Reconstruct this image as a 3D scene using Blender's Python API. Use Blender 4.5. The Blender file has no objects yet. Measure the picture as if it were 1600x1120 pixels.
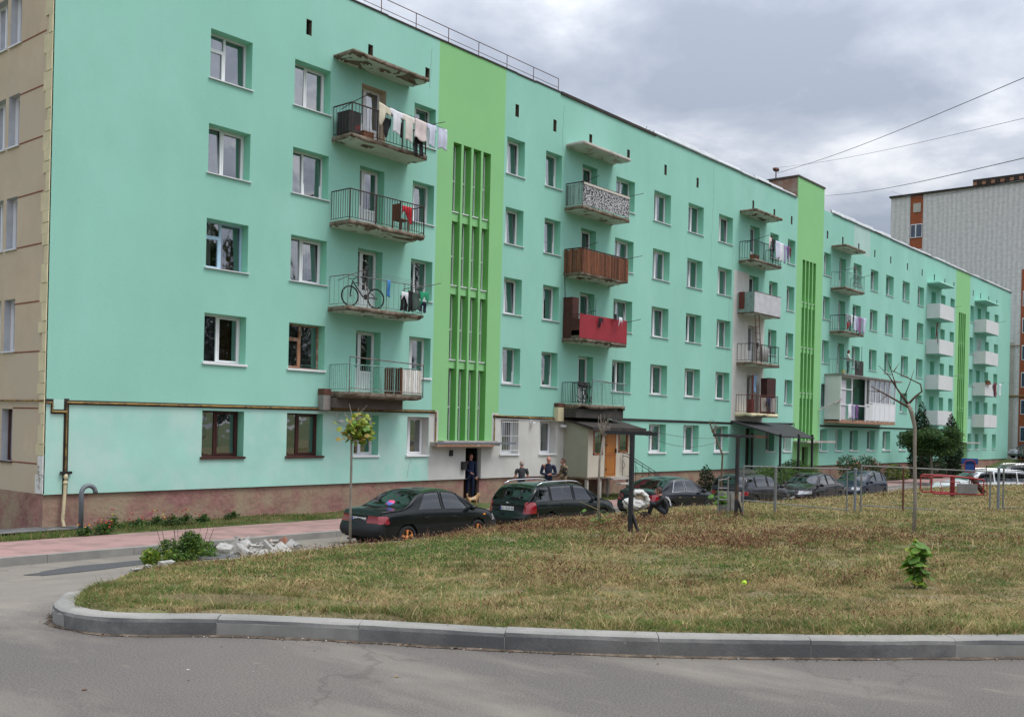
import bpy, bmesh, math, random
import numpy as np
from mathutils import Vector, Matrix, noise as mnoise
sc = bpy.context.scene
COL = sc.collection
R = math.radians
rnd = random.Random(7)
nrs = np.random.RandomState(11)

# ---------------------------------------------------------------- camera, sky, sun, exposure
cam_d = bpy.data.cameras.new('camera'); cam = bpy.data.objects.new('camera', cam_d); COL.objects.link(cam)
cam_d.sensor_width = 36.0; cam_d.sensor_fit = 'HORIZONTAL'
cam_d.lens = 1565.6/1600*36; cam_d.shift_x = 0.0; cam_d.shift_y = 105.3/1600
cam_d.clip_start = 0.1; cam_d.clip_end = 3000
YAW, ROLL = R(40.0584), R(1.3182)
fw = Vector((math.cos(YAW), math.sin(YAW), 0)); rt = Vector((math.sin(YAW), -math.cos(YAW), 0)); up = Vector((0, 0, 1))
rr = math.cos(ROLL)*rt + math.sin(ROLL)*up; uu = -math.sin(ROLL)*rt + math.cos(ROLL)*up
mw = Matrix.Identity(4)
for i in range(3):
    mw[i][0] = rr[i]; mw[i][1] = uu[i]; mw[i][2] = -fw[i]
mw[0][3], mw[1][3], mw[2][3] = -12.1168, -26.0605, 1.6
cam.matrix_world = mw
sc.camera = cam

SUN_EL, SUN_AZ = R(64), math.atan2(-1.0, 0.50)      # direction towards the veiled sun (in plan)
sun_dir = Vector((math.cos(SUN_EL)*math.cos(SUN_AZ), math.cos(SUN_EL)*math.sin(SUN_AZ), math.sin(SUN_EL)))
sl = bpy.data.lights.new('sun', 'SUN'); so = bpy.data.objects.new('sun', sl); COL.objects.link(so)
sl.energy = 2.0; sl.angle = R(22); sl.color = (1.0, 0.965, 0.91)
so.rotation_euler = sun_dir.to_track_quat('Z', 'Y').to_euler()
so.location = (0, -30, 60)

wd = bpy.data.worlds.new('World'); sc.world = wd; wd.use_nodes = True
nt = wd.node_tree; nt.nodes.clear()
def N(t, ty, **kw):
    n = t.nodes.new(ty)
    for k, v in kw.items():
        if k.startswith('_'): n.inputs[k[1:]].default_value = v
        else: setattr(n, k, v)
    return n
def Lk(t, a, b): t.links.new(a, b)
def math_(t, op, a, b=None, clamp=False):
    n = t.nodes.new('ShaderNodeMath'); n.operation = op; n.use_clamp = clamp
    for i, v in enumerate((a, b)):
        if v is None: continue
        if isinstance(v, (int, float)): n.inputs[i].default_value = v
        else: t.links.new(v, n.inputs[i])
    return n.outputs[0]
def mixc(t, fac, a, b, mode='MIX'):
    n = t.nodes.new('ShaderNodeMix'); n.data_type = 'RGBA'; n.blend_type = mode; n.clamp_factor = True
    if isinstance(fac, (int, float)): n.inputs[0].default_value = fac
    else: t.links.new(fac, n.inputs[0])
    for i, v in ((6, a), (7, b)):
        if isinstance(v, (tuple, list)): n.inputs[i].default_value = (*v[:3], 1)
        else: t.links.new(v, n.inputs[i])
    return n.outputs[2]
def ramp(t, fac, stops, interp='LINEAR'):
    n = t.nodes.new('ShaderNodeValToRGB'); cr = n.color_ramp; cr.interpolation = interp
    while len(cr.elements) < len(stops): cr.elements.new(0.5)
    for e, (p, c) in zip(cr.elements, stops):
        e.position = p; e.color = (c, c, c, 1) if isinstance(c, (int, float)) else (*c[:3], 1)
    t.links.new(fac, n.inputs[0]); return n.outputs[0]
sky = N(nt, 'ShaderNodeTexSky'); sky.sky_type = 'NISHITA'; sky.sun_disc = False
sky.sun_elevation = SUN_EL; sky.sun_rotation = math.pi/2 - SUN_AZ
tc = N(nt, 'ShaderNodeTexCoord'); sx = N(nt, 'ShaderNodeSeparateXYZ'); Lk(nt, tc.outputs['Generated'], sx.inputs[0])
zz = math_(nt, 'MAXIMUM', sx.outputs[2], 0.0); den = math_(nt, 'ADD', zz, 0.22)
cx = N(nt, 'ShaderNodeCombineXYZ'); Lk(nt, math_(nt, 'DIVIDE', sx.outputs[0], den), cx.inputs[0]); Lk(nt, math_(nt, 'DIVIDE', sx.outputs[1], den), cx.inputs[1])
cx.inputs[2].default_value = 3.7
n1 = N(nt, 'ShaderNodeTexNoise', _Scale=2.4, _Detail=11.0, _Roughness=0.56); Lk(nt, cx.outputs[0], n1.inputs['Vector'])
n1.inputs['Distortion'].default_value = 0.25
n2 = N(nt, 'ShaderNodeTexNoise', _Scale=0.6, _Detail=3.0); Lk(nt, cx.outputs[0], n2.inputs['Vector'])
cl = math_(nt, 'ADD', math_(nt, 'MULTIPLY', n1.outputs[0], 0.72), math_(nt, 'MULTIPLY', n2.outputs[0], 0.28))
ccol = ramp(nt, cl, [(0.39, (3.7, 4.2, 5.1)), (0.455, (4.5, 4.95, 5.85)), (0.52, (5.8, 6.2, 7.0)), (0.575, (7.6, 7.85, 8.4)), (0.65, (9.6, 9.7, 9.95))])
zf = math_(nt, 'ADD', math_(nt, 'MULTIPLY', zz, 1.60), 0.62)
dt = N(nt, 'ShaderNodeVectorMath', operation='DOT_PRODUCT'); Lk(nt, tc.outputs['Generated'], dt.inputs[0]); dt.inputs[1].default_value = sun_dir
lob = math_(nt, 'MULTIPLY', math_(nt, 'POWER', math_(nt, 'MAXIMUM', dt.outputs['Value'], 0.0), 2.0), 0.55)
fac = math_(nt, 'ADD', zf, lob)
vm = N(nt, 'ShaderNodeVectorMath', operation='SCALE'); Lk(nt, ccol, vm.inputs[0]); Lk(nt, fac, vm.inputs['Scale'])
skc = mixc(nt, 0.94, sky.outputs[0], vm.outputs[0])
bg = N(nt, 'ShaderNodeBackground', _Strength=0.1); Lk(nt, skc, bg.inputs[0])
wo = N(nt, 'ShaderNodeOutputWorld'); Lk(nt, bg.outputs[0], wo.inputs[0])
sc.view_settings.view_transform = 'Standard'; sc.view_settings.look = 'None'
sc.view_settings.exposure = 0.10; sc.view_settings.gamma = 1.0; sc.view_settings.use_curve_mapping = False

# ---------------------------------------------------------------- helpers
def link(o, parent=None):
    COL.objects.link(o)
    if parent is not None: o.parent = parent
    return o
def tag(o, label=None, cat=None, group=None, kind=None):
    if label: o['label'] = label
    if cat: o['category'] = cat
    if group: o['group'] = group
    if kind: o['kind'] = kind
    return o
def empty(name, label, cat, loc=(0, 0, 0), rz=0.0, group=None):
    o = bpy.data.objects.new(name, None); o.empty_display_size = 0.3
    o.location = loc; o.rotation_euler = (0, 0, rz); link(o)
    return tag(o, label, cat, group)
class MB:
    def __init__(s): s.v = []; s.f = []; s.m = []
    def quad(s, *p, m=0):
        b = len(s.v); s.v += [tuple(q) for q in p]; s.f.append(tuple(range(b, b+len(p)))); s.m.append(m); return s
    def box(s, x0, x1, y0, y1, z0, z1, m=0, skip=''):
        b = len(s.v)
        s.v += [(x0,y0,z0),(x1,y0,z0),(x1,y1,z0),(x0,y1,z0),(x0,y0,z1),(x1,y0,z1),(x1,y1,z1),(x0,y1,z1)]
        F = {'b':(0,3,2,1),'t':(4,5,6,7),'s':(0,1,5,4),'n':(2,3,7,6),'w':(3,0,4,7),'e':(1,2,6,5)}
        for k, f in F.items():
            if k in skip: continue
            s.f.append(tuple(b+i for i in f)); s.m.append(m)
        return s
    def obox(s, c, u, v, w, m=0):           # centre and three half-axis vectors
        c, u, v, w = map(Vector, (c, u, v, w)); b = len(s.v)
        for k in (-1, 1):
            for (i, j) in ((-1,-1),(1,-1),(1,1),(-1,1)): s.v.append(tuple(c+u*i+v*j+w*k))
        for f in ((0,3,2,1),(4,5,6,7),(0,1,5,4),(2,3,7,6),(3,0,4,7),(1,2,6,5)): s.f.append(tuple(b+i for i in f)); s.m.append(m)
        return s
    def bar(s, a, b_, w, h=None, m=0):       # rectangular bar from a to b
        a, b_ = Vector(a), Vector(b_); d = (b_-a); L = d.length; d.normalize(); h = h or w
        ref = Vector((0,0,1)) if abs(d.z) < 0.9 else Vector((0,1,0))
        p = d.cross(ref).normalized(); q = p.cross(d).normalized()
        return s.obox((a+b_)/2, d*L/2, p*w/2, q*h/2, m)
    def tube(s, pts, r, n=6, m=0, cap=True):
        pts = [Vector(p) for p in pts]; rs = r if isinstance(r, (list, tuple)) else [r]*len(pts)
        rings = []; prev = None
        for i, p in enumerate(pts):
            d = (pts[min(i+1, len(pts)-1)]-pts[max(i-1, 0)]).normalized()
            if prev is None:
                ref = Vector((0,0,1)) if abs(d.z) < 0.9 else Vector((1,0,0)); a = d.cross(ref).normalized()
            else:
                a = (prev - d*prev.dot(d)).normalized()
            prev = a; c = d.cross(a); b = len(s.v)
            for k in range(n):
                t = 2*math.pi*k/n; s.v.append(tuple(p+(a*math.cos(t)+c*math.sin(t))*rs[i]))
            rings.append(b)
        for i in range(len(rings)-1):
            for k in range(n):
                k2 = (k+1) % n; s.f.append((rings[i]+k, rings[i]+k2, rings[i+1]+k2, rings[i+1]+k)); s.m.append(m)
        if cap:
            s.f.append(tuple(rings[0]+k for k in range(n))[::-1]); s.m.append(m)
            s.f.append(tuple(rings[-1]+k for k in range(n))); s.m.append(m)
        return s
    def ball(s, c, r, nu=10, nv=7, m=0):
        rx, ry, rz = r if isinstance(r, (tuple, list)) else (r, r, r); b = len(s.v)
        for j in range(nv+1):
            ph = math.pi*j/nv
            for i in range(nu):
                th = 2*math.pi*i/nu; s.v.append((c[0]+rx*math.sin(ph)*math.cos(th), c[1]+ry*math.sin(ph)*math.sin(th), c[2]+rz*math.cos(ph)))
        for j in range(nv):
            for i in range(nu):
                i2 = (i+1) % nu; s.f.append((b+j*nu+i, b+(j+1)*nu+i, b+(j+1)*nu+i2, b+j*nu+i2)); s.m.append(m)
        return s
    def mesh(s, name, mats, smooth=False):
        me = bpy.data.meshes.new(name); me.from_pydata(s.v, [], s.f)
        for q in (mats if isinstance(mats, (list, tuple)) else [mats]): me.materials.append(q)
        me.polygons.foreach_set('material_index', s.m)
        if smooth: me.polygons.foreach_set('use_smooth', [True]*len(s.f))
        me.update(); return me
    def build(s, name, mats, parent=None, smooth=False, loc=None, rot=None):
        o = bpy.data.objects.new(name, s.mesh(name, mats, smooth)); link(o, parent)
        if loc: o.location = loc
        if rot: o.rotation_euler = rot
        return o
def np_obj(name, V, F, mats, parent=None, midx=None, smooth=False, loc=None):
    me = bpy.data.meshes.new(name); V = np.asarray(V, np.float32); F = np.asarray(F, np.int32); k = F.shape[1]
    me.vertices.add(len(V)); me.vertices.foreach_set('co', V.ravel())
    me.loops.add(F.size); me.loops.foreach_set('vertex_index', F.ravel())
    me.polygons.add(len(F)); me.polygons.foreach_set('loop_start', np.arange(0, F.size, k, dtype=np.int32))
    try: me.polygons.foreach_set('loop_total', np.full(len(F), k, np.int32))
    except Exception: pass
    for q in (mats if isinstance(mats, (list, tuple)) else [mats]): me.materials.append(q)
    if midx is not None: me.polygons.foreach_set('material_index', np.asarray(midx, np.int32))
    if smooth: me.polygons.foreach_set('use_smooth', np.ones(len(F), bool))
    me.update(); me.validate()
    o = bpy.data.objects.new(name, me); link(o, parent)
    if loc: o.location = loc
    return o
def grid_np(P):       # P: (a,b,3) -> verts, quads
    a, b = P.shape[:2]; i = np.arange(a-1)[:, None]*b + np.arange(b-1)[None]
    F = np.stack([i, i+b, i+b+1, i+1], -1).reshape(-1, 4); return P.reshape(-1, 3), F
def copy_tree(o, parent=None):
    c = o.copy(); COL.objects.link(c); c.parent = parent
    for ch in list(o.children): copy_tree(ch, c)
    return c
# ---------------------------------------------------------------- materials
MAT = {}
def mat(name, col, rough=0.8, var=0.12, scale=3.0, bump=0.0, bscale=40.0, metal=0.0, spec=0.4, col2=None, thr=(0.45, 0.6), stretch=(1,1,1), coat=0.0, sheen=None, fine=None, trans=0.0):
    """procedural material: base colour with soft noise variation, optional second colour in patches, bump"""
    if name in MAT: return MAT[name]
    m = bpy.data.materials.new(name); m.use_nodes = True; t = m.node_tree; b = t.nodes['Principled BSDF']
    tc = t.nodes.new('ShaderNodeTexCoord'); mp = t.nodes.new('ShaderNodeMapping'); mp.inputs['Scale'].default_value = stretch
    t.links.new(tc.outputs['Object'], mp.inputs[0])
    nz = N(t, 'ShaderNodeTexNoise', _Scale=scale, _Detail=6.0, _Roughness=0.6); Lk(t, mp.outputs[0], nz.inputs['Vector'])
    dark = tuple(c*(1-var*1.6) for c in col); lite = tuple(min(1, c*(1+var*1.3)) for c in col)
    c = mixc(t, ramp(t, nz.outputs[0], [(0.25, 0.0), (0.75, 1.0)]), dark, lite)
    if fine:
        nf = N(t, 'ShaderNodeTexNoise', _Scale=fine[0], _Detail=3.0); Lk(t, mp.outputs[0], nf.inputs['Vector'])
        c = mixc(t, ramp(t, nf.outputs[0], [(0.3, 0.0), (0.7, 1.0)]), mixc(t, fine[1], c, (0, 0, 0)), c)
    if col2 is not None:
        nn = N(t, 'ShaderNodeTexNoise', _Scale=scale*0.7, _Detail=8.0, _Roughness=0.65)
        m2 = t.nodes.new('ShaderNodeMapping'); m2.inputs['Location'].default_value = (7.3, 2.1, 5.5); Lk(t, mp.outputs[0], m2.inputs[0]); Lk(t, m2.outputs[0], nn.inputs['Vector'])
        c = mixc(t, ramp(t, nn.outputs[0], [(thr[0], 0.0), (thr[1], 1.0)]), c, col2)
    Lk(t, c, b.inputs['Base Color'])
    b.inputs['Roughness'].default_value = rough; b.inputs['Metallic'].default_value = metal
    b.inputs['Specular IOR Level'].default_value = spec; b.inputs['Coat Weight'].default_value = coat
    b.inputs['Coat Roughness'].default_value = 0.05
    if trans: b.inputs['Transmission Weight'].default_value = trans
    if bump:
        nb = N(t, 'ShaderNodeTexNoise', _Scale=bscale, _Detail=5.0); Lk(t, mp.outputs[0], nb.inputs['Vector'])
        bp = N(t, 'ShaderNodeBump', _Strength=min(1.0, bump), _Distance=0.02); Lk(t, nb.outputs[0], bp.inputs['Height']); Lk(t, bp.outputs[0], b.inputs['Normal'])
    if name.startswith(('leaf_', 'grass_', 'clover_', 'yellow_leaf')):      # thin leaves let light through
        out = t.nodes['Material Output']; tr = t.nodes.new('ShaderNodeBsdfTranslucent'); ms = t.nodes.new('ShaderNodeMixShader'); ms.inputs[0].default_value = .35
        Lk(t, c, tr.inputs[0]); Lk(t, b.outputs[0], ms.inputs[1]); Lk(t, tr.outputs[0], ms.inputs[2]); Lk(t, ms.outputs[0], out.inputs[0])
    MAT[name] = m; return m
def glass_mat(name, tint=(0.75, 0.8, 0.8), boost=0.12, rough=0.02, wob=0.25, k=1.6):
    m = bpy.data.materials.new(name); m.use_nodes = True; t = m.node_tree; t.nodes.clear()
    out = t.nodes.new('ShaderNodeOutputMaterial'); mx = t.nodes.new('ShaderNodeMixShader')
    tr = N(t, 'ShaderNodeBsdfTransparent', _Color=(*tint, 1)); gl = N(t, 'ShaderNodeBsdfGlossy', _Roughness=rough); gl.inputs[0].default_value = (0.95, 0.97, 1, 1)
    fr = N(t, 'ShaderNodeFresnel', _IOR=1.55)
    tc = t.nodes.new('ShaderNodeTexCoord'); nz = N(t, 'ShaderNodeTexNoise', _Scale=2.2, _Detail=1.0); Lk(t, tc.outputs['Object'], nz.inputs['Vector'])
    bp = N(t, 'ShaderNodeBump', _Strength=wob, _Distance=0.02); Lk(t, nz.outputs[0], bp.inputs['Height']); Lk(t, bp.outputs[0], gl.inputs['Normal'])
    f = math_(t, 'ADD', math_(t, 'MULTIPLY', fr.outputs[0], k), boost, clamp=True)
    Lk(t, f, mx.inputs[0]); Lk(t, tr.outputs[0], mx.inputs[1]); Lk(t, gl.outputs[0], mx.inputs[2]); Lk(t, mx.outputs[0], out.inputs[0])
    MAT[name] = m; return m
M_glass = glass_mat('window_glass', (0.60, 0.64, 0.64), 0.23)
M_carglass = glass_mat('car_glass', (0.10, 0.12, 0.115), 0.03, wob=0.05, k=1.5)
M_mint = mat('mint_plaster', (0.305, 0.612, 0.500), 0.9, 0.06, 0.30, bump=0.15, bscale=60, spec=0.2, fine=(22, 0.04), col2=(0.35, 0.645, 0.55), thr=(0.5, 0.72), stretch=(1, 1, .55))
M_mintw = mat('worn_mint_plaster', (0.375, 0.675, 0.575), 0.9, 0.06, 0.8, bump=0.15, bscale=60, spec=0.2, col2=(0.50, 0.68, 0.62), thr=(0.42, 0.66), fine=(22, 0.04))
M_rev = mat('mint_reveal_shade', (0.245, 0.595, 0.43), 0.9, 0.04, 1.0, spec=0.2)  # darker, greener copy of the mint: recess shade put into the colour
M_green = mat('green_plaster', (0.275, 0.575, 0.255), 0.9, 0.03, 0.4, bump=0.15, bscale=60, spec=0.2, fine=(22, 0.04))
M_green2 = mat('green_slot_shade', (0.17, 0.46, 0.125), 0.9, 0.03, 0.6, spec=0.2)  # darker copy of the green plaster, slot shade painted in
M_grey = mat('grey_render', (0.58, 0.575, 0.54), 0.95, 0.10, 0.9, bump=0.25, bscale=30, spec=0.2)
M_beige = mat('beige_panel', (0.61, 0.495, 0.36), 0.95, 0.10, 0.7, bump=0.4, bscale=90, spec=0.2, col2=(0.54, 0.46, 0.35), fine=(60, 0.12))
M_plinth = mat('plinth_plaster', (0.36, 0.185, 0.165), 0.95, 0.20, 1.3, bump=1.0, bscale=9, spec=0.2, col2=(0.34, 0.26, 0.18), thr=(0.40, 0.60), fine=(9, 0.35))
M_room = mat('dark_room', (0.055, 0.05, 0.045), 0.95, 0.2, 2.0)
M_white = mat('white_window_plastic', (0.78, 0.79, 0.80), 0.35, 0.03, 3.0)
M_whitep = mat('white_painted_metal', (0.72, 0.74, 0.74), 0.5, 0.06, 2.0, col2=(0.5, 0.47, 0.42), thr=(0.66, 0.8))
M_brownf = mat('brown_window_frame', (0.065, 0.022, 0.018), 0.45, 0.15, 3.0)
M_woodf = mat('old_wood_frame', (0.33, 0.16, 0.09), 0.7, 0.2, 8.0, col2=(0.5, 0.45, 0.4), thr=(0.5, 0.7))
M_bluef = mat('pale_blue_frame', (0.42, 0.60, 0.74), 0.6, 0.1, 5.0)
M_sill = mat('metal_sill', (0.70, 0.72, 0.73), 0.4, 0.1, 4.0, metal=0.2)
M_cream = mat('cream_insulation', (0.66, 0.59, 0.38), 0.9, 0.10, 2.0, bump=0.4, bscale=20)
M_rust = mat('rust_joint', (0.22, 0.075, 0.04), 0.9, 0.25, 6.0)
M_pipe = mat('ochre_pipe_paint', (0.30, 0.19, 0.055), 0.6, 0.25, 6.0, col2=(0.10, 0.06, 0.04), thr=(0.5, 0.62))
M_chan = mat('pipe_channel_render', (0.045, 0.036, 0.028), 0.95, 0.2, 4.0)
M_pipecream = mat('cream_pipe_paint', (0.62, 0.52, 0.33), 0.6, 0.15, 5.0, col2=(0.3, 0.22, 0.12), thr=(0.6, 0.7))
M_pipegrey = mat('grey_plastic_pipe', (0.16, 0.18, 0.20), 0.5, 0.1, 5.0)
M_conc = mat('raw_concrete', (0.20, 0.165, 0.125), 0.95, 0.30, 5.0, bump=0.9, bscale=14, col2=(0.10, 0.07, 0.045), thr=(0.46, 0.62))
M_concl = mat('light_concrete', (0.42, 0.40, 0.36), 0.95, 0.16, 3.0, bump=0.5, bscale=20, col2=(0.30, 0.27, 0.22), thr=(0.5, 0.7))
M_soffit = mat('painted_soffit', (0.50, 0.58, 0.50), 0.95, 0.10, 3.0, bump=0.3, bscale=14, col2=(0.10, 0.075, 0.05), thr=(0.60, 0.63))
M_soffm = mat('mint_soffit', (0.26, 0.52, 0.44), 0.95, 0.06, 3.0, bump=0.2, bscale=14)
M_black = mat('black_steel', (0.018, 0.018, 0.019), 0.55, 0.2, 8.0)
M_dkbrown = mat('dark_brown_steel', (0.045, 0.026, 0.018), 0.6, 0.3, 8.0)
M_mintbar = mat('mint_bar_paint', (0.20, 0.37, 0.32), 0.6, 0.3, 12.0)
M_greypipe = mat('grey_rail_pipe', (0.16, 0.15, 0.145), 0.5, 0.3, 6.0, col2=(0.16, 0.08, 0.05), thr=(0.55, 0.65))
M_rustbar = mat('rusty_steel', (0.13, 0.055, 0.035), 0.8, 0.35, 8.0)
M_redbrown = mat('red_brown_paint', (0.13, 0.030, 0.022), 0.65, 0.25, 6.0)
M_redsheet = mat('red_painted_sheet', (0.31, 0.022, 0.035), 0.6, 0.12, 2.0)
M_plank = mat('weathered_brown_boards', (0.17, 0.062, 0.028), 0.75, 0.4, 5.0, stretch=(6, 6, 0.7))
M_plankw = mat('whitewashed_boards', (0.60, 0.56, 0.50), 0.8, 0.15, 5.0, stretch=(4, 4, 0.7), col2=(0.25, 0.17, 0.12), thr=(0.58, 0.68))
M_slatg = mat('grey_green_slats', (0.22, 0.30, 0.27), 0.75, 0.2, 5.0)
M_whitepanel = mat('white_balcony_panel', (0.66, 0.67, 0.66), 0.6, 0.04, 1.5)
M_corr = mat('corrugated_white_sheet', (0.58, 0.58, 0.60), 0.5, 0.12, 2.0)
M_roofed = mat('roof_edge_metal', (0.66, 0.68, 0.69), 0.4, 0.12, 1.0, metal=0.3)
M_felt = mat('roofing_felt', (0.045, 0.037, 0.032), 0.9, 0.3, 3.0, bump=0.5, bscale=20)
M_brick = None
M_asph = None
# ---------------------------------------------------------------- terrain heights
def smooth(t): t = np.clip(t, 0, 1); return t*t*(3-2*t)
def road_h(X, Y):
    X = np.asarray(X, float); Y = np.asarray(Y, float)
    w = np.interp(Y, [-60, -18.6, -17, -14, -11, -8.5, -6.2, -4.6, 40], [0.0, 0.0, -0.10, -0.47, -0.88, -1.26, -1.51, -1.58, -1.58])
    e = smooth((X-14)/16.0); w = w*(1-e) + (-1.62)*e
    return w + 1.1*smooth((X-82)/14.0)*1.0
KERB = [(-0.9, -8.75), (-2.0, -9.6), (-3.2, -10.9), (-4.8, -13.0), (-6.3, -15.2), (-7.45, -16.9), (-8.0, -17.75), (-8.32, -18.25), (-8.44, -18.6), (-8.38, -19.0), (-8.15, -19.25), (-7.75, -19.6),
        (-7.4, -20.1), (-7.05, -20.65), (-6.55, -21.5), (-6.1, -22.12), (-5.6, -22.7), (-5.08, -23.24), (-4.6, -23.7), (-4.0, -24.25), (-2.5, -25.6), (0.0, -27.8), (4.0, -31.4)]
def west_x(Y):
    ks = sorted([(y, x) for x, y in KERB] + [(-8.3, 0.3)])
    return np.interp(Y, [k[0] for k in ks], [k[1] for k in ks])
def lawn_h(X, Y):
    X = np.asarray(X, float); Y = np.asarray(Y, float)
    c = np.interp(X, [-2, 1, 4, 5.4, 6.8, 9, 14, 18, 23, 32, 60], [-1.2, -1.24, -1.2, -1.08, -0.97, -0.91, -0.89, -0.94, -1.05, -1.15, -1.15])
    base = np.interp(Y, [-40, -26, -24, -22.3, -19, -16, -14.3, -12], [0.0, -0.04, -0.08, -0.12, -0.32, -0.45, -0.53, -0.70])
    mid = np.where(Y > -12, -0.70 + (c+0.70)*np.clip((Y+12)/2.5, 0, 1), base)
    k = smooth((Y+9.5)/1.15); h = mid*(1-k) + (-1.62)*k
    wx = west_x(Y); d = X-wx
    rh = road_h(X, Y)
    kerbed = smooth((-16.6-Y)/.8)
    near = rh+0.03+(0.08+.035*smooth((d-.06)/.16))*kerbed
    t = smooth(d/np.where(Y < -18.2, 3.0, 4.5))
    h = near*(1-t) + h*t
    ex = 48-.842*(Y+26.06); te = smooth((ex-X)/1.6); h = h*te + (-1.62)*(1-te)
    return h
def ground_at(x, y): return float(lawn_h(x, y))

# ---------------------------------------------------------------- apartment building
B = empty('apartment_building', 'long five storey mint green apartment block with three bright green stair strips', 'apartment building')
ZR, ZP = 15.78, -0.47
WC = [('w',4.65,6.11),('w',7.72,9.18),('d',10.53,11.65),('w',13.03,14.12),('w',18.18,19.3),('w',20.69,21.8),('d',23.27,24.4),('w',25.9,27.45),
      ('w',29.15,30.7),('w',32.4,33.95),('w',35.6,37.15),('d',39.2,40.35),('w',41.7,42.8),('w',44.05,45.1),('w',49.4,50.5),('d',51.9,53.0),('w',54.3,55.75),
      ('w',57.45,58.9),('w',60.45,62.0),('w',63.9,65.45),('w',67.3,68.8),('d',70.6,71.7),('w',73.0,74.15),('w',75.5,76.65),('w',81.2,82.3),('d',83.4,84.5),('w',85.95,87.2),('w',88.95,90.3)]
GS = [(14.25, 18.02), (45.34, 49.23), (76.95, 81.0)]
opens = []          # x0,x1,z0,z1,kind,col,level
for ci, (k, x0, x1) in enumerate(WC):
    for L in range(5):
        zf = -0.2+2.8*L
        if L == 0:
            if ci == 6: continue
            if ci == 11: opens.append((39.2, 40.2, -0.45, 1.78, 'hd', ci, L)); continue
            opens.append((x0, x1, 0.47, 1.85, 'w', ci, L))
        elif k == 'd': opens.append((x0, x1, zf+0.02, zf+2.14, 'd', ci, L))
        else: opens.append((x0, x1, 0.48+2.8*L, 0.48+2.8*L+1.46, 'w', ci, L))
LV = [(15.1, 17.22), (46.2, 48.18), (77.88, 79.86)]
def slots(g):
    a, b = LV[g]; fw_ = 0.12; w = (b-a-3*fw_)/4
    return [(a+i*(w+fw_), a+i*(w+fw_)+w) for i in range(4)]
vents = [8.24,10.88,13.64,18.75,21.24,23.83,26.84,30.12,33.25,39.48,42.15,44.5,49.84,52.35,55.13,58.11,61.29,64.85,68.21,71.19,73.89,76.31,81.91,84.2,86.82,89.59]
holes = [(a, b, c, d) for a, b, c, d, *_ in opens] + [(v-.11, v+.11, 14.05, 14.55) for v in vents]
for g in range(3): holes.append((LV[g][0], LV[g][1], 0.95, 12.2))
holes.append((16.15, 17.05, ZP, 0.72)); holes.append((46.7, 47.6, ZP, 0.72))
xs = sorted(set([0.0, 94.6, 14.14, 22.4, 37.4, 41.2, 39.19, 54.3, 57.2, 14.61, 17.64] + [v for h in holes for v in h[:2]] + [v for g in GS for v in g] + list(np.arange(0, 94, 4.0)+.33)))
zs = sorted(set([ZP, ZR, 2.02, 2.1, 8.2, 10.4, 13.9, 0.95] + [v for h in holes for v in h[2:]]))
def fmat(x, z):
    for i, (a, b) in enumerate(GS):
        if a < x < b:
            if i == 0 and z < 2.1: 
                if z > 0.95 and 14.61 < x < 17.64: return 1
                return 2
            return 1
    if 14.14 < x < 22.4 and z < 2.02: return 2
    if 37.4 < x < 41.2 and 2.1 < z < 8.2: return 2
    if 37.4 < x < 39.19 and 8.2 < z < 10.4: return 2
    if 54.3 < x < 57.2 and z > 13.9: return 8
    if z < 2.02 and x < 14.2: return 3
    return 0
hol = [(np.array(h)) for h in holes]
w = MB(); vid = {}
def vtx(x, y, z):
    k = (round(x, 4), round(y, 4), round(z, 4))
    if k not in vid: vid[k] = len(w.v); w.v.append(k)
    return vid[k]
for i in range(len(xs)-1):
    hx = [h for h in holes if h[0] <= xs[i]+1e-6 and h[1] >= xs[i+1]-1e-6]
    for j in range(len(zs)-1):
        if any(h[2] <= zs[j]+1e-6 and h[3] >= zs[j+1]-1e-6 for h in hx): continue
        w.f.append((vtx(xs[i],0,zs[j]), vtx(xs[i+1],0,zs[j]), vtx(xs[i+1],0,zs[j+1]), vtx(xs[i],0,zs[j+1])))
        w.m.append(fmat((xs[i]+xs[i+1])/2, (zs[j]+zs[j+1])/2))
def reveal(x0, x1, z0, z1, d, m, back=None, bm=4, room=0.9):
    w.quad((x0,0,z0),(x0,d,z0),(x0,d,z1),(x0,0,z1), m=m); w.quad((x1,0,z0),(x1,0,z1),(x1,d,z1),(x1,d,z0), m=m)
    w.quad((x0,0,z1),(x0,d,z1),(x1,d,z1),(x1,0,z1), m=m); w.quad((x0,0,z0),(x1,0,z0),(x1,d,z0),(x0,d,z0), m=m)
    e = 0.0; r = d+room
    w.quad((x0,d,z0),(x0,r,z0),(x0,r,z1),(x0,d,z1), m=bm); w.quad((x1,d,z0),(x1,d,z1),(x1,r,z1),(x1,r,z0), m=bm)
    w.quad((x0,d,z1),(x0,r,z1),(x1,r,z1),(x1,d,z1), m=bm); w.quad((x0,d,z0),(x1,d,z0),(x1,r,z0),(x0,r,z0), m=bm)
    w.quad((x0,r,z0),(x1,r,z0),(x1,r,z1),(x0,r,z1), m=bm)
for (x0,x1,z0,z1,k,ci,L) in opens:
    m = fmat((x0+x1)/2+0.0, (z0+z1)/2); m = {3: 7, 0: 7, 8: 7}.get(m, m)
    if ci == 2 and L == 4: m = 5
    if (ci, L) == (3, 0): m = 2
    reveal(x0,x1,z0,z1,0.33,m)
for v in vents: reveal(v-.11,v+.11,14.05,14.55,0.16,6,room=.12)
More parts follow.
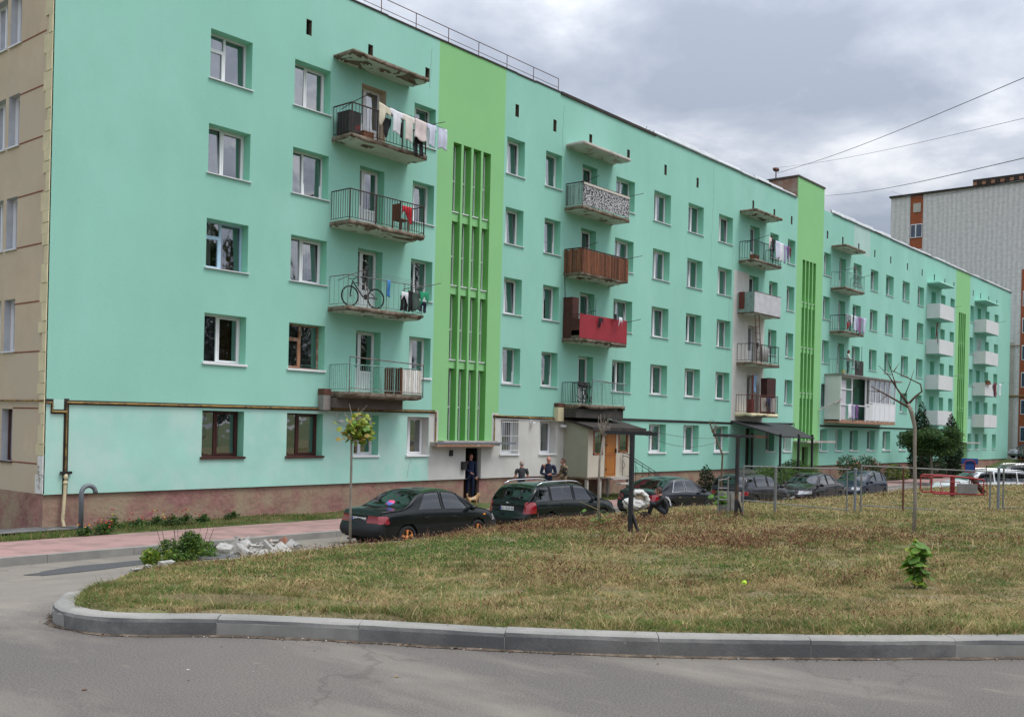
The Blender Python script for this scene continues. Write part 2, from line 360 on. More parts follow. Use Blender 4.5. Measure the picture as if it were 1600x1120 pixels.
# stair light wells: deep recess split by fins and floor bands
for g in range(3):
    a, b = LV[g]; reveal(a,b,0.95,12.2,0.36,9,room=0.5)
    s = slots(g)
    for k in range(3):
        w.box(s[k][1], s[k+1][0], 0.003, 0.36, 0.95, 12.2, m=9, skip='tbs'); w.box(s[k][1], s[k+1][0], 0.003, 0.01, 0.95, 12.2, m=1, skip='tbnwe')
    for zb in (3.72, 6.52, 9.27) if g < 1 else (3.72, 6.52, 9.3):
        for (p, q) in s: w.box(p, q, 0.10, 0.36, zb, zb+0.31, m=1, skip='we')
reveal(16.15,17.05,ZP,0.72,0.25,2,room=1.2); reveal(46.7,47.6,ZP,0.72,0.25,1,room=1.2)
# mint insulation edge: bottom lip over plinth, left edge
w.quad((0,0,ZP),(94.6,0,ZP),(94.6,.08,ZP),(0,.08,ZP), m=6)
w.quad((94.6,0,ZP),(94.6,13,ZP),(94.6,13,ZR),(94.6,0,ZR), m=0)
w.quad((0,0,ZP),(0,0,ZR),(0,.06,ZR),(0,.06,ZP), m=6)
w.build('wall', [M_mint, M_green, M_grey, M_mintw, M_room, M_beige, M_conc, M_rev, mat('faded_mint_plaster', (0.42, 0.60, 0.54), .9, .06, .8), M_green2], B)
# plinth
p = MB(); ys = 0.07
def prect(x0, x1, z0, z1):
    n = max(1, int((x1-x0)/0.8))
    for i in range(n):
        a = x0+(x1-x0)*i/n; b = x0+(x1-x0)*(i+1)/n; p.quad((a,ys,z0),(b,ys,z0),(b,ys,z1),(a,ys,z1))
prect(0.03,16.15,-1.9,ZP); prect(17.05,46.7,-1.9,ZP); prect(47.6,94.57,-1.9,ZP)
p.quad((0.03,13,-1.9),(0.03,ys,-1.9),(0.03,ys,ZP),(0.03,13,ZP)); p.quad((94.57,ys,-1.9),(94.57,13,-1.9),(94.57,13,ZP),(94.57,ys,ZP))
for (a, b) in ((16.15,17.05),(46.7,47.6)):
    p.quad((a,ys,-1.9),(a,1.4,-1.9),(a,1.4,ZP),(a,ys,ZP)); p.quad((b,ys,-1.9),(b,ys,ZP),(b,1.4,ZP),(b,1.4,-1.9)); p.quad((a,ys,-1.26),(b,ys,-1.26),(b,1.4,-1.26),(a,1.4,-1.26)); p.quad((a,1.4,-1.9),(b,1.4,-1.9),(b,1.4,ZP),(a,1.4,ZP))
po = p.build('plinth', [M_plinth], B)
# gable wall (beige panels, inset behind the insulation edge)
gb = MB(); GX = 0.03
gy = [2.05+0.0, 3.35, 6.6, 8.0, 10.5, 11.8]
gw = []
for L in range(5):
    z0 = (0.33, 3.33, 6.13, 8.95, 11.75)[L]; z1 = z0+1.42
    for (a, b) in ((1.95, 2.62), (2.82, 3.9), (7.0, 8.3), (10.2, 11.4)): gw.append((a, b, z0, z1))
yy = sorted(set([0.0, 13.0]+[v for g in gw for v in g[:2]])); zz_ = sorted(set([ZP, ZR]+[v for g in gw for v in g[2:]]))
for i in range(len(yy)-1):
    for j in range(len(zz_)-1):
        if any(g[0] <= yy[i]+1e-6 and g[1] >= yy[i+1]-1e-6 and g[2] <= zz_[j]+1e-6 and g[3] >= zz_[j+1]-1e-6 for g in gw): continue
        gb.quad((GX,yy[i+1],zz_[j]),(GX,yy[i],zz_[j]),(GX,yy[i],zz_[j+1]),(GX,yy[i+1],zz_[j+1]))
for (a, b, c, d) in gw:
    x = GX+.22
    gb.quad((GX,a,c),(x,a,c),(x,a,d),(GX,a,d), m=1); gb.quad((GX,b,c),(GX,b,d),(x,b,d),(x,b,c), m=1); gb.quad((GX,a,d),(x,a,d),(x,b,d),(GX,b,d), m=1); gb.quad((GX,a,c),(GX,b,c),(x,b,c),(x,a,c), m=1)
    gb.box(x, x+.9, a, b, c, d, m=2, skip='w')
gb.build('gable_wall', [M_beige, mat('pale_reveal', (0.46, 0.47, 0.50), 0.9, 0.08, 3.0), M_room], B)
for z in (0.32, 1.78, 3.28, 4.6, 6.12, 7.5, 8.95, 10.3, 11.72, 13.1, 14.5): 
    for (a, b) in ((0.45, 1.93), (4.0, 6.9)): jt = MB(); jt.box(GX-.008, GX+.01, a, b, z-.018, z+.018); jt.build('joint_line', [M_rust], B)
# toothed cream insulation strip at the corner
cs = MB(); z = ZP+0.02; rs = random.Random(3); k = 0
while z < ZR:
    h = rs.choice([0.5, 0.5, 0.48, 0.3]); wd_ = (0.30 if k % 2 else 0.42)+rs.uniform(-.05, .05); 
    if k % 5 == 4: wd_ = 0.2
    cs.box(GX-.05-0.01*(k % 2), GX-.002, 0.0+.0, wd_, z, min(ZR, z+h-.012), m=(1 if z < 0.2 else 0)); z += h; k += 1
cs.build('insulation_strip', [M_cream, mat('white_filler', (0.7, 0.69, 0.66), 0.9, 0.1, 6.0, col2=(0.35, 0.33, 0.3), thr=(0.55, 0.6))], B)
# roof
rf = MB(); rf.box(0.0, 94.6, 0.14, 13.0, ZR-.25, ZR-.02)
rf.build('roof', [M_felt], B)
re_ = MB(); x = 0.0; rs = random.Random(5)
while x < 94.6:
    n = min(94.6, x+rs.uniform(1.2, 3.0)); dz = rs.uniform(-.02, .05)
    if 45.34 < n and x < 49.23: x = n; re_list = globals().setdefault('re_list', []); re_list.append(re_) if re_ not in re_list else None; re_ = MB(); continue
    if x < 20.5: re_.box(x, n, -.03, .35, ZR-.03+dz*.5, ZR+.03+dz*.5, m=1)
    elif x < 27.5: re_.box(x, n, -.06, .5, ZR-.05+dz, ZR+.07+dz, m=1)
    else:
        re_.box(x, n+.02, -.07, .5, ZR-.02+dz*.4, ZR+.05+dz*.4, m=1 if rs.random() < .12 else 2)
        hh = rs.uniform(.06, .13)*(1 if x < 62 else .8); re_.obox(((x+n)/2, .10, ZR+.05+hh+dz), ((n-x)/2+.01, 0, dz*.4), (0, .05, 0), (0, .03, hh), m=0)
    x = n
for q_ in re_list+[re_]:
    if q_.v: q_.build('roof_edge', [M_roofed, M_felt, mat('roof_drip_metal', (0.16, 0.19, 0.18), 0.6, 0.3, 2.0)], B)
tw = MB(); X0, X1 = 45.34, 49.23
tw.box(X0, X1, 0.004, 2.3, ZR-.05, 17.1, m=1, skip='sb'); tw.quad((X0,0.0,ZR),(X1,0.0,ZR),(X1,0.0,17.1),(X0,0.0,17.1), m=0)
tw.box(X0-.02, X0+.25, -.004, .05, ZR, 17.1, m=0)
def brick_mat(name, c1, c2, mortar, scale=1.0, bw=.5, rh=.25, axis='X'):
    m = bpy.data.materials.new(name); m.use_nodes = True; t = m.node_tree; b = t.nodes['Principled BSDF']; b.inputs['Roughness'].default_value = .9
    tc = t.nodes.new('ShaderNodeTexCoord'); sp = t.nodes.new('ShaderNodeSeparateXYZ'); cb = t.nodes.new('ShaderNodeCombineXYZ'); Lk(t, tc.outputs['Object'], sp.inputs[0])
    Lk(t, math_(t, 'ADD', sp.outputs[0], sp.outputs[1]), cb.inputs[0]); Lk(t, sp.outputs[2], cb.inputs[1])
    br = N(t, 'ShaderNodeTexBrick', _Scale=scale); br.inputs['Color1'].default_value = (*c1, 1); br.inputs['Color2'].default_value = (*c2, 1); br.inputs['Mortar'].default_value = (*mortar, 1)
    br.inputs['Brick Width'].default_value = bw; br.inputs['Row Height'].default_value = rh; br.inputs['Mortar Size'].default_value = .012; Lk(t, cb.outputs[0], br.inputs[0])
    nz = N(t, 'ShaderNodeTexNoise', _Scale=1.7, _Detail=6.0); Lk(t, tc.outputs['Object'], nz.inputs['Vector'])
    Lk(t, mixc(t, ramp(t, nz.outputs[0], [(.45, 0), (.62, .8)]), br.outputs[0], mortar), b.inputs['Base Color'])
    return m
M_brick = brick_mat('rough_brick', (0.22, 0.075, 0.045), (0.30, 0.12, 0.07), (0.34, 0.30, 0.24), 1.0, .26, .08)
tw.build('stair_tower', [M_green, M_brick, M_felt], B)
tt = MB(); tt.box(X0-.08, X1+.05, -.05, 2.4, 17.1, 17.2); tt.build('tower_cap', [mat('tower_cap_felt', (0.09, 0.075, 0.065), .9, .2, 3.0)], B)
# cracks and exposed patches on the upper wall
def crack(x, z, n, s, seed):
    ck = MB(); r_ = random.Random(seed); pts = [(x, z)]
    for _ in range(n): x += r_.uniform(-.06, .045); z -= s*r_.uniform(.6, 1.2); pts.append((x, z))
    for (a, b) in zip(pts[:-1], pts[1:]):
        ck.quad((a[0]-.006, -.002, a[1]), (a[0]+.006, -.002, a[1]), (b[0]+.005, -.002, b[1]), (b[0]-.005, -.002, b[1]))
    ck.build('wall_crack', [mat('crack_filler', (0.10, 0.16, 0.14), .95, .2, 4.0)], B)  # dark grey green tone for the crack lines
crack(13.85, 15.3, 12, .14, 1); crack(21.9, 15.3, 14, .16, 4); crack(34.9, 15.5, 20, .28, 5); crack(13.2, .35, 9, .08, 6); crack(37.3, 11.5, 30, .25, 8); crack(54.0, 15.3, 9, .2, 9)

# ---------------------------------------------------------------- windows
def frame_mesh(wd, h, style):
    m = MB(); y0, y1 = .335, .39; f = .055; s = .045
    m.box(0, wd, y0, y1, 0, f); m.box(0, wd, y0, y1, h-f, h); m.box(0, f, y0, y1, f, h-f); m.box(wd-f, wd, y0, y1, f, h-f)
    tl = style.endswith('_t'); style = style.replace('_t', '')
    def sash(a, b, c, d, yo=0.0):
        n0 = len(m.v); sash_(a, b, c, d, yo)
        if tl: m.v[n0:] = [(x, y+.13*(z-c)/(d-c), z) for x, y, z in m.v[n0:]]
    def sash_(a, b, c, d, yo=0.0):
        m.box(a, b, y0-.018+yo, y0+.03+yo, c, c+s); m.box(a, b, y0-.018+yo, y0+.03+yo, d-s, d); m.box(a, a+s, y0-.018+yo, y0+.03+yo, c+s, d-s); m.box(b-s, b, y0-.018+yo, y0+.03+yo, c+s, d-s)
    if style == 'two': mx = wd*.44; m.box(mx-.03, mx+.03, y0-.01, y1, f, h-f); sash(mx+.035, wd-f-.005, f+.005, h-f-.005)
    elif style == 'twor': mx = wd*.54; m.box(mx-.03, mx+.03, y0-.01, y1, f, h-f); sash(f+.005, mx-.035, f+.005, h-f-.005)
    elif style == 'old':
        mx = wd*.47; m.box(mx-.035, mx+.035, y0-.01, y1, f, h-f); zt = h*.68; m.box(f, mx-.035, y0, y1, zt-.03, zt+.03); sash(f+.005, mx-.04, f+.005, zt-.035)
    elif style == 'narrow': mx = wd*.34; m.box(mx-.03, mx+.03, y0-.01, y1, f, h-f); sash(mx+.035, wd-f-.005, f+.005, h-f-.005)
    elif style == 'door':
        mx = wd*.36; m.box(mx-.035, mx+.035, y0-.01, y1, f, h-f); m.box(f, mx-.035, y0, y1, f, .82); m.box(f, mx-.035, y0-.005, y1, .82, .87)
        m.box(mx+.04, wd-f-.005, y0, y1-.01, f, .72); sash(mx+.04, wd-f-.005, .72, h-f-.005); sash(mx+.04, wd-f-.005, f+.005, .72)
    return m
FM = {}
def get_frame(wd, h, style, mt):
    k = (round(wd, 2), round(h, 2), style, mt.name)
    if k not in FM: FM[k] = frame_mesh(wd, h, style).mesh('window_frame', [mt])
    return FM[k]
def curtain_mesh(x0, x1, h, amp, per, ysh=.48, seed=0, z0=.03):
    r_ = random.Random(seed); n = max(6, int((x1-x0)/.03)); P = np.zeros((n+1, 5, 3)); ph = r_.uniform(0, 6)
    for i in range(n+1):
        x = x0+(x1-x0)*i/n; y = ysh+amp*math.sin(x*2*math.pi/per+ph)+amp*.5*math.sin(x*2*math.pi/per*2.3+1)
        for j in range(5): P[i, j] = (x, y+.004*j, z0+(h-z0-.04)*j/4)
    return grid_np(P)
CURT = {'sheer': mat('sheer_curtain', (0.55, 0.56, 0.56), .9, .15, 2.0, stretch=(9, 1, .6)), 'white': mat('white_curtain_and_glare', (0.7, 0.7, 0.68), .9, .1, 2.0, stretch=(9, 1, .6)),  # white cloth, also used to imitate sky glare on upper panes
        'grey': mat('grey_net_curtain', (0.20, 0.205, 0.21), .9, .3, 3.0, stretch=(9, 1, .5)), 'brown': mat('brown_drape', (0.17, 0.07, 0.035), .9, .3, 2.0, stretch=(9, 1, .6)),
        'gold': mat('golden_drape', (0.20, 0.115, 0.02), .9, .3, 2.0, stretch=(8, 1, .6)), 'blue': mat('blue_sheer', (0.30, 0.44, 0.58), .9, .2, 2.0, stretch=(8, 1, .6)),
        'blind': mat('pale_green_roller_blind', (0.42, 0.50, 0.42), .85, .05, 2.0)}
# hand set looks for the large near windows: (col, level) -> (style, frame, [(curtain, a, b, from, to)])
LOOK = {(0,4): ('old', M_white, [('blue',.05,.42,0,1)]), (0,3): ('two', M_white, []), (0,2): ('old', M_bluef, [('white',.03,.32,0,.98),('gold',.58,.8,0,1)]),
        (0,1): ('two', M_white, [('grey',.03,.42,0,1),('brown',.6,.85,0,1)]), (0,0): ('two', M_brownf, [('grey',.03,.45,0,1),('grey',.5,.95,0,1)]),
        (1,4): ('two', M_white, [('sheer',.04,.4,0,1)]), (1,3): ('two_t', M_white, [('sheer',.04,.2,0,.6)]), (1,2): ('two', M_white, [('grey',.03,.95,0,1)]),
        (1,1): ('old', M_woodf, [('grey',.03,.45,0,1),('grey',.5,.95,0,1)]), (1,0): ('two', M_brownf, [('grey',.5,.95,0,1)]),
        (2,0): ('two', M_white, [('brown',.5,.6,0,1)]), (3,0): ('narrow', M_white, [('grey',.3,.95,0,1)]), (3,2): ('two_t', M_white, [('grey',.5,.95,0,1)]),
        (4,2): ('narrow', M_white, []), (4,0): ('narrow', M_white, [('brown',.35,.95,0,1)]), (5,0): ('narrow', M_white, [('blind',.36,.95,.36,1)]),
        (10,4): ('two', M_white, [('white',.04,.62,0,1)]), (10,3): ('two', M_white, [('white',.04,.5,0,1)]), (9,4): ('twor', M_white, [('white',.04,.5,0,1)]), (7,4): ('twor', M_white, [('white',.04,.6,0,1)]), (7,3): ('two', M_white, [('white',.04,.5,0,1)]), (4,4): ('narrow', M_white, [('white',.36,.7,0,1)]), (4,3): ('narrow', M_white, [('blue',.36,.7,0,1)]), (8,4): ('two', M_white, [('brown',.05,.4,0,1),('white',.45,.6,0,1)]), (8,3): ('two', M_white, [('white',.05,.4,0,1)]), (9,0): ('two', M_white, [('grey',.5,.95,0,1)]), (8,1): ('two', M_white, [('brown',.5,.95,0,1)])}  # white curtains here stand in for bright sky reflected on the panes
tilt = random.Random(21); wins = []; glist = []
order = sorted(opens, key=lambda o: (o[0]+12)**2)
stuffW, stuffG = MB(), MB(); nwin = 0
for (x0,x1,z0,z1,k,ci,L) in order:
    wd_, h = x1-x0, z1-z0
    if k == 'hd': continue
    rr_ = random.Random(ci*7+L*131)
    if (ci, L) in LOOK: style, fm, cu = LOOK[(ci, L)]
    else:
        style = 'door' if k == 'd' else ('narrow' if wd_ < 1.2 else rr_.choice(['two', 'twor', 'two_t', 'twor_t']))
        if style == 'narrow' and rr_.random() < .45: style = 'narrow_t'
        fm = M_white; cu = []
        c = rr_.random()
        if c < .2 and L >= 2: cu = [('white', .04, rr_.choice([.42,.6,.95]), 0, 1)]  # extra white curtains upstairs imitate sky reflections on the glass
        elif c < .35: cu = [(rr_.choice(['sheer','grey','grey']), .04, .95, 0, 1)]
        elif c < .6: cu = [(rr_.choice(['grey','brown','sheer']), .04, .3, 0, 1), (rr_.choice(['grey','sheer']), .7, .95, 0, 1)]
        elif c < .8: cu = [('grey', .04, .55, 0, 1)]
    if k == 'd': style = 'door'
    if ci >= 26 and not (ci == 25):
        m = frame_mesh(wd_, h, style); b0 = len(stuffW.v); stuffW.v += [(a+x0, b, c+z0) for a, b, c in m.v]; stuffW.f += [tuple(i+b0 for i in f) for f in m.f]; stuffW.m += [0]*len(m.f)
        stuffW.box(x0-.04, x1+.04, -.055, .33, z0-.03, z0+.004)
        stuffG.quad((x0+.05,.365,z0+.05),(x1-.05,.365,z0+.05),(x1-.05,.365,z1-.05),(x0+.05,.365,z1-.05)); continue
    nwin += 1
    fo = bpy.data.objects.new('window' if k == 'w' else 'balcony_door', get_frame(wd_, h, style, fm)); link(fo, B); fo.location = (x0, 0, z0)
    g = MB(); tx, tz = tilt.uniform(-.012, .012), tilt.uniform(-.02, .02); mx = wd_*{'two':.44,'twor':.54,'old':.47,'narrow':.34,'door':.36}[style.replace('_t','')]
    zb = .86 if k == 'd' else .05
    for (a, b) in ((.05, mx-.03), (mx+.03, wd_-.05)):
        t1, t2 = tilt.uniform(-.006, .006), tilt.uniform(-.010, .010)+(tilt.choice([0, .03, .06]) if L >= 2 else 0)
        zb2 = .76 if (k == 'd' and a > .1) else zb
        g.quad((a,.362+t1,zb2),(b,.362-t1,zb2),(b,.362-t1+t2,h-.05),(a,.362+t1+t2,h-.05))
    g.build('pane', [M_glass], fo)
    s_ = MB(); sm = M_brownf if (fm is M_brownf) else M_sill
    th = .06 if L == 0 or (ci < 4 and L < 2) else .025
    if k == 'w':
        s_.box(-.05, wd_+.05, -.055, .33, -th, .006); s_.build('sill', [M_brownf if fm is M_brownf else (M_white if th > .03 else M_sill)], fo)
    for q, (cn, a, b, c, d) in enumerate(cu):
        V, F = curtain_mesh(a*wd_, b*wd_, h*d, .018, .11 if cn != 'blind' else 9, seed=ci*9+L+q, z0=(.8 if k == 'd' and cn != 'grey' else max(.03, c*h)))
        np_obj('curtain', V, F, [CURT[cn]], fo, smooth=True)
stuffW_o = stuffW.build('window', [M_white], B); tag(stuffW_o, kind='stuff')
stuffG_o = stuffG.build('pane', [M_glass], stuffW_o)
# gable windows
for (a, b, c, d) in gw:
    if a > 4.5: 
        gm = MB(); gm.quad((GX+.24,a,c),(GX+.24,b,c),(GX+.24,b,d),(GX+.24,a,d)); gm.build('window', [M_glass], B); continue
    m = MB(); x = GX+.18; f = .06; fm = M_brownf if d < 2 else M_white; W = b-a
    m.box(x, x+.05, a, b, c, c+f); m.box(x, x+.05, a, b, d-f, d); m.box(x, x+.05, a, a+f, c+f, d-f); m.box(x, x+.05, b-f, b, c+f, d-f)
    if W > .8: m.box(x, x+.05, (a+b)/2-.03, (a+b)/2+.03, c+f, d-f)
    o = m.build('window', [fm], B); g = MB(); g.quad((x+.03,a+f,c+f),(x+.03,b-f,c+f),(x+.03,b-f,d-f),(x+.03,a+f,d-f)); g.build('pane', [M_glass], o)
    s = MB(); s.box(GX-.05, GX+.18, a-.04, b+.04, c-.04, c-.001); s.build('sill', [fm if d < 2 else M_sill], o)
    V, F = curtain_mesh(0, W-.1, d-c, .015, .12, seed=int(a*9)); V = V[:, [1, 0, 2]]*np.array([1, 1, 1]); V[:, 0] = V[:, 0]-.48+x+.12; V[:, 1] += a+.05; V[:, 2] += c
    np_obj('curtain', V, F, [CURT['grey']], o, smooth=True)
# stair glazing in the slots
for g in range(3):
    m = MB(); gl = MB()
    for (a, b) in slots(g):
        for (z0, z1) in ((0.95, 3.72), (4.03, 6.52), (6.83, 9.27), (9.6, 12.2)):
            y = .30; m.box(a, b, y, y+.04, z0, z0+.06); m.box(a, b, y, y+.04, z1-.06, z1); m.box(a, a+.05, y, y+.04, z0, z1); m.box(b-.05, b, y, y+.04, z0, z1); zm = (z0+z1)/2-.1; m.box(a, b, y-.005, y+.04, zm, zm+.06)
            if z0 > 1: m.box(a-.01, b+.01, .06, .30, z0-.004, z0+.03)
            gl.quad((a+.05,y+.02,z0+.05),(b-.05,y+.02,z0+.05),(b-.05,y+.02,z1-.05),(a+.05,y+.02,z1-.05))
    o = m.build('stair_window', [M_white], B); gl.build('pane', [M_glass], o)
# entrance canopies of the stairwells, doors
c1 = MB(); c1.box(14.2, 17.75, -.36, .0, .80, .94, m=0); c1.box(14.15, 17.35, -.40, -.355, .78, .86, m=1); c1.box(14.16, 18.7, -.40, -.34, .875, .945, m=2)
c1.box(14.61, 17.64, -.30, -.002, .945, 1.0, m=0)
c1.build('entrance_canopy', [M_concl, M_woodf, M_pipegrey], B)
c2 = MB(); c2.box(45.4, 49.3, -.9, 0, 1.0, 1.1); c2.box(45.35, 49.6, -.94, -.9, 1.0, 1.13); c2.build('entrance_canopy', [M_concl], B)
c3 = MB(); c3.box(77.5, 81.6, -1.0, 0, 1.0, 1.1); c3.build('entrance_canopy', [M_concl], B)
d1 = MB(); d1.box(16.17, 16.32, .26, .31, -1.25, .7, m=1); d1.obox((16.24, .62, -.28), (.02, 0, 0), (0, .40, 0), (0, 0, .97), m=0); d1.box(16.97, 17.05, .2, .30, -1.25, .7, m=1)
d1.build('entrance_door', [mat('dark_blue_door', (0.006, 0.012, 0.035), .6, .2, 3.0), M_black], B)
d2 = MB(); d2.box(46.72, 47.58, .26, .31, -1.25, .7); d2.build('entrance_door', [mat('dark_brown_door', (0.03, 0.02, 0.015), .5, .2, 3.0)], B)
d3 = MB(); d3.box(39.22, 40.18, .30, .36, -.44, 1.76); d3.build('side_door', [mat('brown_door', (0.05, 0.028, 0.02), .5, .3, 3.0)], B)
bx = MB(); bx.box(15.24, 15.4, -.06, 0, .42, .64); bx.build('meter_box', [M_black], B)
bx = MB(); bx.box(15.9, 16.12, -.12, 0, -.1, .2); bx.build('letter_box', [M_black], B)
# gas pipe along the facade with its dark channel
gp = MB(); ch = MB()
def pseg(pts, r=.028, m=0): gp.tube([(x, -.045, z) for x, z in pts], r, 7, m=m)
pseg([(0.02, 1.93), (0.18, 1.93), (0.18, 1.70), (0.56, 1.70)]); pseg([(0.56, -.2), (0.56, 1.95), (13.9, 2.06), (14.45, 2.06), (14.45, .86)])
pseg([(17.75, .9), (17.75, 2.0), (21.9, 1.93)]); pseg([(26.0, 2.0), (37.6, 2.06), (45.4, 2.15), (45.4, 1.2)], .022, 2); pseg([(49.4, 2.05), (62.5, 2.1), (76.9, 2.1)], .022, 2)
gp.tube([(0.56, -.045, -.1), (0.55, -.05, -.45), (0.5, -.07, -1.15), (0.52, -.12, -1.32)], .045, 8, m=1)
gp.box(0.42, 0.72, -.09, -.02, .06, .13, m=2); gp.ball((0.56, -.06, .0), (.06, .05, .09), 8, 6, m=1); gp.ball((0.56, -.06, -.17), (.07, .05, .05), 8, 6, m=1)
gp.tube([(-.045+.0, 0.0, 1.98), (-.045, 3.0, 1.98), (-.045, 12.0, 1.98)], .028, 7, m=0)
gp.build('gas_pipe', [M_pipe, M_pipecream, M_black], B, smooth=False)
def cs_(x0, x1, z0, z1): ch.box(x0, x1, -.004, .02, z0, z1)
cs_(0.03, .22, 1.90, 2.03); cs_(.15, .22, 1.64, 1.9); cs_(.22, .5, 1.64, 1.76); cs_(.5, .64, ZP, 2.05)
for i in range(20):
    a = .64+i*.69; b = a+.69; zc = 1.96+.10*((a+b)/2-.56)/13.4; ch.quad((a,-.004,zc-.07),(b,-.004,zc-.065),(b,-.004,zc+.055),(a,-.004,zc+.05))
ch.build('pipe_channel', [M_chan], B)
for a_ in ((26.0, 37.6, 1.96, 2.08), (37.61, 45.3, 2.04, 2.13), (49.3, 76.9, 2.02, 2.13), (17.7, 22.0, 1.90, 2.02)): ch = MB(); cs_(*a_); ch.build('pipe_channel', [M_chan], B)
vp = MB(); vp.tube([(0.78, -.5, -1.4), (0.78, -.5, -.42)]+[(0.78+.19-.19*math.cos(t), -.5, -.42+.19*math.sin(t)) for t in np.linspace(0.3, math.pi*1.02, 9)], .062, 10)
vpo = vp.build('vent_pipe', [M_pipegrey], None, smooth=True); tag(vpo, 'grey plastic vent pipe bent like a hook standing by the wall corner', 'pipe')
for q, (x, z) in enumerate([(9.75, 1.62), (20.0, 1.75)]):
    m = MB(); m.tube([(x, -.01, z+.3), (x, -.02, z+.02), (x+.1, -.12, z)], .015, 6); m.box(x+.02, x+.2, -.16, -.06, z-.02, z+.05); m.build('pipe_valve', [M_whitep], B)
cctv = MB(); cctv.ball((22.05, -.08, 1.95), .07, 8, 6); cctv.box(21.95, 22.2, -.25, -.12, 1.6, 1.7); cctv.tube([(22.05, 0, 1.66), (22.05, -.15, 1.66)], .02); cctv.build('security_camera', [M_whitep], B)
lp = MB(); lp.tube([(49.0, -.02, 3.0), (49.4, -.5, 3.35), (49.75, -.8, 3.6)], .04); lp.obox((49.85, -.9, 3.66), (.22, -.15, .14), (.05, .07, 0), (0, 0, .05)); lp.build('wall_lamp', [M_concl], B)
# roof railing
rl = MB()
for i, x in enumerate(np.arange(6.5, 22.1, 1.7)): rl.tube([(x, .3, ZR-.02), (x, .3, 16.5)], .016, 5)
rl.tube([(6.5, .3, 16.5), (21.8, .3, 16.5)], .016, 5); rl.tube([(6.5, .3, 16.12), (21.8, .3, 16.12)], .012, 5)
rl.build('roof_railing', [M_rustbar], B)
an = MB(); an.tube([(46.0, 1.8, 17.2), (46.0, 1.8, 17.8)], .04, 6); an.ball((45.85, 1.8, 17.9), (.22, .12, .13), 8, 6); an.ball((46.15, 1.8, 17.95), (.2, .12, .13), 8, 6)
tag(an.build('roof_antenna', [M_rustbar]), 'rusty antenna with round head on top of the brick stair tower', 'antenna')
an = MB(); an.tube([(29.0, .6, 15.8), (29.3, .6, 16.35)], .012, 5); an.tube([(29.15, .5, 16.1), (29.5, .5, 16.2)], .01, 5)
tag(an.build('roof_aerial', [M_black]), 'thin bent aerial on the roof edge above the lace front balcony', 'antenna')
# ---------------------------------------------------------------- balconies
SLC = {'weathered_brown_boards': (.17,.062,.028), 'whitewashed_boards': (.60,.56,.50), 'grey_green_slats': (.22,.30,.27)}
BC = {'A': (9.27, 12.75, .98), 'B': (22.05, 25.62, .95), 'C': (37.9, 41.2, .98), 'D': (50.5, 53.85, .98), 'E': (69.5, 73.1, 1.0), 'F': (82.4, 86.4, 1.0)}
def slab(x0, x1, d, zt, th, seed, mats, name='balcony', broken=0.5):
    """cast slab with chipped edges and flaking soffit paint"""
    nx, ny = 36, 12; r_ = random.Random(seed); off = r_.uniform(0, 90)
    V = []; F = []; M_ = []
    def nz(a, b, c=0.0): return mnoise.noise(Vector((a*1.3+off, b*1.3, c)))
    for k in (0, 1):
        for i in range(nx+1):
            for j in range(ny+1):
                x = x0+(x1-x0)*i/nx; y = -d*j/ny; z = zt if k == 0 else zt-th
                if k == 1:
                    chip = max(0, nz(x*1.1, y*2.0)-.12)*broken; z += min(th*.5, chip*th*2.2)
                    if j == ny: y += max(0, nz(x*2.2, 3))*.12*broken; 
                    if i in (0, nx): x += (1 if i == 0 else -1)*max(0, nz(y*3, 8))*.1*broken
                else: z += .012*nz(x*3, y*3)
                V.append((x, y, z))
    def id_(k, i, j): return k*(nx+1)*(ny+1)+i*(ny+1)+j
    for i in range(nx):
        for j in range(ny):
            F.append((id_(0,i,j), id_(0,i,j+1), id_(0,i+1,j+1), id_(0,i+1,j))[::-1][::-1]); M_.append(0)
            F.append((id_(1,i,j), id_(1,i+1,j), id_(1,i+1,j+1), id_(1,i,j+1)))
            x = x0+(x1-x0)*(i+.5)/nx; y = -d*(j+.5)/ny; ch = nz(x*1.1, y*2.0)
            M_.append(0 if (ch > .12+.45*(1-broken)) else 1)
    for i in range(nx): F.append((id_(0,i,ny), id_(1,i,ny), id_(1,i+1,ny), id_(0,i+1,ny))); M_.append(0)
    for j in range(ny):
        F.append((id_(0,0,j), id_(1,0,j), id_(1,0,j+1), id_(0,0,j+1))); M_.append(0)
        F.append((id_(0,nx,j), id_(0,nx,j+1), id_(1,nx,j+1), id_(1,nx,j))); M_.append(0)
    return np_obj(name, V, F, mats, B, M_)
def rail(o, x0, x1, d, z, h=1.0, m=None, bars=.13, br=.008, post=.018, top=.018, name='railing', low=.08, front=True, sides=True, posts=3, midrail=None):
    g = MB(); y = -d+.04; a, b = x0+.05, x1-.05
    def line(p, q, n):
        g.tube([(p[0],p[1],z+h),(q[0],q[1],z+h)], top, 6); g.tube([(p[0],p[1],z+low),(q[0],q[1],z+low)], top*.6, 5)
        if midrail: g.tube([(p[0],p[1],z+midrail),(q[0],q[1],z+midrail)], top*.6, 5)
        for k in range(n+1):
            t = k/n; x = p[0]+(q[0]-p[0])*t; yy_ = p[1]+(q[1]-p[1])*t; zt = z+(midrail or h)
            g.tube([(x,yy_,z+low),(x,yy_,zt)], br, 4, cap=False)
    if front:
        line((a,y),(b,y), max(2, int((b-a)/bars)))
        for k in range(posts+1): x = a+(b-a)*k/posts; g.tube([(x,y,z-.05),(x,y,z+h)], post, 6)
    if sides:
        for x in (a, b): line((x,y),(x,-.02), max(2, int(d/bars)))
    return g.build(name, [m], o)
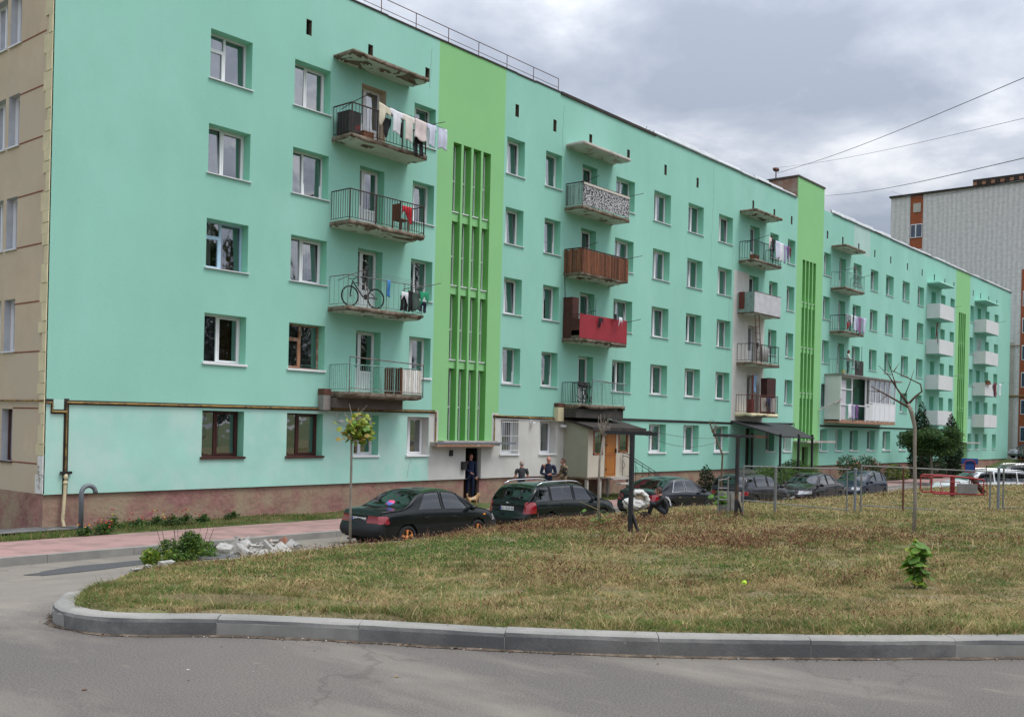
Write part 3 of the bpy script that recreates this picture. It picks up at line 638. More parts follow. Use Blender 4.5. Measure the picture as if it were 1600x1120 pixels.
def sheet(o, x0, x1, d, z0, z1, m, name='panel', where='f', th=.02, corr=0.0, mside=None):
    y = -d+.0; g = MB()
    if 'f' in where:
        if corr:
            n = int((x1-x0)/.035); 
            for i in range(n):
                a = x0+(x1-x0)*i/n; b = x0+(x1-x0)*(i+1)/n; ya = y-.02+corr*math.sin(i*1.3); yb = y-.02+corr*math.sin((i+1)*1.3)
                g.quad((a,ya,z0),(b,yb,z0),(b,yb,z1),(a,ya,z1)); g.quad((a,ya+th,z0),(a,ya+th,z1),(b,yb+th,z1),(b,yb+th,z0))
        else: g.box(x0, x1, y-th, y, z0, z1)
    if 'l' in where: g.box(x0-th, x0, y, -.01, z0, z1, m=1 if mside else 0)
    if 'r' in where: g.box(x1, x1+th, y, -.01, z0, z1, m=1 if mside else 0)
    return g.build(name, [m, mside or m], o)
def slats(o, p, q, z0, z1, m, w=.09, gap=.02, name='slat_panel', jit=.01, seed=0):
    g = MB(); p, q = Vector((*p, 0)), Vector((*q, 0)); L = (q-p).length; u = (q-p)/L; n = int(L/(w+gap)); nv = Vector((u.y, -u.x, 0)); r_ = random.Random(seed)
    for k in range(n):
        c = p+u*((k+.5)*L/n); dz = r_.uniform(-jit, jit); g.obox((c.x, c.y, (z0+z1)/2+dz), u*w/2, nv*.01, (0, 0, (z1-z0)/2), m=r_.choice([0, 0, 1, 2]))
    return g.build(name, [m, mat(m.name+'_dark', tuple(c*.55 for c in SLC[m.name]), .8, .3, 6.0, stretch=(5,5,.6)), mat(m.name+'_light', tuple(min(.8, c*1.4) for c in SLC[m.name]), .8, .3, 6.0, stretch=(5,5,.6))], o)
def poles(o, x0, x1, d, z, L, m, left=True, right=True, name='drying_pole'):
    if left: g = MB(); g.tube([(x0+.15, -.3, z-.12), (x0+.1, -d-.0, z), (x0-.05+.3, -d-.65, z+.18)], .013, 5); g.build(name, [m], o)
    if right: g = MB(); g.tube([(x1-.15, -.3, z-.12), (x1-.1, -d, z), (x1+.35, -d-.5, z+.16)], .013, 5); g.build(name, [m], o)
canopy_m = [M_conc, M_soffit]; lightm = [M_concl, M_soffit]
for c, (x0, x1, d) in BC.items():
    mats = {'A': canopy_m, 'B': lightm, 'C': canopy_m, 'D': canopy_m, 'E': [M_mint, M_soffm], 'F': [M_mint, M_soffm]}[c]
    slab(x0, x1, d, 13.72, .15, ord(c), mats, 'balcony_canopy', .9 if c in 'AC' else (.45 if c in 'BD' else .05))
bal = {}
for c, (x0, x1, d) in BC.items():
    for L in (1, 2, 3, 4):
        if c == 'D' and L == 1: continue
        zt = -0.2+2.8*L
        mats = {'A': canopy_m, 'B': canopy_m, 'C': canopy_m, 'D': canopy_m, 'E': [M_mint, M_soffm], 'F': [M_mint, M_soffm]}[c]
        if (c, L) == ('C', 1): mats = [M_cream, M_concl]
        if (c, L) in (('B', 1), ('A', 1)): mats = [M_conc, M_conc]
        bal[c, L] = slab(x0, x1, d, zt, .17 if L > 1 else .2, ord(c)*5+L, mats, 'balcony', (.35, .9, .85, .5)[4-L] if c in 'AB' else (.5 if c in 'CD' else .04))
# column A
x0, x1, d = BC['A']
z = 11.0; o = bal['A', 4]; rail(o, x0, x1, d, z, 1.0, M_dkbrown, .15, .010, .024, .024)
poles(o, x0, x1, d, z+1.03, 1, M_dkbrown); 
g = MB(); g.tube([(x0+1.0, -d-.25, z+1.14), (x1+.55, -d-.30, z+1.02)], .006, 4); g.build('clothes_line', [M_black], o)
z = 8.2; o = bal['A', 3]; rail(o, x0, x1, d, z, 1.0, M_dkbrown, .115, .012, .024, .02, name='railing')
z = 5.4; o = bal['A', 2]; rail(o, x0, x1, d, z, 1.0, M_greypipe, .22, .006, .012, .016, posts=4)
poles(o, x0, x1, d, z+.98, 1, M_greypipe)
g = MB(); [g.tube([(x0+.3, -d-.15-.12*k, z+1.06+.03*k), (x1+.2, -d-.1-.12*k, z+1.0+.03*k)], .004, 4) for k in range(3)]; g.build('clothes_line', [M_greypipe], o)
z = 2.6; o = bal['A', 1]; rail(o, x0+.1, x1-.1, d-.08, z, .9, M_mintbar, .10, .012, .018, .018)
g = MB(); g.tube([(x0+.12, -d-.05, z-.1), (x0+.12, -d-.05, z+1.13), (x1+.0, -d-.05, z+1.05), (x1+.0, -d-.05, z-.1)], .022, 7); g.tube([(x0+.12, -d-.05, z+.12), (x1, -d-.05, z+.06)], .012, 5); g.build('outer_rail', [M_greypipe], o)
slats(o, (x1-.95, -d+.0), (x1-.03, -d+.0), z+.02, z+.86, M_plankw, .085, .012, seed=3); slats(o, (x1-.96, -.1), (x1-.96, -d), z, z+.92, M_plank, .09, .004, seed=4)
g = MB(); g.box(x0-.32, x0-.02, -.28, 0, z-.62, z+.05, m=0); g.box(x0-.33, x0-.01, -.29, 0, z-.12, z+.08, m=1); g.build('corner_block', [mat('mid_grey_render', (.27,.25,.23), .95, .15, 3.0), M_rustbar], o)
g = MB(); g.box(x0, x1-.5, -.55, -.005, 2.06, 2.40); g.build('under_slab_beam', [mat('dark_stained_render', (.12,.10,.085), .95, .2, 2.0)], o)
# column B
x0, x1, d = BC['B']
z = 11.0; o = bal['B', 4]; rail(o, x0, x1, d, z, 1.0, M_dkbrown, .4, .01, .02, .025)
lace = bpy.data.materials.new('lace_sheet'); lace.use_nodes = True; t = lace.node_tree; b_ = t.nodes['Principled BSDF']
tc_ = t.nodes.new('ShaderNodeTexCoord'); vo = N(t, 'ShaderNodeTexVoronoi', _Scale=17.0); Lk(t, tc_.outputs['Object'], vo.inputs['Vector'])
Lk(t, ramp(t, vo.outputs[0], [(.30, (.62, .60, .60)), (.42, (.62, .60, .60)), (.52, (.03, .03, .035))]), b_.inputs['Base Color'])
sheet(o, x0+.05, x1-.05, d-.01, z+.05, z+.98, lace, 'lace_panel', 'f')
g = MB(); g.box(x0+.05, x1-.05, -d-.035, -d-.02+.01, z+.88, z+.97); g.build('top_board', [M_plankw], o)
slats(o, (x0+.02, -.05), (x0+.02, -d), z+.05, z+.93, M_slatg, .11, .02, seed=9); poles(o, x0, x1, d, z+1.0, 1, M_black)
z = 8.2; o = bal['B', 3]; rail(o, x0, x1, d, z, 1.0, M_dkbrown, .5, .01, .02, .03)
for (p, q, s) in (((x0+.02, -d-.0), (x1-.02, -d-.0), 5), ((x0, -.03), (x0, -d), 6), ((x1, -d), (x1, -.03), 7)): slats(o, p, q, z-.02, z+.95, M_plank, .085, .016, name='board_panel', seed=s, jit=.015)
poles(o, x0, x1, d, z+1.0, 1, M_dkbrown)
z = 5.4; o = bal['B', 2]; rail(o, x0, x1, d, z, 1.0, M_dkbrown, .2, .01, .02, .02)
sheet(o, x0-.03, x1-.02, d, z+.0, z+1.02, M_redsheet, 'red_sheet', 'f', th=.012); poles(o, x0, x1, d, z+.95, 1, M_black, left=True)
g = MB(); g.box(x0+.05, x0+.5, -.5, -.02, z, z+1.75); g.box(x0+.02, x0+.06, -d, -.5, z+.1, z+.8); g.build('tall_cabinet', [mat('dark_red_brown_board', (.075,.022,.015), .6, .25, 3.0)], o)
g = MB(); g.tube([(x0+.05, -.1, z+1.7), (x0-.15, -.2, z+2.6)], .02, 5); g.tube([(x0+.9, -d, z+.9), (x0+1.4, -.3, z+2.0)], .015, 5); g.tube([(x0+1.1, -d, z+.9), (x0+1.9, -.4, z+1.9)], .012, 5); g.build('leaning_pole', [M_black], o)
g = MB(); g.box(x0+.02, x0+.4, -d+.05, -.5, z+.02, z+.32); g.build('planter_box', [M_conc], o)
z = 2.6; o = bal['B', 1]; rail(o, x0+.9, x1-.05, d, z, 1.0, M_mintbar, .10, .012, .02, .02, sides=False); rail(o, x0+.05, x0+.9, d, z, .92, M_black, .09, .012, .02, .016)
g = MB(); g.tube([(x0+.05, -d-.1, z-.02), (x0+.05+.8, -d-.1, z-.02), (x0+.85, -d-.1, z+1.05), (x1, -d-.1, z+.95)], .022, 6); g.build('outer_rail', [M_greypipe], o)
g = MB(); r_ = random.Random(2)
for k in range(26): cxx = x0+.1+r_.random()*.85; czz = z+.1+r_.random()*.7; g.tube([(cxx, -d+.05, czz), (cxx+r_.uniform(-.15,.15), -d+.0, czz+r_.uniform(-.15,.15)), (cxx+r_.uniform(-.2,.2), -d+.1, czz+r_.uniform(-.2,.2))], .016, 5)
g.ball((x0+.3, -d+.1, z+.82), (.2, .1, .1), 8, 6); g.ball((x0+.65, -d+.1, z+.8), (.18, .1, .12), 8, 6); g.build('iron_scrollwork', [M_black], o)
g = MB(); g.box(x0-.42, x0-.02, -.22, 0, z-.75, z-.16, m=0); g.box(x0-.43, x0+.0, -.23, 0, z-.15, z+.02, m=1); g.build('corner_block', [M_cream, M_rustbar], o)
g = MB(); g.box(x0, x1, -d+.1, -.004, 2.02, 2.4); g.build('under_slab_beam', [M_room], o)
# column C
x0, x1, d = BC['C']
z = 11.0; o = bal['C', 4]; rail(o, x0, x1, d, z, 1.0, M_black, .14, .012, .02, .02); poles(o, x0, x1, d, z+1.05, 1, M_black)
g = MB(); g.tube([(x0+1.2, -d-.35, z+1.2), (x1+.4, -d-.35, z+1.08)], .006, 4); g.build('clothes_line', [M_black], o)
z = 8.2; o = bal['C', 3]; sheet(o, x0, x1-.02, d, z-.1, z+1.0, M_corr, 'corrugated_sheet', 'fl', corr=.018, mside=M_slatg); g = MB(); g.tube([(x0, -d, z+1.02), (x1, -d, z+1.02), (x1, -.02, z+1.02)], .025, 6); g.build('railing', [M_rustbar], o)
g = MB(); g.box(x0-.06, x0-.022, -.42, -.1, z+.1, z+1.02); g.build('red_board', [M_redbrown], o)
z = 5.4; o = bal['C', 2]; rail(o, x0, x1, d, z, 1.0, M_black, .2, .012, .02, .02, low=.1)
V, F = curtain_mesh(x0+1.4, x1-.7, .8, .03, .2, ysh=-.6, seed=3, z0=z+.12); V[:, 2] = np.clip(V[:, 2], z+.1, None); Vn = V.copy(); Vn[:, 2] = z+.12+(V[:, 2]-V[:, 2].min())/(np.ptp(V[:, 2])+1e-6)*.82
np_obj('hung_sheet', Vn, F, [CURT['white']], o, smooth=True)
g = MB(); 
for xx in (x0+.45, x0+.95): g.bar((xx+.35, -d+.15, z), (xx, -d+.15, z+2.6), .035)
for k in range(7): g.bar((x0+.76-.05*k, -d+.15, z+.35*(k+.6)), (x0+1.26-.05*k, -d+.15, z+.35*(k+.6)), .03)
g.build('fire_ladder', [M_rustbar], o)
z = 2.6; o = bal['C', 1]; rail(o, x0, x1, d, z, 1.0, M_redbrown, .16, .012, .022, .022); slats(o, (x0+.95, -d+.06), (x1-.2, -d+.06), z+.12, z+.9, M_plankw, .07, .07, seed=13)
g = MB(); g.box(x1-1.25, x1-.15, -d+.12, -d+.5, z, z+2.0); g.build('tall_cabinet', [mat('very_dark_red_board', (.05,.015,.012), .6, .25, 3.0)], o)
g = MB(); g.tube([(x0+.25, -d+.1, z), (x0+.25, -d+.1, z+2.1)], .05, 6); g.box(x0+.02, x0+.4, -d+.05, -d+.3, z, z+.75); g.build('red_post', [M_redbrown], o)
# column D
x0, x1, d = BC['D']
z = 11.0; o = bal['D', 4]; rail(o, x0, x1, d, z, 1.0, M_mintbar, .2, .012, .02, .02, posts=2); poles(o, x0, x1, d, z+1.05, 1, M_black)
g = MB(); r_ = random.Random(8)
for k in range(60): a = r_.uniform(x0+1.6, x1-.3); q = z+r_.uniform(.1, 1.5); g.tube([(a, -d+.1, q), (a+r_.uniform(-.25,.25), -d+.1+r_.uniform(-.1,.2), q+r_.uniform(-.2,.2))], .014, 4)
g.build('wire_scrollwork', [M_greypipe], o)
z = 8.2; o = bal['D', 3]; rail(o, x0, x1, d, z, 1.0, M_black, .16, .012, .02, .025)
z = 5.4; o = bal['D', 2]; rail(o, x0, x1, d, z, 1.0, M_mintbar, .2, .012, .02, .02); sheet(o, x0+1.9, x1, d, z, z+1.0, mat('dark_panel_board', (.03,.026,.024), .6, .3, 2.5, col2=(.10,.03,.02), thr=(.6,.7)), 'dark_panel', 'f')
g = MB(); g.tube([(x0-.6, -d, z+1.02), (x0+1.6, -d, z+1.0)], .03, 5); g.tube([(x1-.3, -d, z+1.0), (x1-.3, -d, z+2.0)], .018, 5); g.build('extra_pole', [M_black], o)
# glazed loggia extension below
gx0, gx1, gd = 49.95, 59.9, 1.05; zb, zt = 2.42, 5.35
lo = MB(); lo.box(gx0, gx1, -gd, -.002, zb-.15, zb+.08, m=1); lo.box(gx0-.1, gx1+.6, -gd-.25, -.002, zt-.04, zt+.05, m=2); lo.box(gx0, gx0+.05, -gd, 0, zb, zt, m=0)
loo = lo.build('glazed_balcony', [M_whitepanel, M_woodf, mat('corrugated_grey_roof', (.24,.25,.24), .8, .3, 3.0, col2=(.20,.13,.08), thr=(.5,.65))], B)
g = MB()
for x in (gx0+.03, gx0+1.9, gx0+4.3, gx0+5.0, 56.0, 56.9, 57.8, 58.7, gx1-.04): g.box(x-.04, x+.04, -gd-.02, -gd+.06, zb, zt)
for (a, b) in ((gx0, gx0+1.9), (gx0+1.9, gx0+5)): g.box(a, b, -gd, -gd+.04, zb+1.0, zb+1.06); 
g.box(gx0, gx0+1.9, -gd, -gd+.04, zb+2.0, zb+2.06); g.box(gx0+5, gx1, -gd-.01, -gd+.05, zb+1.25, zb+1.32); g.box(gx0, gx1, -gd-.01, -gd+.05, zt-.12, zt-.05)
g.box(gx1-.06, gx1, -gd, 0, zb, zb+.06); g.box(gx1-.06, gx1, -gd/2-.03, -gd/2+.03, zb, zt-.05)
g.build('glazing_frame', [M_white], loo)
g = MB(); g.box(gx0+4.3, gx0+5.6, -gd+.0, -gd+.03, zb+.05, zb+1.2, m=1); g.box(gx0+5.6, gx1, -gd, -gd+.03, zb+.1, zb+1.25, m=0); g.build('lower_panel', [mat('bright_white_panel', (.78,.79,.80), .5, .04, 2.0), M_whitepanel], loo)
g = MB(); g.quad((gx0+5.0,-gd+.02,zb+1.3),(gx1,-gd+.02,zb+1.3),(gx1,-gd+.02,zt-.1),(gx0+5.0,-gd+.02,zt-.1)); g.build('pane', [M_glass], loo)
V, F = curtain_mesh(gx0+5.1, gx1-.1, 1.7, .03, .35, ysh=-.75, seed=5, z0=0); V[:, 2] += zb+1.3; np_obj('curtain', V, F, [CURT['sheer']], loo, smooth=True)
g = MB(); g.box(gx0+.06, gx0+1.0, -gd+.05, -.05, zb+.08, zb+2.6); g.build('tall_white_cupboard', [mat('lilac_white_board', (.52,.50,.54), .7, .05, 2.0)], loo)
# columns E, F: white boxes
for c in 'EF':
    x0, x1, d = BC[c]
    for L in (1, 2, 3, 4):
        z = -0.2+2.8*L; o = bal[c, L]
        sheet(o, x0, x1, d, z-.15, z+.98, M_whitepanel, 'white_panel', 'flr', th=.03)
        if L in (2, 4): poles(o, x0, x1, d, z+1.02, 1, M_black, left=False)
o = bal['E', 3]; z = 8.2; x0, x1, d = BC['E']; g = MB(); g.obox((x0+.9, -.5, z+1.5), (.22, 0, .9), (0, .03, 0), (.05, 0, -.02)); g.build('leaning_board', [M_redbrown], o); g = MB(); g.tube([(x0-.3, -d, z+.6), (x0-1.0, -d-.1, z+2.0)], .03, 5); g.build('leaning_pole', [M_redbrown], o)
o = bal['F', 3]; x0, x1, d = BC['F']; z = 8.2; g = MB()
for k in range(7): g.tube([(83.35+.2*k, -.03, 8.35), (83.35+.2*k, -.03, 10.35)], .02, 4)
for k in range(5): g.tube([(83.35, -.04, 8.5+.45*k), (84.55, -.04, 8.5+.45*k)], .02, 4)
g.build('window_grille', [M_whitep], B)
# grille on the ground floor window beside the entrance
g = MB()
for k in range(9): g.tube([(18.22+.13*k, -.03-.06*math.sin(k*.4), .5), (18.22+.13*k, -.03, 1.83)], .008, 4)
for q in (.62, 1.2, 1.75): g.tube([(18.2, -.035, q), (19.28, -.035, q)], .009, 4)
g.build('window_grille', [M_whitep], B)
g = MB()
for k in range(8): g.tube([(44.07+.14*k, -.04, .5), (44.07+.14*k, -.04, 1.83)], .012, 4)
g.build('window_grille', [M_whitep], B)

# ---------------------------------------------------------------- entrance porch under the second balcony column
P = empty('entrance_porch', 'pale rendered porch box with tan wooden door on legs under the dark balcony', 'porch', (22.35, -1.3, -1.4))
def loc_(mb, ox=22.35, oy=-1.3, oz=-1.4): mb.v = [(a-ox, b-oy, c-oz) for a, b, c in mb.v]; return mb
M_porchs = mat('olive_grey_render', (.33, .325, .25), .95, .08, 1.2, bump=.25, bscale=30); M_porchf = mat('cream_grey_render', (.52, .48, .39), .95, .08, 1.0, bump=.25, bscale=30)
M_tan = mat('tan_varnished_wood', (.37, .145, .030), .45, .12, 4.0, stretch=(5, 5, .6)); M_orangef = mat('orange_brown_frame', (.28, .085, .025), .5, .15, 5.0)
g = MB(); X0, X1, Y0, ZF, ZT = 22.35, 25.75, -1.3, -.50, 1.62
g.quad((X0,0,ZF),(X0,Y0,ZF),(X0,Y0,ZT),(X0,0,ZT+.35), m=0); g.quad((X1,Y0,ZF),(X1,0,ZF),(X1,0,ZT+.35),(X1,Y0,ZT), m=0); g.quad((X0,0,ZF),(X1,0,ZF),(X1,Y0,ZF),(X0,Y0,ZF), m=0)
for (a, b, c, d_) in ((X0, 22.72, ZF, ZT), (22.72, 23.43, ZF, .45), (22.72, 23.43, 1.5, ZT), (23.43, 23.60, ZF, ZT), (24.45, 24.62, ZF, ZT), (24.62, 25.38, ZF, .55), (24.62, 25.38, 1.5, ZT), (25.38, X1, ZF, ZT), (23.6, 24.45, 1.48, ZT)): g.quad((a,Y0,c),(b,Y0,c),(b,Y0,d_),(a,Y0,d_), m=1)
g.box(X0-.01, X0+.0+.1, Y0-.01, Y0+.08, ZF-.05, ZF+.0, m=0); g.box(X0, X1, Y0-.02, 0, ZF-.08, ZF-.004, m=2)
loc_(g).build('wall', [M_porchs, M_porchf, M_conc], P)
g = MB(); g.quad((X0-.15,0,2.02),(X0-.15,Y0-.35,1.62),(X1+.55,Y0-.35,1.60),(X1+.55,0,2.0)); g.quad((X0-.15,0,1.95),(X1+.55,0,1.93),(X1+.55,Y0-.35,1.48),(X0-.15,Y0-.35,1.5)); g.box(X0-.15, X1+.55, Y0-.36, Y0-.34, 1.47, 1.63); g.quad((X0-.15,0,1.95),(X0-.15,Y0-.35,1.5),(X0-.15,Y0-.35,1.62),(X0-.15,0,2.02)); g.box(X1+.2, X1+1.0, Y0-.37, Y0-.3, 1.44, 1.52)
loc_(g).build('roof', [M_felt], P)
g = MB(); g.box(23.62, 24.43, Y0-.02, Y0+.04, ZF, 1.46, m=0); g.box(23.62, 24.43, Y0-.03, Y0-.021, .42, .46, m=1); 
for (a, b, c, d_) in ((23.70, 24.35, ZF+.1, .36), (23.70, 24.35, .52, 1.38)): g.box(a, b, Y0-.028, Y0-.021, c, c+.015, m=1); g.box(a, b, Y0-.028, Y0-.021, d_-.015, d_, m=1); g.box(a, a+.015, Y0-.028, Y0-.021, c, d_, m=1); g.box(b-.015, b, Y0-.028, Y0-.021, c, d_, m=1)
do = loc_(g).build('door', [M_tan, M_orangef], P)
g = MB(); g.box(24.33, 24.38, Y0-.09, Y0-.03, .52, .72); [g.box(23.62, 23.72, Y0-.05, Y0-.03, q, q+.05) for q in (.85, -.2)]; loc_(g).build('handle', [M_black], do)
for (a, b, c, d_) in ((22.72, 23.43, .45, 1.5), (24.62, 25.38, .55, 1.5)):
    g = MB(); f = .07; g.box(a, b, Y0-.02, Y0+.04, c, c+f); g.box(a, b, Y0-.02, Y0+.04, d_-f, d_); g.box(a, a+f, Y0-.02, Y0+.04, c, d_); g.box(b-f, b, Y0-.02, Y0+.04, c, d_)
    wo_ = loc_(g).build('window', [M_orangef], P); g = MB(); g.quad((a,Y0+.02,c),(b,Y0+.02,c),(b,Y0+.02,d_),(a,Y0+.02,d_)); loc_(g).build('pane', [M_glass], wo_)
    g = MB(); g.box(a, b, Y0+.2, Y0+.22, c, d_); loc_(g).build('blind', [mat('dark_blind', (.06,.065,.075), .8, .2, 3.0)], wo_)
for (a, b) in ((22.45, -1.2), (23.4, -1.2), (25.6, -1.2), (24.3, -1.0)): g = MB(); g.box(a-.06, a+.06, b-.06, b+.06, -1.5, ZF-.08); loc_(g).build('leg', [M_concl], P)
g = MB(); 
for k in range(4): g.box(23.75+.25*k, 25.3, Y0-.35-.27*k, Y0-.08-.27*k+(.0), -.62-.2*k, -.56-.2*k)
g.box(23.6, 25.0, Y0-.35, Y0-.02, -.56, -.50); loc_(g).build('steps', [M_concl], P)
g = MB(); 
for (q) in (0, 1): 
    g.tube([(24.65+.2, Y0-.1-.0, .52-.12*q), (25.0, Y0-.2, .5-.12*q), (26.1, Y0-1.0, -.28-.12*q), (26.35, Y0-1.2, -.6)], .018, 5)
for k in range(6): t_ = k/5; g.tube([(24.85+1.25*t_, Y0-.1-.9*t_, -.55-.45*t_), (24.85+1.25*t_, Y0-.1-.9*t_, .48-.75*t_)], .012, 5); g.tube([(24.85+1.25*t_, Y0-.1-.9*t_, -.2-.6*t_), (24.97+1.25*t_, Y0-.15-.9*t_, .0-.6*t_), (24.85+1.25*t_, Y0-.1-.9*t_, .2-.7*t_)], .012, 5)
loc_(g).build('handrail', [M_black], P)
# ---------------------------------------------------------------- second entrance awning
A = empty('awning', 'dark sloping awning on black posts beside the green stair strip', 'awning', (38.0, -2.6, -1.4))
g = MB(); g.quad((37.4,0,2.18),(37.4,-3.0,1.40),(41.6,-3.0,1.32),(44.6,0,2.1)); g.quad((37.4,0,2.10),(44.6,0,2.02),(41.6,-3.0,1.26),(37.4,-3.0,1.32)); g.quad((37.4,0,2.10),(37.4,-3,1.32),(37.4,-3,1.40),(37.4,0,2.18)); g.quad((37.4,-3,1.32),(41.6,-3,1.26),(41.6,-3,1.32),(37.4,-3,1.40)); g.quad((41.6,-3,1.26),(44.6,0,2.02),(44.6,0,2.10),(41.6,-3,1.32))
loc_(g, 38.0, -2.6, -1.4).build('roof_sheet', [mat('dark_grey_roofing', (.035,.034,.038), .7, .15, 1.5)], A)
for (x, y) in ((37.45, -2.9), (41.5, -2.9), (39.6, -2.95), (39.0, -.5)): g = MB(); g.box(x-.05, x+.05, y-.05, y+.05, -1.5, 1.5); loc_(g, 38.0, -2.6, -1.4).build('post', [M_black], A)
g = MB(); r_ = random.Random(5)
for k in range(14): x = 38.6+k*.15; g.tube([(x, -2.5, -1.3), (x, -2.5, -.15)], .014, 4)
for k in range(10): x = 38.6+k*.2; g.tube([(x+.12*math.cos(a), -2.52, -.55+.15*math.sin(a)) for a in np.linspace(0, 6.28, 8)], .012, 4)
g.tube([(38.5, -2.5, -.12), (40.7, -2.5, -.12), (41.6, -3.2, -.9)], .022, 5); loc_(g, 38.0, -2.6, -1.4).build('railing', [M_black], A)
g = MB(); g.box(38.5, 40.9, -2.45, 0, -1.5, -.5); loc_(g, 38.0, -2.6, -1.4).build('landing', [M_concl], A)
# ---------------------------------------------------------------- ground, roads
def asphalt(name, base, warm, dust=(.30,.27,.22), seed=0.0, thr=(.56,.78)):
    m = bpy.data.materials.new(name); m.use_nodes = True; t = m.node_tree; b = t.nodes['Principled BSDF']; b.inputs['Roughness'].default_value = .9; b.inputs['Specular IOR Level'].default_value = .25
    tc = t.nodes.new('ShaderNodeTexCoord'); mp = t.nodes.new('ShaderNodeMapping'); mp.inputs['Location'].default_value = (seed, seed*.7, 0); Lk(t, tc.outputs['Object'], mp.inputs[0]); P_ = mp.outputs[0]
    a = N(t, 'ShaderNodeTexNoise', _Scale=.35, _Detail=5.0, _Roughness=.6); Lk(t, P_, a.inputs['Vector'])
    f = N(t, 'ShaderNodeTexNoise', _Scale=75.0, _Detail=3.0, _Roughness=.7); Lk(t, P_, f.inputs['Vector'])
    f2 = N(t, 'ShaderNodeTexVoronoi', _Scale=90.0); Lk(t, P_, f2.inputs['Vector'])
    d = N(t, 'ShaderNodeTexNoise', _Scale=1.1, _Detail=8.0, _Roughness=.62); mp2 = t.nodes.new('ShaderNodeMapping'); mp2.inputs['Scale'].default_value = (1.0, .35, 1); mp2.inputs['Rotation'].default_value = (0, 0, .9); Lk(t, P_, mp2.inputs[0]); Lk(t, mp2.outputs[0], d.inputs['Vector'])
    sy = t.nodes.new('ShaderNodeSeparateXYZ'); Lk(t, tc.outputs['Object'], sy.inputs[0])
    blend = ramp(t, math_(t, 'ADD', math_(t, 'MULTIPLY', math_(t, 'ADD', sy.outputs[1], 19.0), .22), math_(t, 'MULTIPLY', d.outputs[0], .9)), [(.55, 0), (1.0, 1)])
    c = mixc(t, ramp(t, a.outputs[0], [(.3, 0), (.7, 1)]), base, warm); c = mixc(t, blend, c, mixc(t, ramp(t, a.outputs[0], [(.3, 0), (.7, 1)]), (.19,.168,.146), (.25,.22,.185)))
    c = mixc(t, ramp(t, f.outputs[0], [(.35, 0), (.65, 1)]), mixc(t, .30, c, (0, 0, 0)), mixc(t, .10, c, (.6, .58, .55)))
    c = mixc(t, ramp(t, f2.outputs[0], [(.0, .35), (.12, 0)]), c, (.32, .31, .29))
    c = mixc(t, ramp(t, d.outputs[0], [(thr[0], 0), (thr[1], .5)]), c, dust)
    e_ = N(t, 'ShaderNodeTexNoise', _Scale=2.7, _Detail=6.0, _Roughness=.7); Lk(t, mp2.outputs[0], e_.inputs['Vector']); c = mixc(t, ramp(t, e_.outputs[0], [(.30, .28), (.46, 0)]), c, (.10,.09,.085)); c = mixc(t, ramp(t, e_.outputs[0], [(.64, 0), (.72, .5)]), c, (.36,.30,.21))
    vv_ = N(t, 'ShaderNodeTexVoronoi', _Scale=.42); vv_.feature = 'DISTANCE_TO_EDGE'; wn = N(t, 'ShaderNodeTexNoise', _Scale=2.5, _Detail=5.0); Lk(t, P_, wn.inputs['Vector']); wm = t.nodes.new('ShaderNodeVectorMath'); wm.operation = 'ADD'; ws = N(t, 'ShaderNodeVectorMath', operation='SCALE'); ws.inputs['Scale'].default_value = .55; Lk(t, wn.outputs['Color'], ws.inputs[0]); Lk(t, P_, wm.inputs[0]); Lk(t, ws.outputs[0], wm.inputs[1]); Lk(t, wm.outputs[0], vv_.inputs['Vector'])
    ck_ = math_(t, 'MULTIPLY', ramp(t, vv_.outputs[0], [(.0, .35), (.010, 0)]), ramp(t, a.outputs[0], [(.48, 0), (.56, 1)])); c = mixc(t, ck_, c, (.05,.045,.04))
    Lk(t, c, b.inputs['Base Color'])
    bp = N(t, 'ShaderNodeBump', _Strength=.5, _Distance=.004); Lk(t, f.outputs[0], bp.inputs['Height']); Lk(t, bp.outputs[0], b.inputs['Normal'])
    MAT[name] = m; return m
M_asph = asphalt('asphalt', (.110,.098,.089), (.148,.131,.116), thr=(.50,.70))
M_paver = brick_mat('pink_paver', (.38,.225,.205), (.33,.20,.185), (.22,.145,.13), 1.0, .24, .12)
M_kerb = mat('kerb_concrete', (.31,.30,.275), .9, .14, 1.6, bump=.35, bscale=50, col2=(.22,.215,.20), thr=(.45,.62), fine=(120, .14))
M_soil = mat('dry_soil', (.24,.195,.10), .98, .25, 1.4, bump=1.0, bscale=40, col2=(.14,.145,.05), thr=(.45,.60), fine=(55, .5))
M_soilg = mat('green_soil', (.085,.115,.030), .98, .25, 2.0, bump=.8, bscale=18, col2=(.17,.15,.08), thr=(.55,.68), fine=(30, .35))
M_sand = mat('sandy_earth', (.33,.28,.21), .98, .15, 2.5, bump=.5, bscale=30, fine=(60, .2))
# wide base ground
def axis(lo, hi, a, b, fine, coarse):
    v = list(np.arange(a, b+1e-6, fine)); x = a
    while x > lo: x -= max(coarse, (a-x)*.35); v.insert(0, max(x, lo))
    x = b
    while x < hi: x += max(coarse, (x-b)*.35); v.append(min(x, hi))
    return np.array(sorted(set(np.round(v, 3))))
GX_ = axis(-900, 1500, -30, 110, 2.0, 4.0); GY_ = axis(-900, 1500, -60, 30, 2.0, 4.0)
XX, YY = np.meshgrid(GX_, GY_, indexing='ij')
ZZ = road_h(XX, YY)-.16
ZZ = np.where((YY > -.8) & (XX > -1) & (XX < 95), -1.7, ZZ)
ZZ = np.where((YY < -7) & (YY > -33) & (XX > -12) & (XX < 46), np.minimum(ZZ, -1.9), ZZ)
V, F = grid_np(np.stack([XX, YY, ZZ], -1)); o = np_obj('ground', V, F, [M_soilg], smooth=True); tag(o, kind='structure')
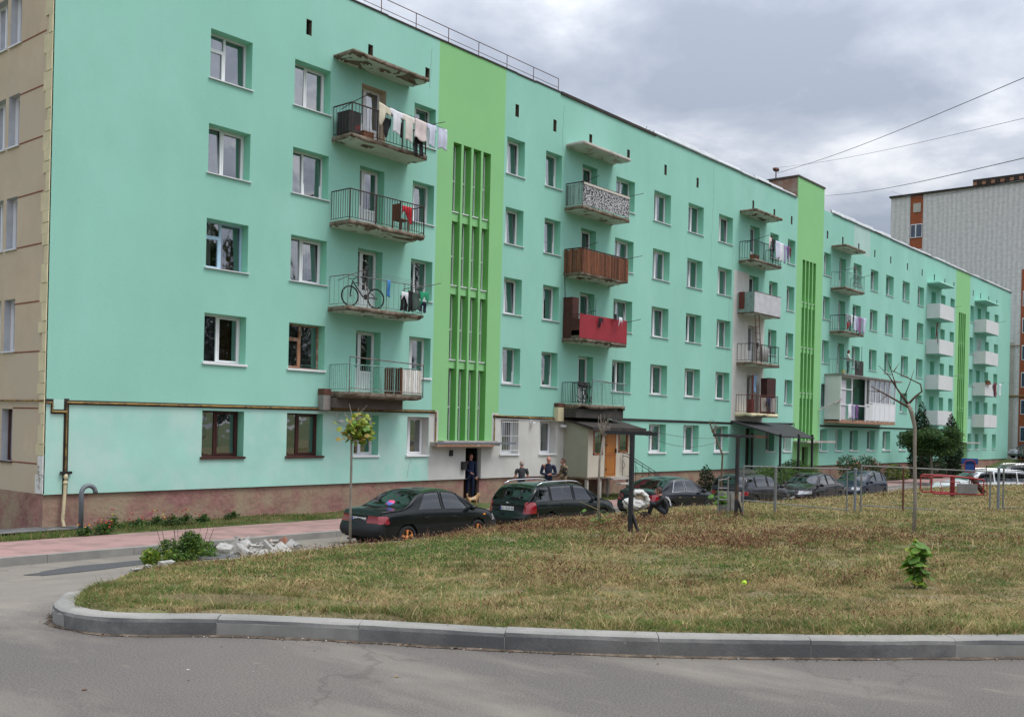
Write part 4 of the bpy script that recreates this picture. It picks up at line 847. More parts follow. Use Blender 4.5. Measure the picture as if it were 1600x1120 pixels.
# asphalt road sheet: forecourt, left road, driveway
rx = np.concatenate([np.arange(-40, 50, .5), np.arange(50, 100, 2.0)]); ry = np.concatenate([np.arange(-40, -4.4, .4), [-4.42]])
XX, YY = np.meshgrid(rx, ry, indexing='ij'); ZZ = road_h(XX, YY)
inl = (XX > west_x(YY)+.9) & (YY < -9.3) & (XX < 46.5-.842*(YY+26.06))
ZZ = np.where(inl, np.minimum(ZZ-.5, -1.7), ZZ)
V, F = grid_np(np.stack([XX, YY, ZZ], -1)); dx = V[F].mean(1); 
o = np_obj('road', V, F, [M_asph], smooth=True); tag(o, kind='structure')
# sidewalk and its kerb
def strip(name, x0, x1, y0, y1, zf, m, dx=1.0):
    xs_ = np.arange(x0, x1+.01, dx); XX, YY = np.meshgrid(xs_, np.linspace(y0, y1, 5), indexing='ij'); V, F = grid_np(np.stack([XX, YY, zf(XX, YY)], -1)); o = np_obj(name, V, F, [m], smooth=True); return tag(o, kind='structure')
upl = lambda X, Y: 1.1*smooth((X-82)/14.0)
strip('pavement', -30, 94, -4.42, -1.78, lambda X, Y: -1.405-.0022*X+upl(X, Y)+0*Y, M_paver)
kb = MB()
for i in range(60):
    a = -30+i*2.0; 
    if a > 80: break
    kb.box(a+.004, a+1.996, -4.58, -4.42, -1.8, -1.398-.0022*(a+1))
tag(kb.build('kerb', [M_kerb]), kind='structure')
def vz(X, Y): return -1.385-.0022*X+.03*np.sin(X*1.3)+.02*np.sin(X*3.1+Y*4)+upl(X, Y)
strip('verge', -30, 94, -1.82, .1, lambda X, Y: vz(X, Y)-.06*smooth((-1.55-Y)/.2), M_soilg, .5)
ap = MB(); ap.quad((-6,.3,-1.33),(-6,-.75,-1.345),(1.1,-.55,-1.345),(1.1,.2,-1.32)); tag(ap.build('apron', [mat('apron_asphalt', (.10,.10,.10), .95, .2, 3.0, col2=(.25,.24,.22), thr=(.5,.7))]), kind='structure')
mp_ = MB()
def patch(cx_, cy_, a, b, rot, n=26, seed=0, dz=.006):
    r_ = random.Random(seed); pts = []
    for k in range(n): t_ = 2*math.pi*k/n; q = 1+r_.uniform(-.16, .16); x = a*q*math.cos(t_); y = b*q*math.sin(t_); pts.append((cx_+x*math.cos(rot)-y*math.sin(rot), cy_+x*math.sin(rot)+y*math.cos(rot)))
    c0 = len(mp_.v); mp_.v.append((cx_, cy_, float(road_h(cx_, cy_))+dz)); mp_.v += [(x, y, float(road_h(x, y))+dz) for x, y in pts]
    for k in range(n): mp_.f.append((c0, c0+1+k, c0+1+(k+1) % n)); mp_.m.append(0)
patch(-1.9, -6.6, 1.9, .75, .35, seed=4, dz=.008); tag(mp_.build('asphalt_patch', [mat('fresh_dark_asphalt', (.075,.075,.078), .9, .15, 4.0, bump=.4, bscale=90)]), kind='structure')
# lawn: parametrised from its west edge
yrow = np.concatenate([np.arange(-31, -18.2, .22), np.arange(-18.2, -8.25, .18), [-8.25]]); nu = 150
uu_ = np.linspace(0, 1, nu)**1.7; P_ = np.zeros((nu, len(yrow), 3))
for j, y in enumerate(yrow):
    a = west_x(y); b = 48-.842*(y+26.06)+.6; x = a+(b-a)*uu_; P_[:, j, 0] = x; P_[:, j, 1] = y
nzv = np.zeros(P_.shape[:2])
for i in range(nu):
    for j in range(len(yrow)): x, y = P_[i, j, :2]; nzv[i, j] = mnoise.noise(Vector((x*.8, y*.8, 1)))*.035+mnoise.noise(Vector((x*3, y*3, 5)))*.012
edge = np.clip((P_[..., 0]-P_[0, :, 0][None])/1.0, 0, 1); P_[..., 2] = lawn_h(P_[..., 0], P_[..., 1])+nzv*edge
V, F = grid_np(P_); o = np_obj('lawn', V, F, [M_soil], smooth=True); tag(o, kind='structure')
# foreground kerb, swept along its line and cut into stones
def resample(pts, step):
    pts = np.array(pts, float); d = np.r_[0, np.cumsum(np.hypot(*np.diff(pts, axis=0).T))]; s = np.arange(0, d[-1], step); return np.stack([np.interp(s, d, pts[:, 0]), np.interp(s, d, pts[:, 1])], 1), s
kp = [p for p in KERB if p[1] < -16.6]; kp, ks = resample(kp, .12)
for _ in range(6): kp[1:-1] = (kp[:-2]+2*kp[1:-1]+kp[2:])/4
T = np.gradient(kp, axis=0); T /= np.linalg.norm(T, axis=1)[:, None]; Nn = np.stack([-T[:, 1], T[:, 0]], 1)      # left of travel = lawn side
prof = [(-.085, -.16), (-.085, .098), (-.075, .124), (-.05, .136), (.06, .14), (.075, .13), (.075, -.1)]
kb = MB(); n0 = 0; r_ = random.Random(3)
stone = 9
for s0 in range(0, len(kp)-1, stone):
    idx = list(range(s0, min(s0+stone, len(kp)-1)+1)); jz = r_.uniform(-.004, .006); jo = r_.uniform(-.004, .004); base = len(kb.v)
    for q, i in enumerate(idx):
        c = kp[i].copy(); 
        if q == 0: c = c+T[i]*.003
        if q == len(idx)-1: c = c-T[i]*.003
        z = float(road_h(c[0], c[1])); rise = 1.0 if c[1] < -17.5 else max(.12, 1-(c[1]+17.5)/.9)
        for pi_, (u, v) in enumerate(prof):
            if pi_ in (1, 2, 3): e2 = mnoise.noise(Vector((i*.45, pi_*3.1, 7)))*.006+min(0, mnoise.noise(Vector((i*.9, 2, 1)))+.35)*.03; v += e2; u -= e2*.5
            p = c+Nn[i]*(u+jo); kb.v.append((p[0], p[1], z+(v*rise if v > 0 else v)+jz))
    L_ = len(prof)
    for q in range(len(idx)-1):
        for k in range(L_-1): kb.f.append((base+q*L_+k, base+(q+1)*L_+k, base+(q+1)*L_+k+1, base+q*L_+k+1)[::-1]); kb.m.append(2 if k < 2 else 0)
    kb.f.append(tuple(base+k for k in range(L_))); kb.m.append(0); kb.f.append(tuple(base+(len(idx)-1)*L_+k for k in range(L_))[::-1]); kb.m.append(0)
# joint mortar core
cb_ = MB(); L_ = 3
for i, c in enumerate(kp):
    z = float(road_h(c[0], c[1])); rise = 1.0 if c[1] < -17.5 else max(.12, 1-(c[1]+17.5)/.9)
    for (u, v) in ((-.0835, -.1), (-.0838, .095*rise), (.06, .1385*rise)): p = c+Nn[i]*u; cb_.v.append((p[0], p[1], z+v))
for i in range(len(kp)-1):
    for k in range(2): cb_.f.append((i*3+k, (i+1)*3+k, (i+1)*3+k+1, i*3+k+1)[::-1]); cb_.m.append(1)
b0 = len(kb.v); kb.v += cb_.v; kb.f += [tuple(i+b0 for i in f) for f in cb_.f]; kb.m += cb_.m
tag(kb.build('kerb', [M_kerb, mat('pale_joint_mortar', (.26,.255,.235), .95, .12, 6.0), mat('stained_shaded_kerb_face', (.205,.20,.19), .9, .30, 1.6, bump=.15, bscale=60, col2=(.105,.105,.105), thr=(.44,.56), fine=(90,.16))]), kind='structure')  # darker face colour mixes real stains with painted shade
# dirt swept against the kerb foot
dm = MB(); r_ = random.Random(9)
for i in range(len(kp)-1):
    if kp[i][1] > -17.5: continue
    w1 = .012+.06*mnoise.noise(Vector((i*.31, 3, 0))); w2 = .012+.06*mnoise.noise(Vector(((i+1)*.31, 3, 0))); w1, w2 = max(-.025, w1), max(-.025, w2)
    a, b = kp[i]-Nn[i]*.08, kp[i+1]-Nn[i+1]*.08; c, d = b-Nn[i+1]*(w2+.03), a-Nn[i]*(w1+.03)
    z = float(road_h(a[0], a[1])); dm.quad((a[0],a[1],z+.012),(b[0],b[1],z+.012),(c[0],c[1],z+.004),(d[0],d[1],z+.004))
tag(dm.build('kerb_dirt', [mat('dark_gutter_dirt', (.10,.078,.058), .98, .3, 8.0, bump=.8, bscale=40, col2=(.19,.15,.11), thr=(.5,.6))]), kind='structure')
# scattered litter and leaves
lt = MB(); lmats = [mat('dry_leaf', (.17,.085,.040), .9, .3, 5.0), mat('pale_stone_chip', (.45,.42,.38), .9, .2, 5.0), mat('dark_crumb', (.05,.04,.035), .9, .3, 5.0)]
r_ = random.Random(12)
for k in range(1500):
    if k < 1440:
        i = r_.randrange(len(kp)-1)
        if kp[i][1] > -17.8 or kp[i][0] > -3: continue
        c = kp[i]-Nn[i]*(.088+abs(r_.gauss(0, .035)))+T[i]*r_.uniform(-.06, .06)
    else: c = np.array([r_.uniform(-14, -4.5), r_.uniform(-24.5, -17)]); 
    if c[0] > west_x(c[1])-.08: continue
    z = float(road_h(c[0], c[1])); s_ = r_.uniform(.002, .007)*(1.8 if r_.random() < .06 else 1); a = r_.uniform(0, 6.3)
    lt.obox((c[0], c[1], z+s_*.4+.003), (s_*math.cos(a), s_*math.sin(a), r_.uniform(-.3, .3)*s_), (-s_*.7*math.sin(a), s_*.7*math.cos(a), 0), (0, 0, s_*.25), m=r_.choice([0, 0, 0, 2, 2, 2, 1]))
tag(lt.build('gutter_litter', lmats), 'dry leaf crumbs and grit along the kerb', 'litter', kind='stuff')
def flat_thing(name, label, cat, pts, z, m, th=.006, grp=None):
    g = MB(); c = np.mean(pts, 0); n = len(pts)
    for k in (0, 1): g.v += [(x-c[0], y-c[1], k*th+.004*math.sin(i*2.1)*k) for i, (x, y) in enumerate(pts)]
    g.f.append(tuple(range(n))[::-1]); g.m.append(0); g.f.append(tuple(range(n, 2*n))); g.m.append(0)
    for i in range(n): j = (i+1) % n; g.f.append((i, j, n+j, n+i)); g.m.append(0)
    return tag(g.build(name, [m], loc=(c[0], c[1], z)), label, cat, grp)
M_paper = mat('white_paper', (.7,.7,.68), .9, .05, 3.0)
flat_thing('paper_strip', 'crumpled white paper strip lying at the kerb foot', 'litter', [(-5.400,-23.000),(-5.350,-23.070),(-5.300,-23.130),(-5.320,-23.070)], .005, M_paper)
flat_thing('paper_scrap', 'tiny white scrap alone in the middle of the grey road', 'litter', [(-8.554,-20.410),(-8.540,-20.422),(-8.526,-20.410),(-8.540,-20.398)], .002, M_paper, .004)
flat_thing('dry_leaf', 'reddish brown dry leaf on the road at lower left', 'leaf', [(-9.238,-20.410),(-9.220,-20.422),(-9.202,-20.410),(-9.220,-20.398)], .002, lmats[0], .004)
flat_thing('dry_leaf', 'light brown dry leaf on the road in front of the kerb', 'leaf', [(-7.740,-21.460),(-7.720,-21.475),(-7.700,-21.460),(-7.720,-21.445)], .002, mat('pale_leaf', (.36,.25,.14), .9, .2, 4.0), .004)
mh = MB(); n = 24; mh.tube([(0,0,-.02),(0,0,.035)], .42, n); mh.tube([(0,0,.03),(0,0,.045)], .36, n)
mho = mh.build('manhole_cover', [mat('manhole_iron', (.10,.10,.105), .8, .2, 5.0)], loc=(-2.15,-11.1, ground_at(-2.15,-11.1)+.04)); tag(mho, 'round dark manhole cover in the grass beside the rubble heap', 'manhole')
# ---------------------------------------------------------------- grass
camP = np.array([-12.1168, -26.0605])
def leafmat(name, c, var=.3, tr=.25):
    m = mat(name, c, .75, var, 1.5, spec=.25); return m
GM = [leafmat('grass_olive', (.215,.212,.070)), leafmat('grass_green', (.130,.205,.050)), leafmat('grass_straw', (.50,.40,.20)), leafmat('grass_tan', (.34,.25,.125)), leafmat('weed_rust', (.155,.060,.030))]
def blades(name, X, Y, Zf, cls, Hh, W, seed, mats, parent=None, lean=.5):
    rs = np.random.RandomState(seed); n = len(X); ang = rs.uniform(0, 2*np.pi, n); Z = Zf
    wv = np.stack([np.cos(ang), np.sin(ang), np.zeros(n)], 1)*W[:, None]/2; la = rs.uniform(0, 2*np.pi, n); ln = rs.uniform(.1, lean, n)*Hh
    base = np.stack([X, Y, Z-.01], 1); mid = base+np.stack([np.cos(la)*ln*.35, np.sin(la)*ln*.35, Hh*.62], 1); tip = base+np.stack([np.cos(la)*ln, np.sin(la)*ln, Hh], 1)
    V = np.stack([base-wv, base+wv, mid+wv*.75, mid-wv*.75, tip+wv*.12, tip-wv*.12], 1).reshape(-1, 3); b = (np.arange(n)*6)[:, None]
    F = np.concatenate([b+np.array([[0,1,2,3]]), b+np.array([[3,2,4,5]])], 0); mi = np.concatenate([cls, cls])
    return np_obj(name, V, F, mats, parent, mi)
def vnoise(X, Y, s, o):
    return np.array([mnoise.noise(Vector((x*s, y*s, o))) for x, y in zip(X, Y)])
def sample_lawn(n, seed):
    rs = np.random.RandomState(seed); D = 6.0*(46/6.0)**rs.uniform(0, 1, n*2)**1.0; x = rs.uniform(-.56, .56, n*2); f_ = np.array([math.cos(YAW), math.sin(YAW)]); r_2 = np.array([math.sin(YAW), -math.cos(YAW)])
    P = camP+D[:, None]*f_+(x*D)[:, None]*r_2
    ok = (P[:, 0] > west_x(P[:, 1])+.075) & (P[:, 1] < -8.6) & (P[:, 1] > -31) & (P[:, 0] < 47.5-.842*(P[:, 1]+26.06)); bare = ((P[:, 0]+2.15)**2+(P[:, 1]+11.1)**2 < .3); ok &= ~bare
    return P[ok][:n], D[ok][:n]
P_, D_ = sample_lawn(600000, 5); bare_ = vnoise(P_[:, 0], P_[:, 1], .9, 21.0)+.6*vnoise(P_[:, 0], P_[:, 1], 3.1, 22.0); kp_ = (bare_ > -.33) | (np.random.RandomState(77).uniform(0, 1, len(P_)) < .22); P_, D_ = P_[kp_], D_[kp_]
X, Y = P_[:, 0], P_[:, 1]; n = len(X)
gN = nzv; a1 = .55*vnoise(X, Y, .33, 1.0)+.55*vnoise(X, Y, 1.6, 2.0)+.6*vnoise(X, Y, 5.5, 9.0); a2 = .6*vnoise(X, Y, .4, 7.0)+.6*vnoise(X, Y, 2.3, 3.0)+.5*vnoise(X, Y, 7.0, 4.0); rr_ = nrs.uniform(0, 1, n)
cls = np.where(rr_ < .40, 0, np.where(rr_ < .53, 1, np.where(rr_ < .82, 2, 3)))
cls = np.where((a1 > .20) & (rr_ < .55), 1, cls); cls = np.where((a1 > .0) & (rr_ > .55) & (rr_ < .75), 0, cls); cls = np.where((a1 < -.18) & (rr_ < .62), np.where(rr_ < .35, 2, 3), cls); cls = np.where((a2 > .3) & (rr_ > .5) & (rr_ < .7), 2, cls)
f_ = np.array([math.cos(YAW), math.sin(YAW)]); r_2 = np.array([math.sin(YAW), -math.cos(YAW)]); rel = P_-camP; u_ = (rel@r_2)/(rel@f_)
def gauss(cx_, cy_, s1, s2): return np.exp(-((X-cx_)**2/s1**2+(Y-cy_)**2/s2**2))
gA_ = 1
rust = gauss(5.6, -11.6, 3.6, 1.8)+.9*gauss(4.6, -17.6, 3.0, 2.4)+.8*gauss(8.6, -13.6, 2.6, 2.0)
cls = np.where(nrs.uniform(0, 1, n) < np.clip((rust+1.3*a2-.30)*.34, .001, .30), 4, cls)
gg = gauss(-1.2, -14.8, 2.2, 1.8)+gauss(1.5, -14.5, 2.0, 1.3)+.6*np.exp(-((X-west_x(Y)-.5)/.35)**2)*(Y < -19); cls = np.where((gg+.7*a2 > .5) & (nrs.uniform(0, 1, n) < .35), 1, cls)
yel = (X > 13) & (nrs.uniform(0, 1, n) < .45); cls = np.where(yel, 2, cls)
Hh = (.016+.040*nrs.uniform(0, 1, n)**1.5)*(1+.35*np.clip((11-D_)/4, 0, 1))*(1+.9*np.clip(a2, -.6, 1))*(1+.25*np.clip(D_-10, 0, 20)/20)
Hh = np.where(cls == 4, nrs.uniform(.03, .11, n), Hh); tall = nrs.uniform(0, 1, n) < .015; Hh = np.where(tall, Hh*2.6, Hh); tuf = (vnoise(X, Y, 1.9, 31.0) > .33) & (nrs.uniform(0, 1, n) < .25); Hh = np.where(tuf, Hh*1.9, Hh); cls = np.where(tuf & (nrs.uniform(0, 1, n) < .5), 2, cls); Hh *= np.clip((X-west_x(Y))/.3, .85, 1); W = (.0022+.00075*D_)*nrs.uniform(.5, 1.3, n)
nzl = vnoise(X, Y, .8, 1)*.035+vnoise(X, Y, 3, 5)*.012
zl_ = lawn_h(X, Y)+nzl*np.clip((X-west_x(Y))/1.0, 0, 1); blades('grass', X, Y, zl_, cls, Hh, W, 3, GM, lean=1.8); tag(bpy.data.objects['grass'], 'dry olive and straw coloured grass covering the whole lawn', 'grass', kind='stuff')
# seed heads and small broad leaves mixed into the lawn
rq = np.random.RandomState(41)
wgt = np.clip(rust+.9*a2-.1, .02, 1.2)*(.3+.02*D_); pick = rq.choice(n, 30000, p=wgt/wgt.sum()); wg2 = np.clip(gg+.9*a1-.05, .02, 1.0)*(.3+.02*D_); pick2 = rq.choice(n, 26000, p=wg2/wg2.sum()); pk = np.r_[pick, pick2]
eg_ = np.clip((X[pk]-west_x(Y[pk]))/1.5, .12, 1); hh_ = eg_*np.r_[rq.uniform(.03, .15, len(pick)), rq.uniform(.01, .05, len(pick2))]; sz_ = (.0045+.00045*D_[pk])*rq.uniform(.6, 1.5, len(pk)); Pq = np.stack([X[pk], Y[pk], zl_[pk]+hh_], 1); aa = rq.normal(size=(len(pk), 3)); aa /= np.linalg.norm(aa, axis=1)[:, None]; bb = np.cross(aa, rq.normal(size=(len(pk), 3))); bb /= np.linalg.norm(bb, axis=1)[:, None]
Vq = np.stack([Pq-aa*sz_[:, None], Pq-bb*sz_[:, None]*.7, Pq+aa*sz_[:, None], Pq+bb*sz_[:, None]*.7], 1).reshape(-1, 3); mq = np.r_[rq.choice([0, 1, 1, 2], len(pick)), rq.choice([3, 3, 4, 5], len(pick2))]
tag(np_obj('weeds', Vq, np.arange(len(Vq)).reshape(-1, 4), [mat('seedhead_tan', (.33,.22,.11), .9, .3, 2.0), mat('seedhead_rust', (.20,.085,.045), .9, .3, 2.0), mat('seedhead_dark', (.09,.045,.03), .9, .3, 2.0), mat('clover_green', (.085,.17,.035), .8, .3, 2.0), mat('clover_bright', (.16,.29,.06), .8, .3, 2.0), mat('clover_dark', (.05,.10,.03), .8, .3, 2.0)], None, mq), 'rusty seed heads and small green clover leaves scattered through the lawn', 'weeds', kind='stuff')
# verge grass by the wall
rs = np.random.RandomState(8); n = 42000; X = -5+(rs.uniform(0, 1, n)**1.8)*80; Y = rs.uniform(-1.74, -.05, n); ok = ~((X < 1.3) & (Y > -.7)) & ~((X > 15.2) & (X < 20.5)); X, Y = X[ok], Y[ok]; n = len(X)
a1 = vnoise(X, Y, .6, 4.0); ra = rs.uniform(0, 1, n); cls = np.where(ra < .55, 1, np.where(ra < .82, 0, 3)); cls = np.where((a1 < -.15) & (ra > .4), 3, cls)
blades('verge_grass', X, Y, vz(X, Y), cls, rs.uniform(.03, .11, n)*(1+np.clip(a1, -.3, 1)), rs.uniform(.012, .03, n), 4, GM); tag(bpy.data.objects['verge_grass'], 'short green grass along the foot of the wall', 'grass', kind='stuff')
# ---------------------------------------------------------------- plants made of leaf faces
def leaf_cloud(centers, n, size, seed, shell=.6, droop=.2, flat=.5):
    """leaf quads scattered in ellipsoids; centers = [(c, r)]"""
    rs = np.random.RandomState(seed); wts = np.array([np.prod(r)**.67 for _, r in centers]); wts = wts/wts.sum(); V = []; 
    cnt = rs.multinomial(n, wts); out = []
    for (c, r), k in zip(centers, cnt):
        d = rs.normal(size=(k, 3)); d /= np.linalg.norm(d, axis=1)[:, None]; rad = rs.uniform(shell, 1.0, k)**.8; out.append(np.array(c)+d*np.array(r)*rad[:, None])
    P = np.concatenate(out); k = len(P); s = size*rs.uniform(.6, 1.3, k); a = rs.normal(size=(k, 3)); a[:, 2] = a[:, 2]*flat; a /= np.linalg.norm(a, axis=1)[:, None]
    up_ = rs.normal(size=(k, 3))*.7; up_[:, 2] += .8; b = np.cross(up_, a); b /= np.linalg.norm(b, axis=1)[:, None]
    q = np.stack([P-a*s[:, None], P-b*s[:, None]*.5, P+a*s[:, None], P+b*s[:, None]*.5], 1)
    q[:, 2, 2] -= droop*s; q[:, 1] += (q[:, 3]-q[:, 1])*.08
    return q.reshape(-1, 3), np.arange(k*4).reshape(-1, 4)
def foliage(name, centers, n, size, seed, mats, parent, probs=None, **kw):
    V, F = leaf_cloud(centers, n, size, seed, **kw); rs = np.random.RandomState(seed+1); mi = rs.choice(len(mats), len(F), p=probs)
    return np_obj(name, V, F, mats, parent, mi)
LG = [mat('leaf_dark_green', (.028,.060,.018), .6, .3, 2.0), mat('leaf_mid_green', (.055,.115,.025), .6, .3, 2.0), mat('leaf_bright_green', (.12,.24,.035), .55, .25, 2.0), mat('leaf_yellow_green', (.30,.36,.045), .55, .2, 2.0), mat('leaf_ochre', (.33,.25,.06), .6, .25, 2.0), mat('leaf_thuja', (.018,.042,.016), .7, .3, 2.0)]
M_bark = mat('grey_bark', (.27,.235,.195), .95, .2, 4.0, bump=.7, bscale=25, stretch=(3,3,.6)); M_stake = mat('brown_stem', (.13,.095,.065), .95, .2, 4.0)
def plant(name, label, cat, loc, group=None): return empty(name, label, cat, loc, group=group)
# broad leaf helper (catalpa like)
def bigleaves(name, pts, size, seed, mats, parent, droop=.6):
    rs = np.random.RandomState(seed); V = []; F = []; M_ = []
    for p in pts:
        s = size*rs.uniform(.65, 1.25); a = rs.uniform(0, 6.3); u = np.array([math.cos(a), math.sin(a), -droop*rs.uniform(.2, 1.2)]); u /= np.linalg.norm(u); v = np.cross([0, 0, 1.0], u); v /= np.linalg.norm(v); w_ = np.cross(u, v)
        b = len(V); prof_ = [(0, 0), (.12, .42), (.45, .52), (.78, .28), (1, 0), (.78, -.28), (.45, -.52), (.12, -.42)]
        for (q, r) in prof_: V.append(np.array(p)+u*s*q+v*s*r*.95+w_*s*(-.14*abs(r)*2))
        V.append(np.array(p)+u*s*.5+w_*s*.03); m = rs.randint(len(mats))
        for k in range(8): F.append((b+k, b+(k+1) % 8, b+8)); M_.append(m)
    return np_obj(name, V, F, mats, parent, M_)
rs = np.random.RandomState(4)
def young_tree(loc, label, trunk_h, top, crown, seed, grp=None):
    t_ = plant('young_tree', label, 'tree', loc, grp); g = MB(); r_ = random.Random(seed); bend = r_.uniform(-.05, .05)
    g.tube([(0,0,-.1),(bend*.3,.01,trunk_h*.35),(bend,-.01,trunk_h*.7),(top[0],top[1],trunk_h)], [.032,.028,.026,.024], 8)
    br = MB(); ends = []
    for k in range(crown.get('n', 9)):
        a = r_.uniform(0, 6.3); rr2 = crown['r']*r_.uniform(.4, 1); h = crown['h']*r_.uniform(.1, 1); e = (top[0]+crown.get('dx', 0)+rr2*math.cos(a), top[1]+rr2*math.sin(a), trunk_h+h); m_ = tuple((top+(trunk_h,))[i]*.5+e[i]*.5+r_.uniform(-.05, .08) for i in range(3))
        br.tube([(top[0],top[1],trunk_h-.06), m_, e], [.014,.008,.004], 5); ends.append((m_, e))
    g.build('trunk', [crown.get('bark', M_bark)], t_, smooth=True); br.build('branch', [crown.get('bark', M_bark)], t_)
    return t_, ends
t_, ends = young_tree((2.74,-8.92,-1.2), 'slim young tree with yellow green leaf ball behind the first black car', 2.62, (-.02,.02), dict(r=.42, h=.62, n=12), 3)
pts = [(.10+rs.normal()*.16, -.08+rs.normal()*.16, 2.66+rs.normal()*.16) for _ in range(330)]
bigleaves('crown', pts, .115, 5, [LG[3], LG[2], LG[3], LG[4], mat('leaf_olive_yellow', (.20,.25,.04), .6, .25, 2.0)], t_, droop=1.3)
t_, ends = young_tree((7.62,-12.24,-.7), 'thin young tree with bare twiggy crown in front of the porch', 2.15, (.06,-.06), dict(r=.26, h=.5, n=26), 8)
t_, ends = young_tree((13.11,-12.55,-.62), 'thin leaning young tree with few twisted twigs beside the rusty crossbar', 2.2, (-.17,.20), dict(r=.22, h=.35, n=12, bark=M_stake), 9)
# pollarded tree on the right
T_ = plant('pollarded_tree', 'bare pollarded tree with grey trunk and crooked brown branches on the right lawn', 'tree', (7.56,-19.63,-.45)); ox, oy, oz = 7.56, -19.63, -.45
def rl_(pts): return [(a-ox, b-oy, c-oz) for a, b, c in pts]
g = MB(); g.tube(rl_([(7.56,-19.63,-.5),(7.57,-19.64,.3),(7.55,-19.62,1.2),(7.55,-19.61,1.75),(7.50,-19.56,2.03),(7.45,-19.5,2.2)]), [.042,.036,.033,.035,.042,.038], 10); g.build('trunk', [M_bark], T_, smooth=True)
M_brn = mat('crooked_branch_bark', (.10,.055,.04), .95, .25, 5.0)
for pts, r0 in (([(7.45,-19.5,2.2),(7.38,-19.42,2.34),(7.30,-19.33,2.5),(7.23,-19.24,2.86)], .028), ([(7.3,-19.33,2.5),(7.26,-19.2,2.72),(7.1,-19.05,2.92)], .016), ([(7.50,-19.56,2.1),(7.32,-19.36,2.24),(7.10,-19.1,2.42),(6.98,-18.95,2.52)], .026), ([(7.1,-19.1,2.42),(6.95,-18.9,2.42)], .012),
                ([(7.46,-19.5,2.18),(7.54,-19.60,2.33),(7.63,-19.7,2.44),(7.60,-19.68,2.58),(7.42,-19.45,2.72),(7.25,-19.25,2.83)], .024), ([(7.42,-19.45,2.35),(7.48,-19.52,2.6),(7.52,-19.58,2.86)], .012), ([(7.23,-19.24,2.86),(7.18,-19.2,3.0)], .012), ([(7.2,-19.2,2.36),(7.0,-19.1,2.2)], .010), ([(7.26,-19.28,2.8),(7.36,-19.36,2.98)], .010)):
    g = MB(); n = len(pts); g.tube(rl_(pts), [r0*(1-.75*k/(n-1)) for k in range(n)], 7); g.build('branch', [M_brn], T_, smooth=True)
# sapling with big leaves
S_ = plant('sapling', 'knee high sapling with big bright green drooping leaves near the right kerb', 'sapling', (-.5,-22.32,-.16)); g = MB()
for k in range(5): a = k*1.3; g.tube([(.03*math.cos(a), .03*math.sin(a), -.03), (.06*math.cos(a), .06*math.sin(a), .28), (.05*math.cos(a+.6), .05*math.sin(a+.6), .5-.04*k)], [.007,.006,.003], 5)
g.build('stem', [M_stake], S_); pts = []
for k in range(80):
    h = .14+.44*(k/80.0)+rs.normal()*.02; w_ = .17 if .3 < h < .5 or h < .2 else .11; a = rs.uniform(0, 6.3); pts.append((w_*math.cos(a)*rs.uniform(.1, .8), w_*math.sin(a)*rs.uniform(.1, .8), h))
bigleaves('leaves', pts, .125, 6, [LG[2], LG[3], LG[2], mat('leaf_fresh_lime', (.20,.36,.04), .5, .2, 2.0)], S_, droop=.9)
for (x, y, n_, s, lb) in ((6.82,-12.85,26,.10,'low green sprout at the foot of the bare twiggy tree'), (12.2,-13.0,34,.15,'leafy green bush in front of the fourth car by the leaning tree')):
    S_ = plant('leafy_sprout', lb, 'plant', (x, y, ground_at(x, y))); g = MB(); g.tube([(0,0,-.05),(0,0,.3)], .01, 5); g.build('stem', [M_stake], S_)
    pts = [(rs.normal()*s*1.2, rs.normal()*s*1.2, abs(rs.normal())*s*1.5+.05+(.18 if s > .12 else 0)) for _ in range(n_)]; bigleaves('leaves', pts, s*1.15, 7, [LG[1], LG[2]], S_)
for k, (x, y, s, lb) in enumerate(((-5.55,-21.6,.05,'flat light green weed by the kerb, left of centre'), (-3.35,-22.9,.13,'broad leaved pale weed lying beside the kerb on the right'), (-3.1,-23.35,.10,'yellowish broad weed just behind the right part of the kerb'), (-4.9,-19.7,.06,'small bright clover tuft in the front lawn'), (-6.9,-19.0,.08,'green dandelion rosette near the left kerb bend'), (-1.2,-24.9,.12,'yellow green weed at the far right kerb edge'))):
    S_ = plant('weed', lb, 'weed', (x, y, ground_at(x, y)+.01)); pts = [(rs.normal()*.03, rs.normal()*.03, .015+rs.uniform(0, .03)) for _ in range(12)]; bigleaves('leaves', pts, s, 10+k, [LG[2], LG[3]] if k % 2 else [LG[2], LG[1]], S_, droop=.1)
# bush by the rubble
S_ = plant('shrub', 'leafy rose bush with yellow green left side in front of the rubble heap', 'shrub', (-2.55,-10.75,-1.0)); ce = [((.1+rs.normal()*.36, rs.normal()*.3, .2+rs.uniform(0, .36)), (.26, .26, .2)) for _ in range(12)]
foliage('foliage', ce, 6500, .036, 3, [LG[1], LG[2], LG[0], LG[3]], S_, [.4, .35, .15, .1], shell=.3); ce = [((-.62+rs.normal()*.14, .1+rs.normal()*.14, .2+rs.uniform(0, .12)), (.2, .2, .16)) for _ in range(4)]; foliage('yellow_foliage', ce, 1700, .042, 4, [LG[3], LG[2]], S_, shell=.3)
g = MB(); r_ = random.Random(1)
for k in range(9): a, b = r_.uniform(-.5, .5), r_.uniform(-.4, .4); g.tube([(a*.4, b*.4, 0), (a, b, .5), (a*1.2, b*1.2, .75+.1*r_.random())], .006, 4)
g.build('stem', [M_stake], S_)
S_.scale = (.72, .72, .95)
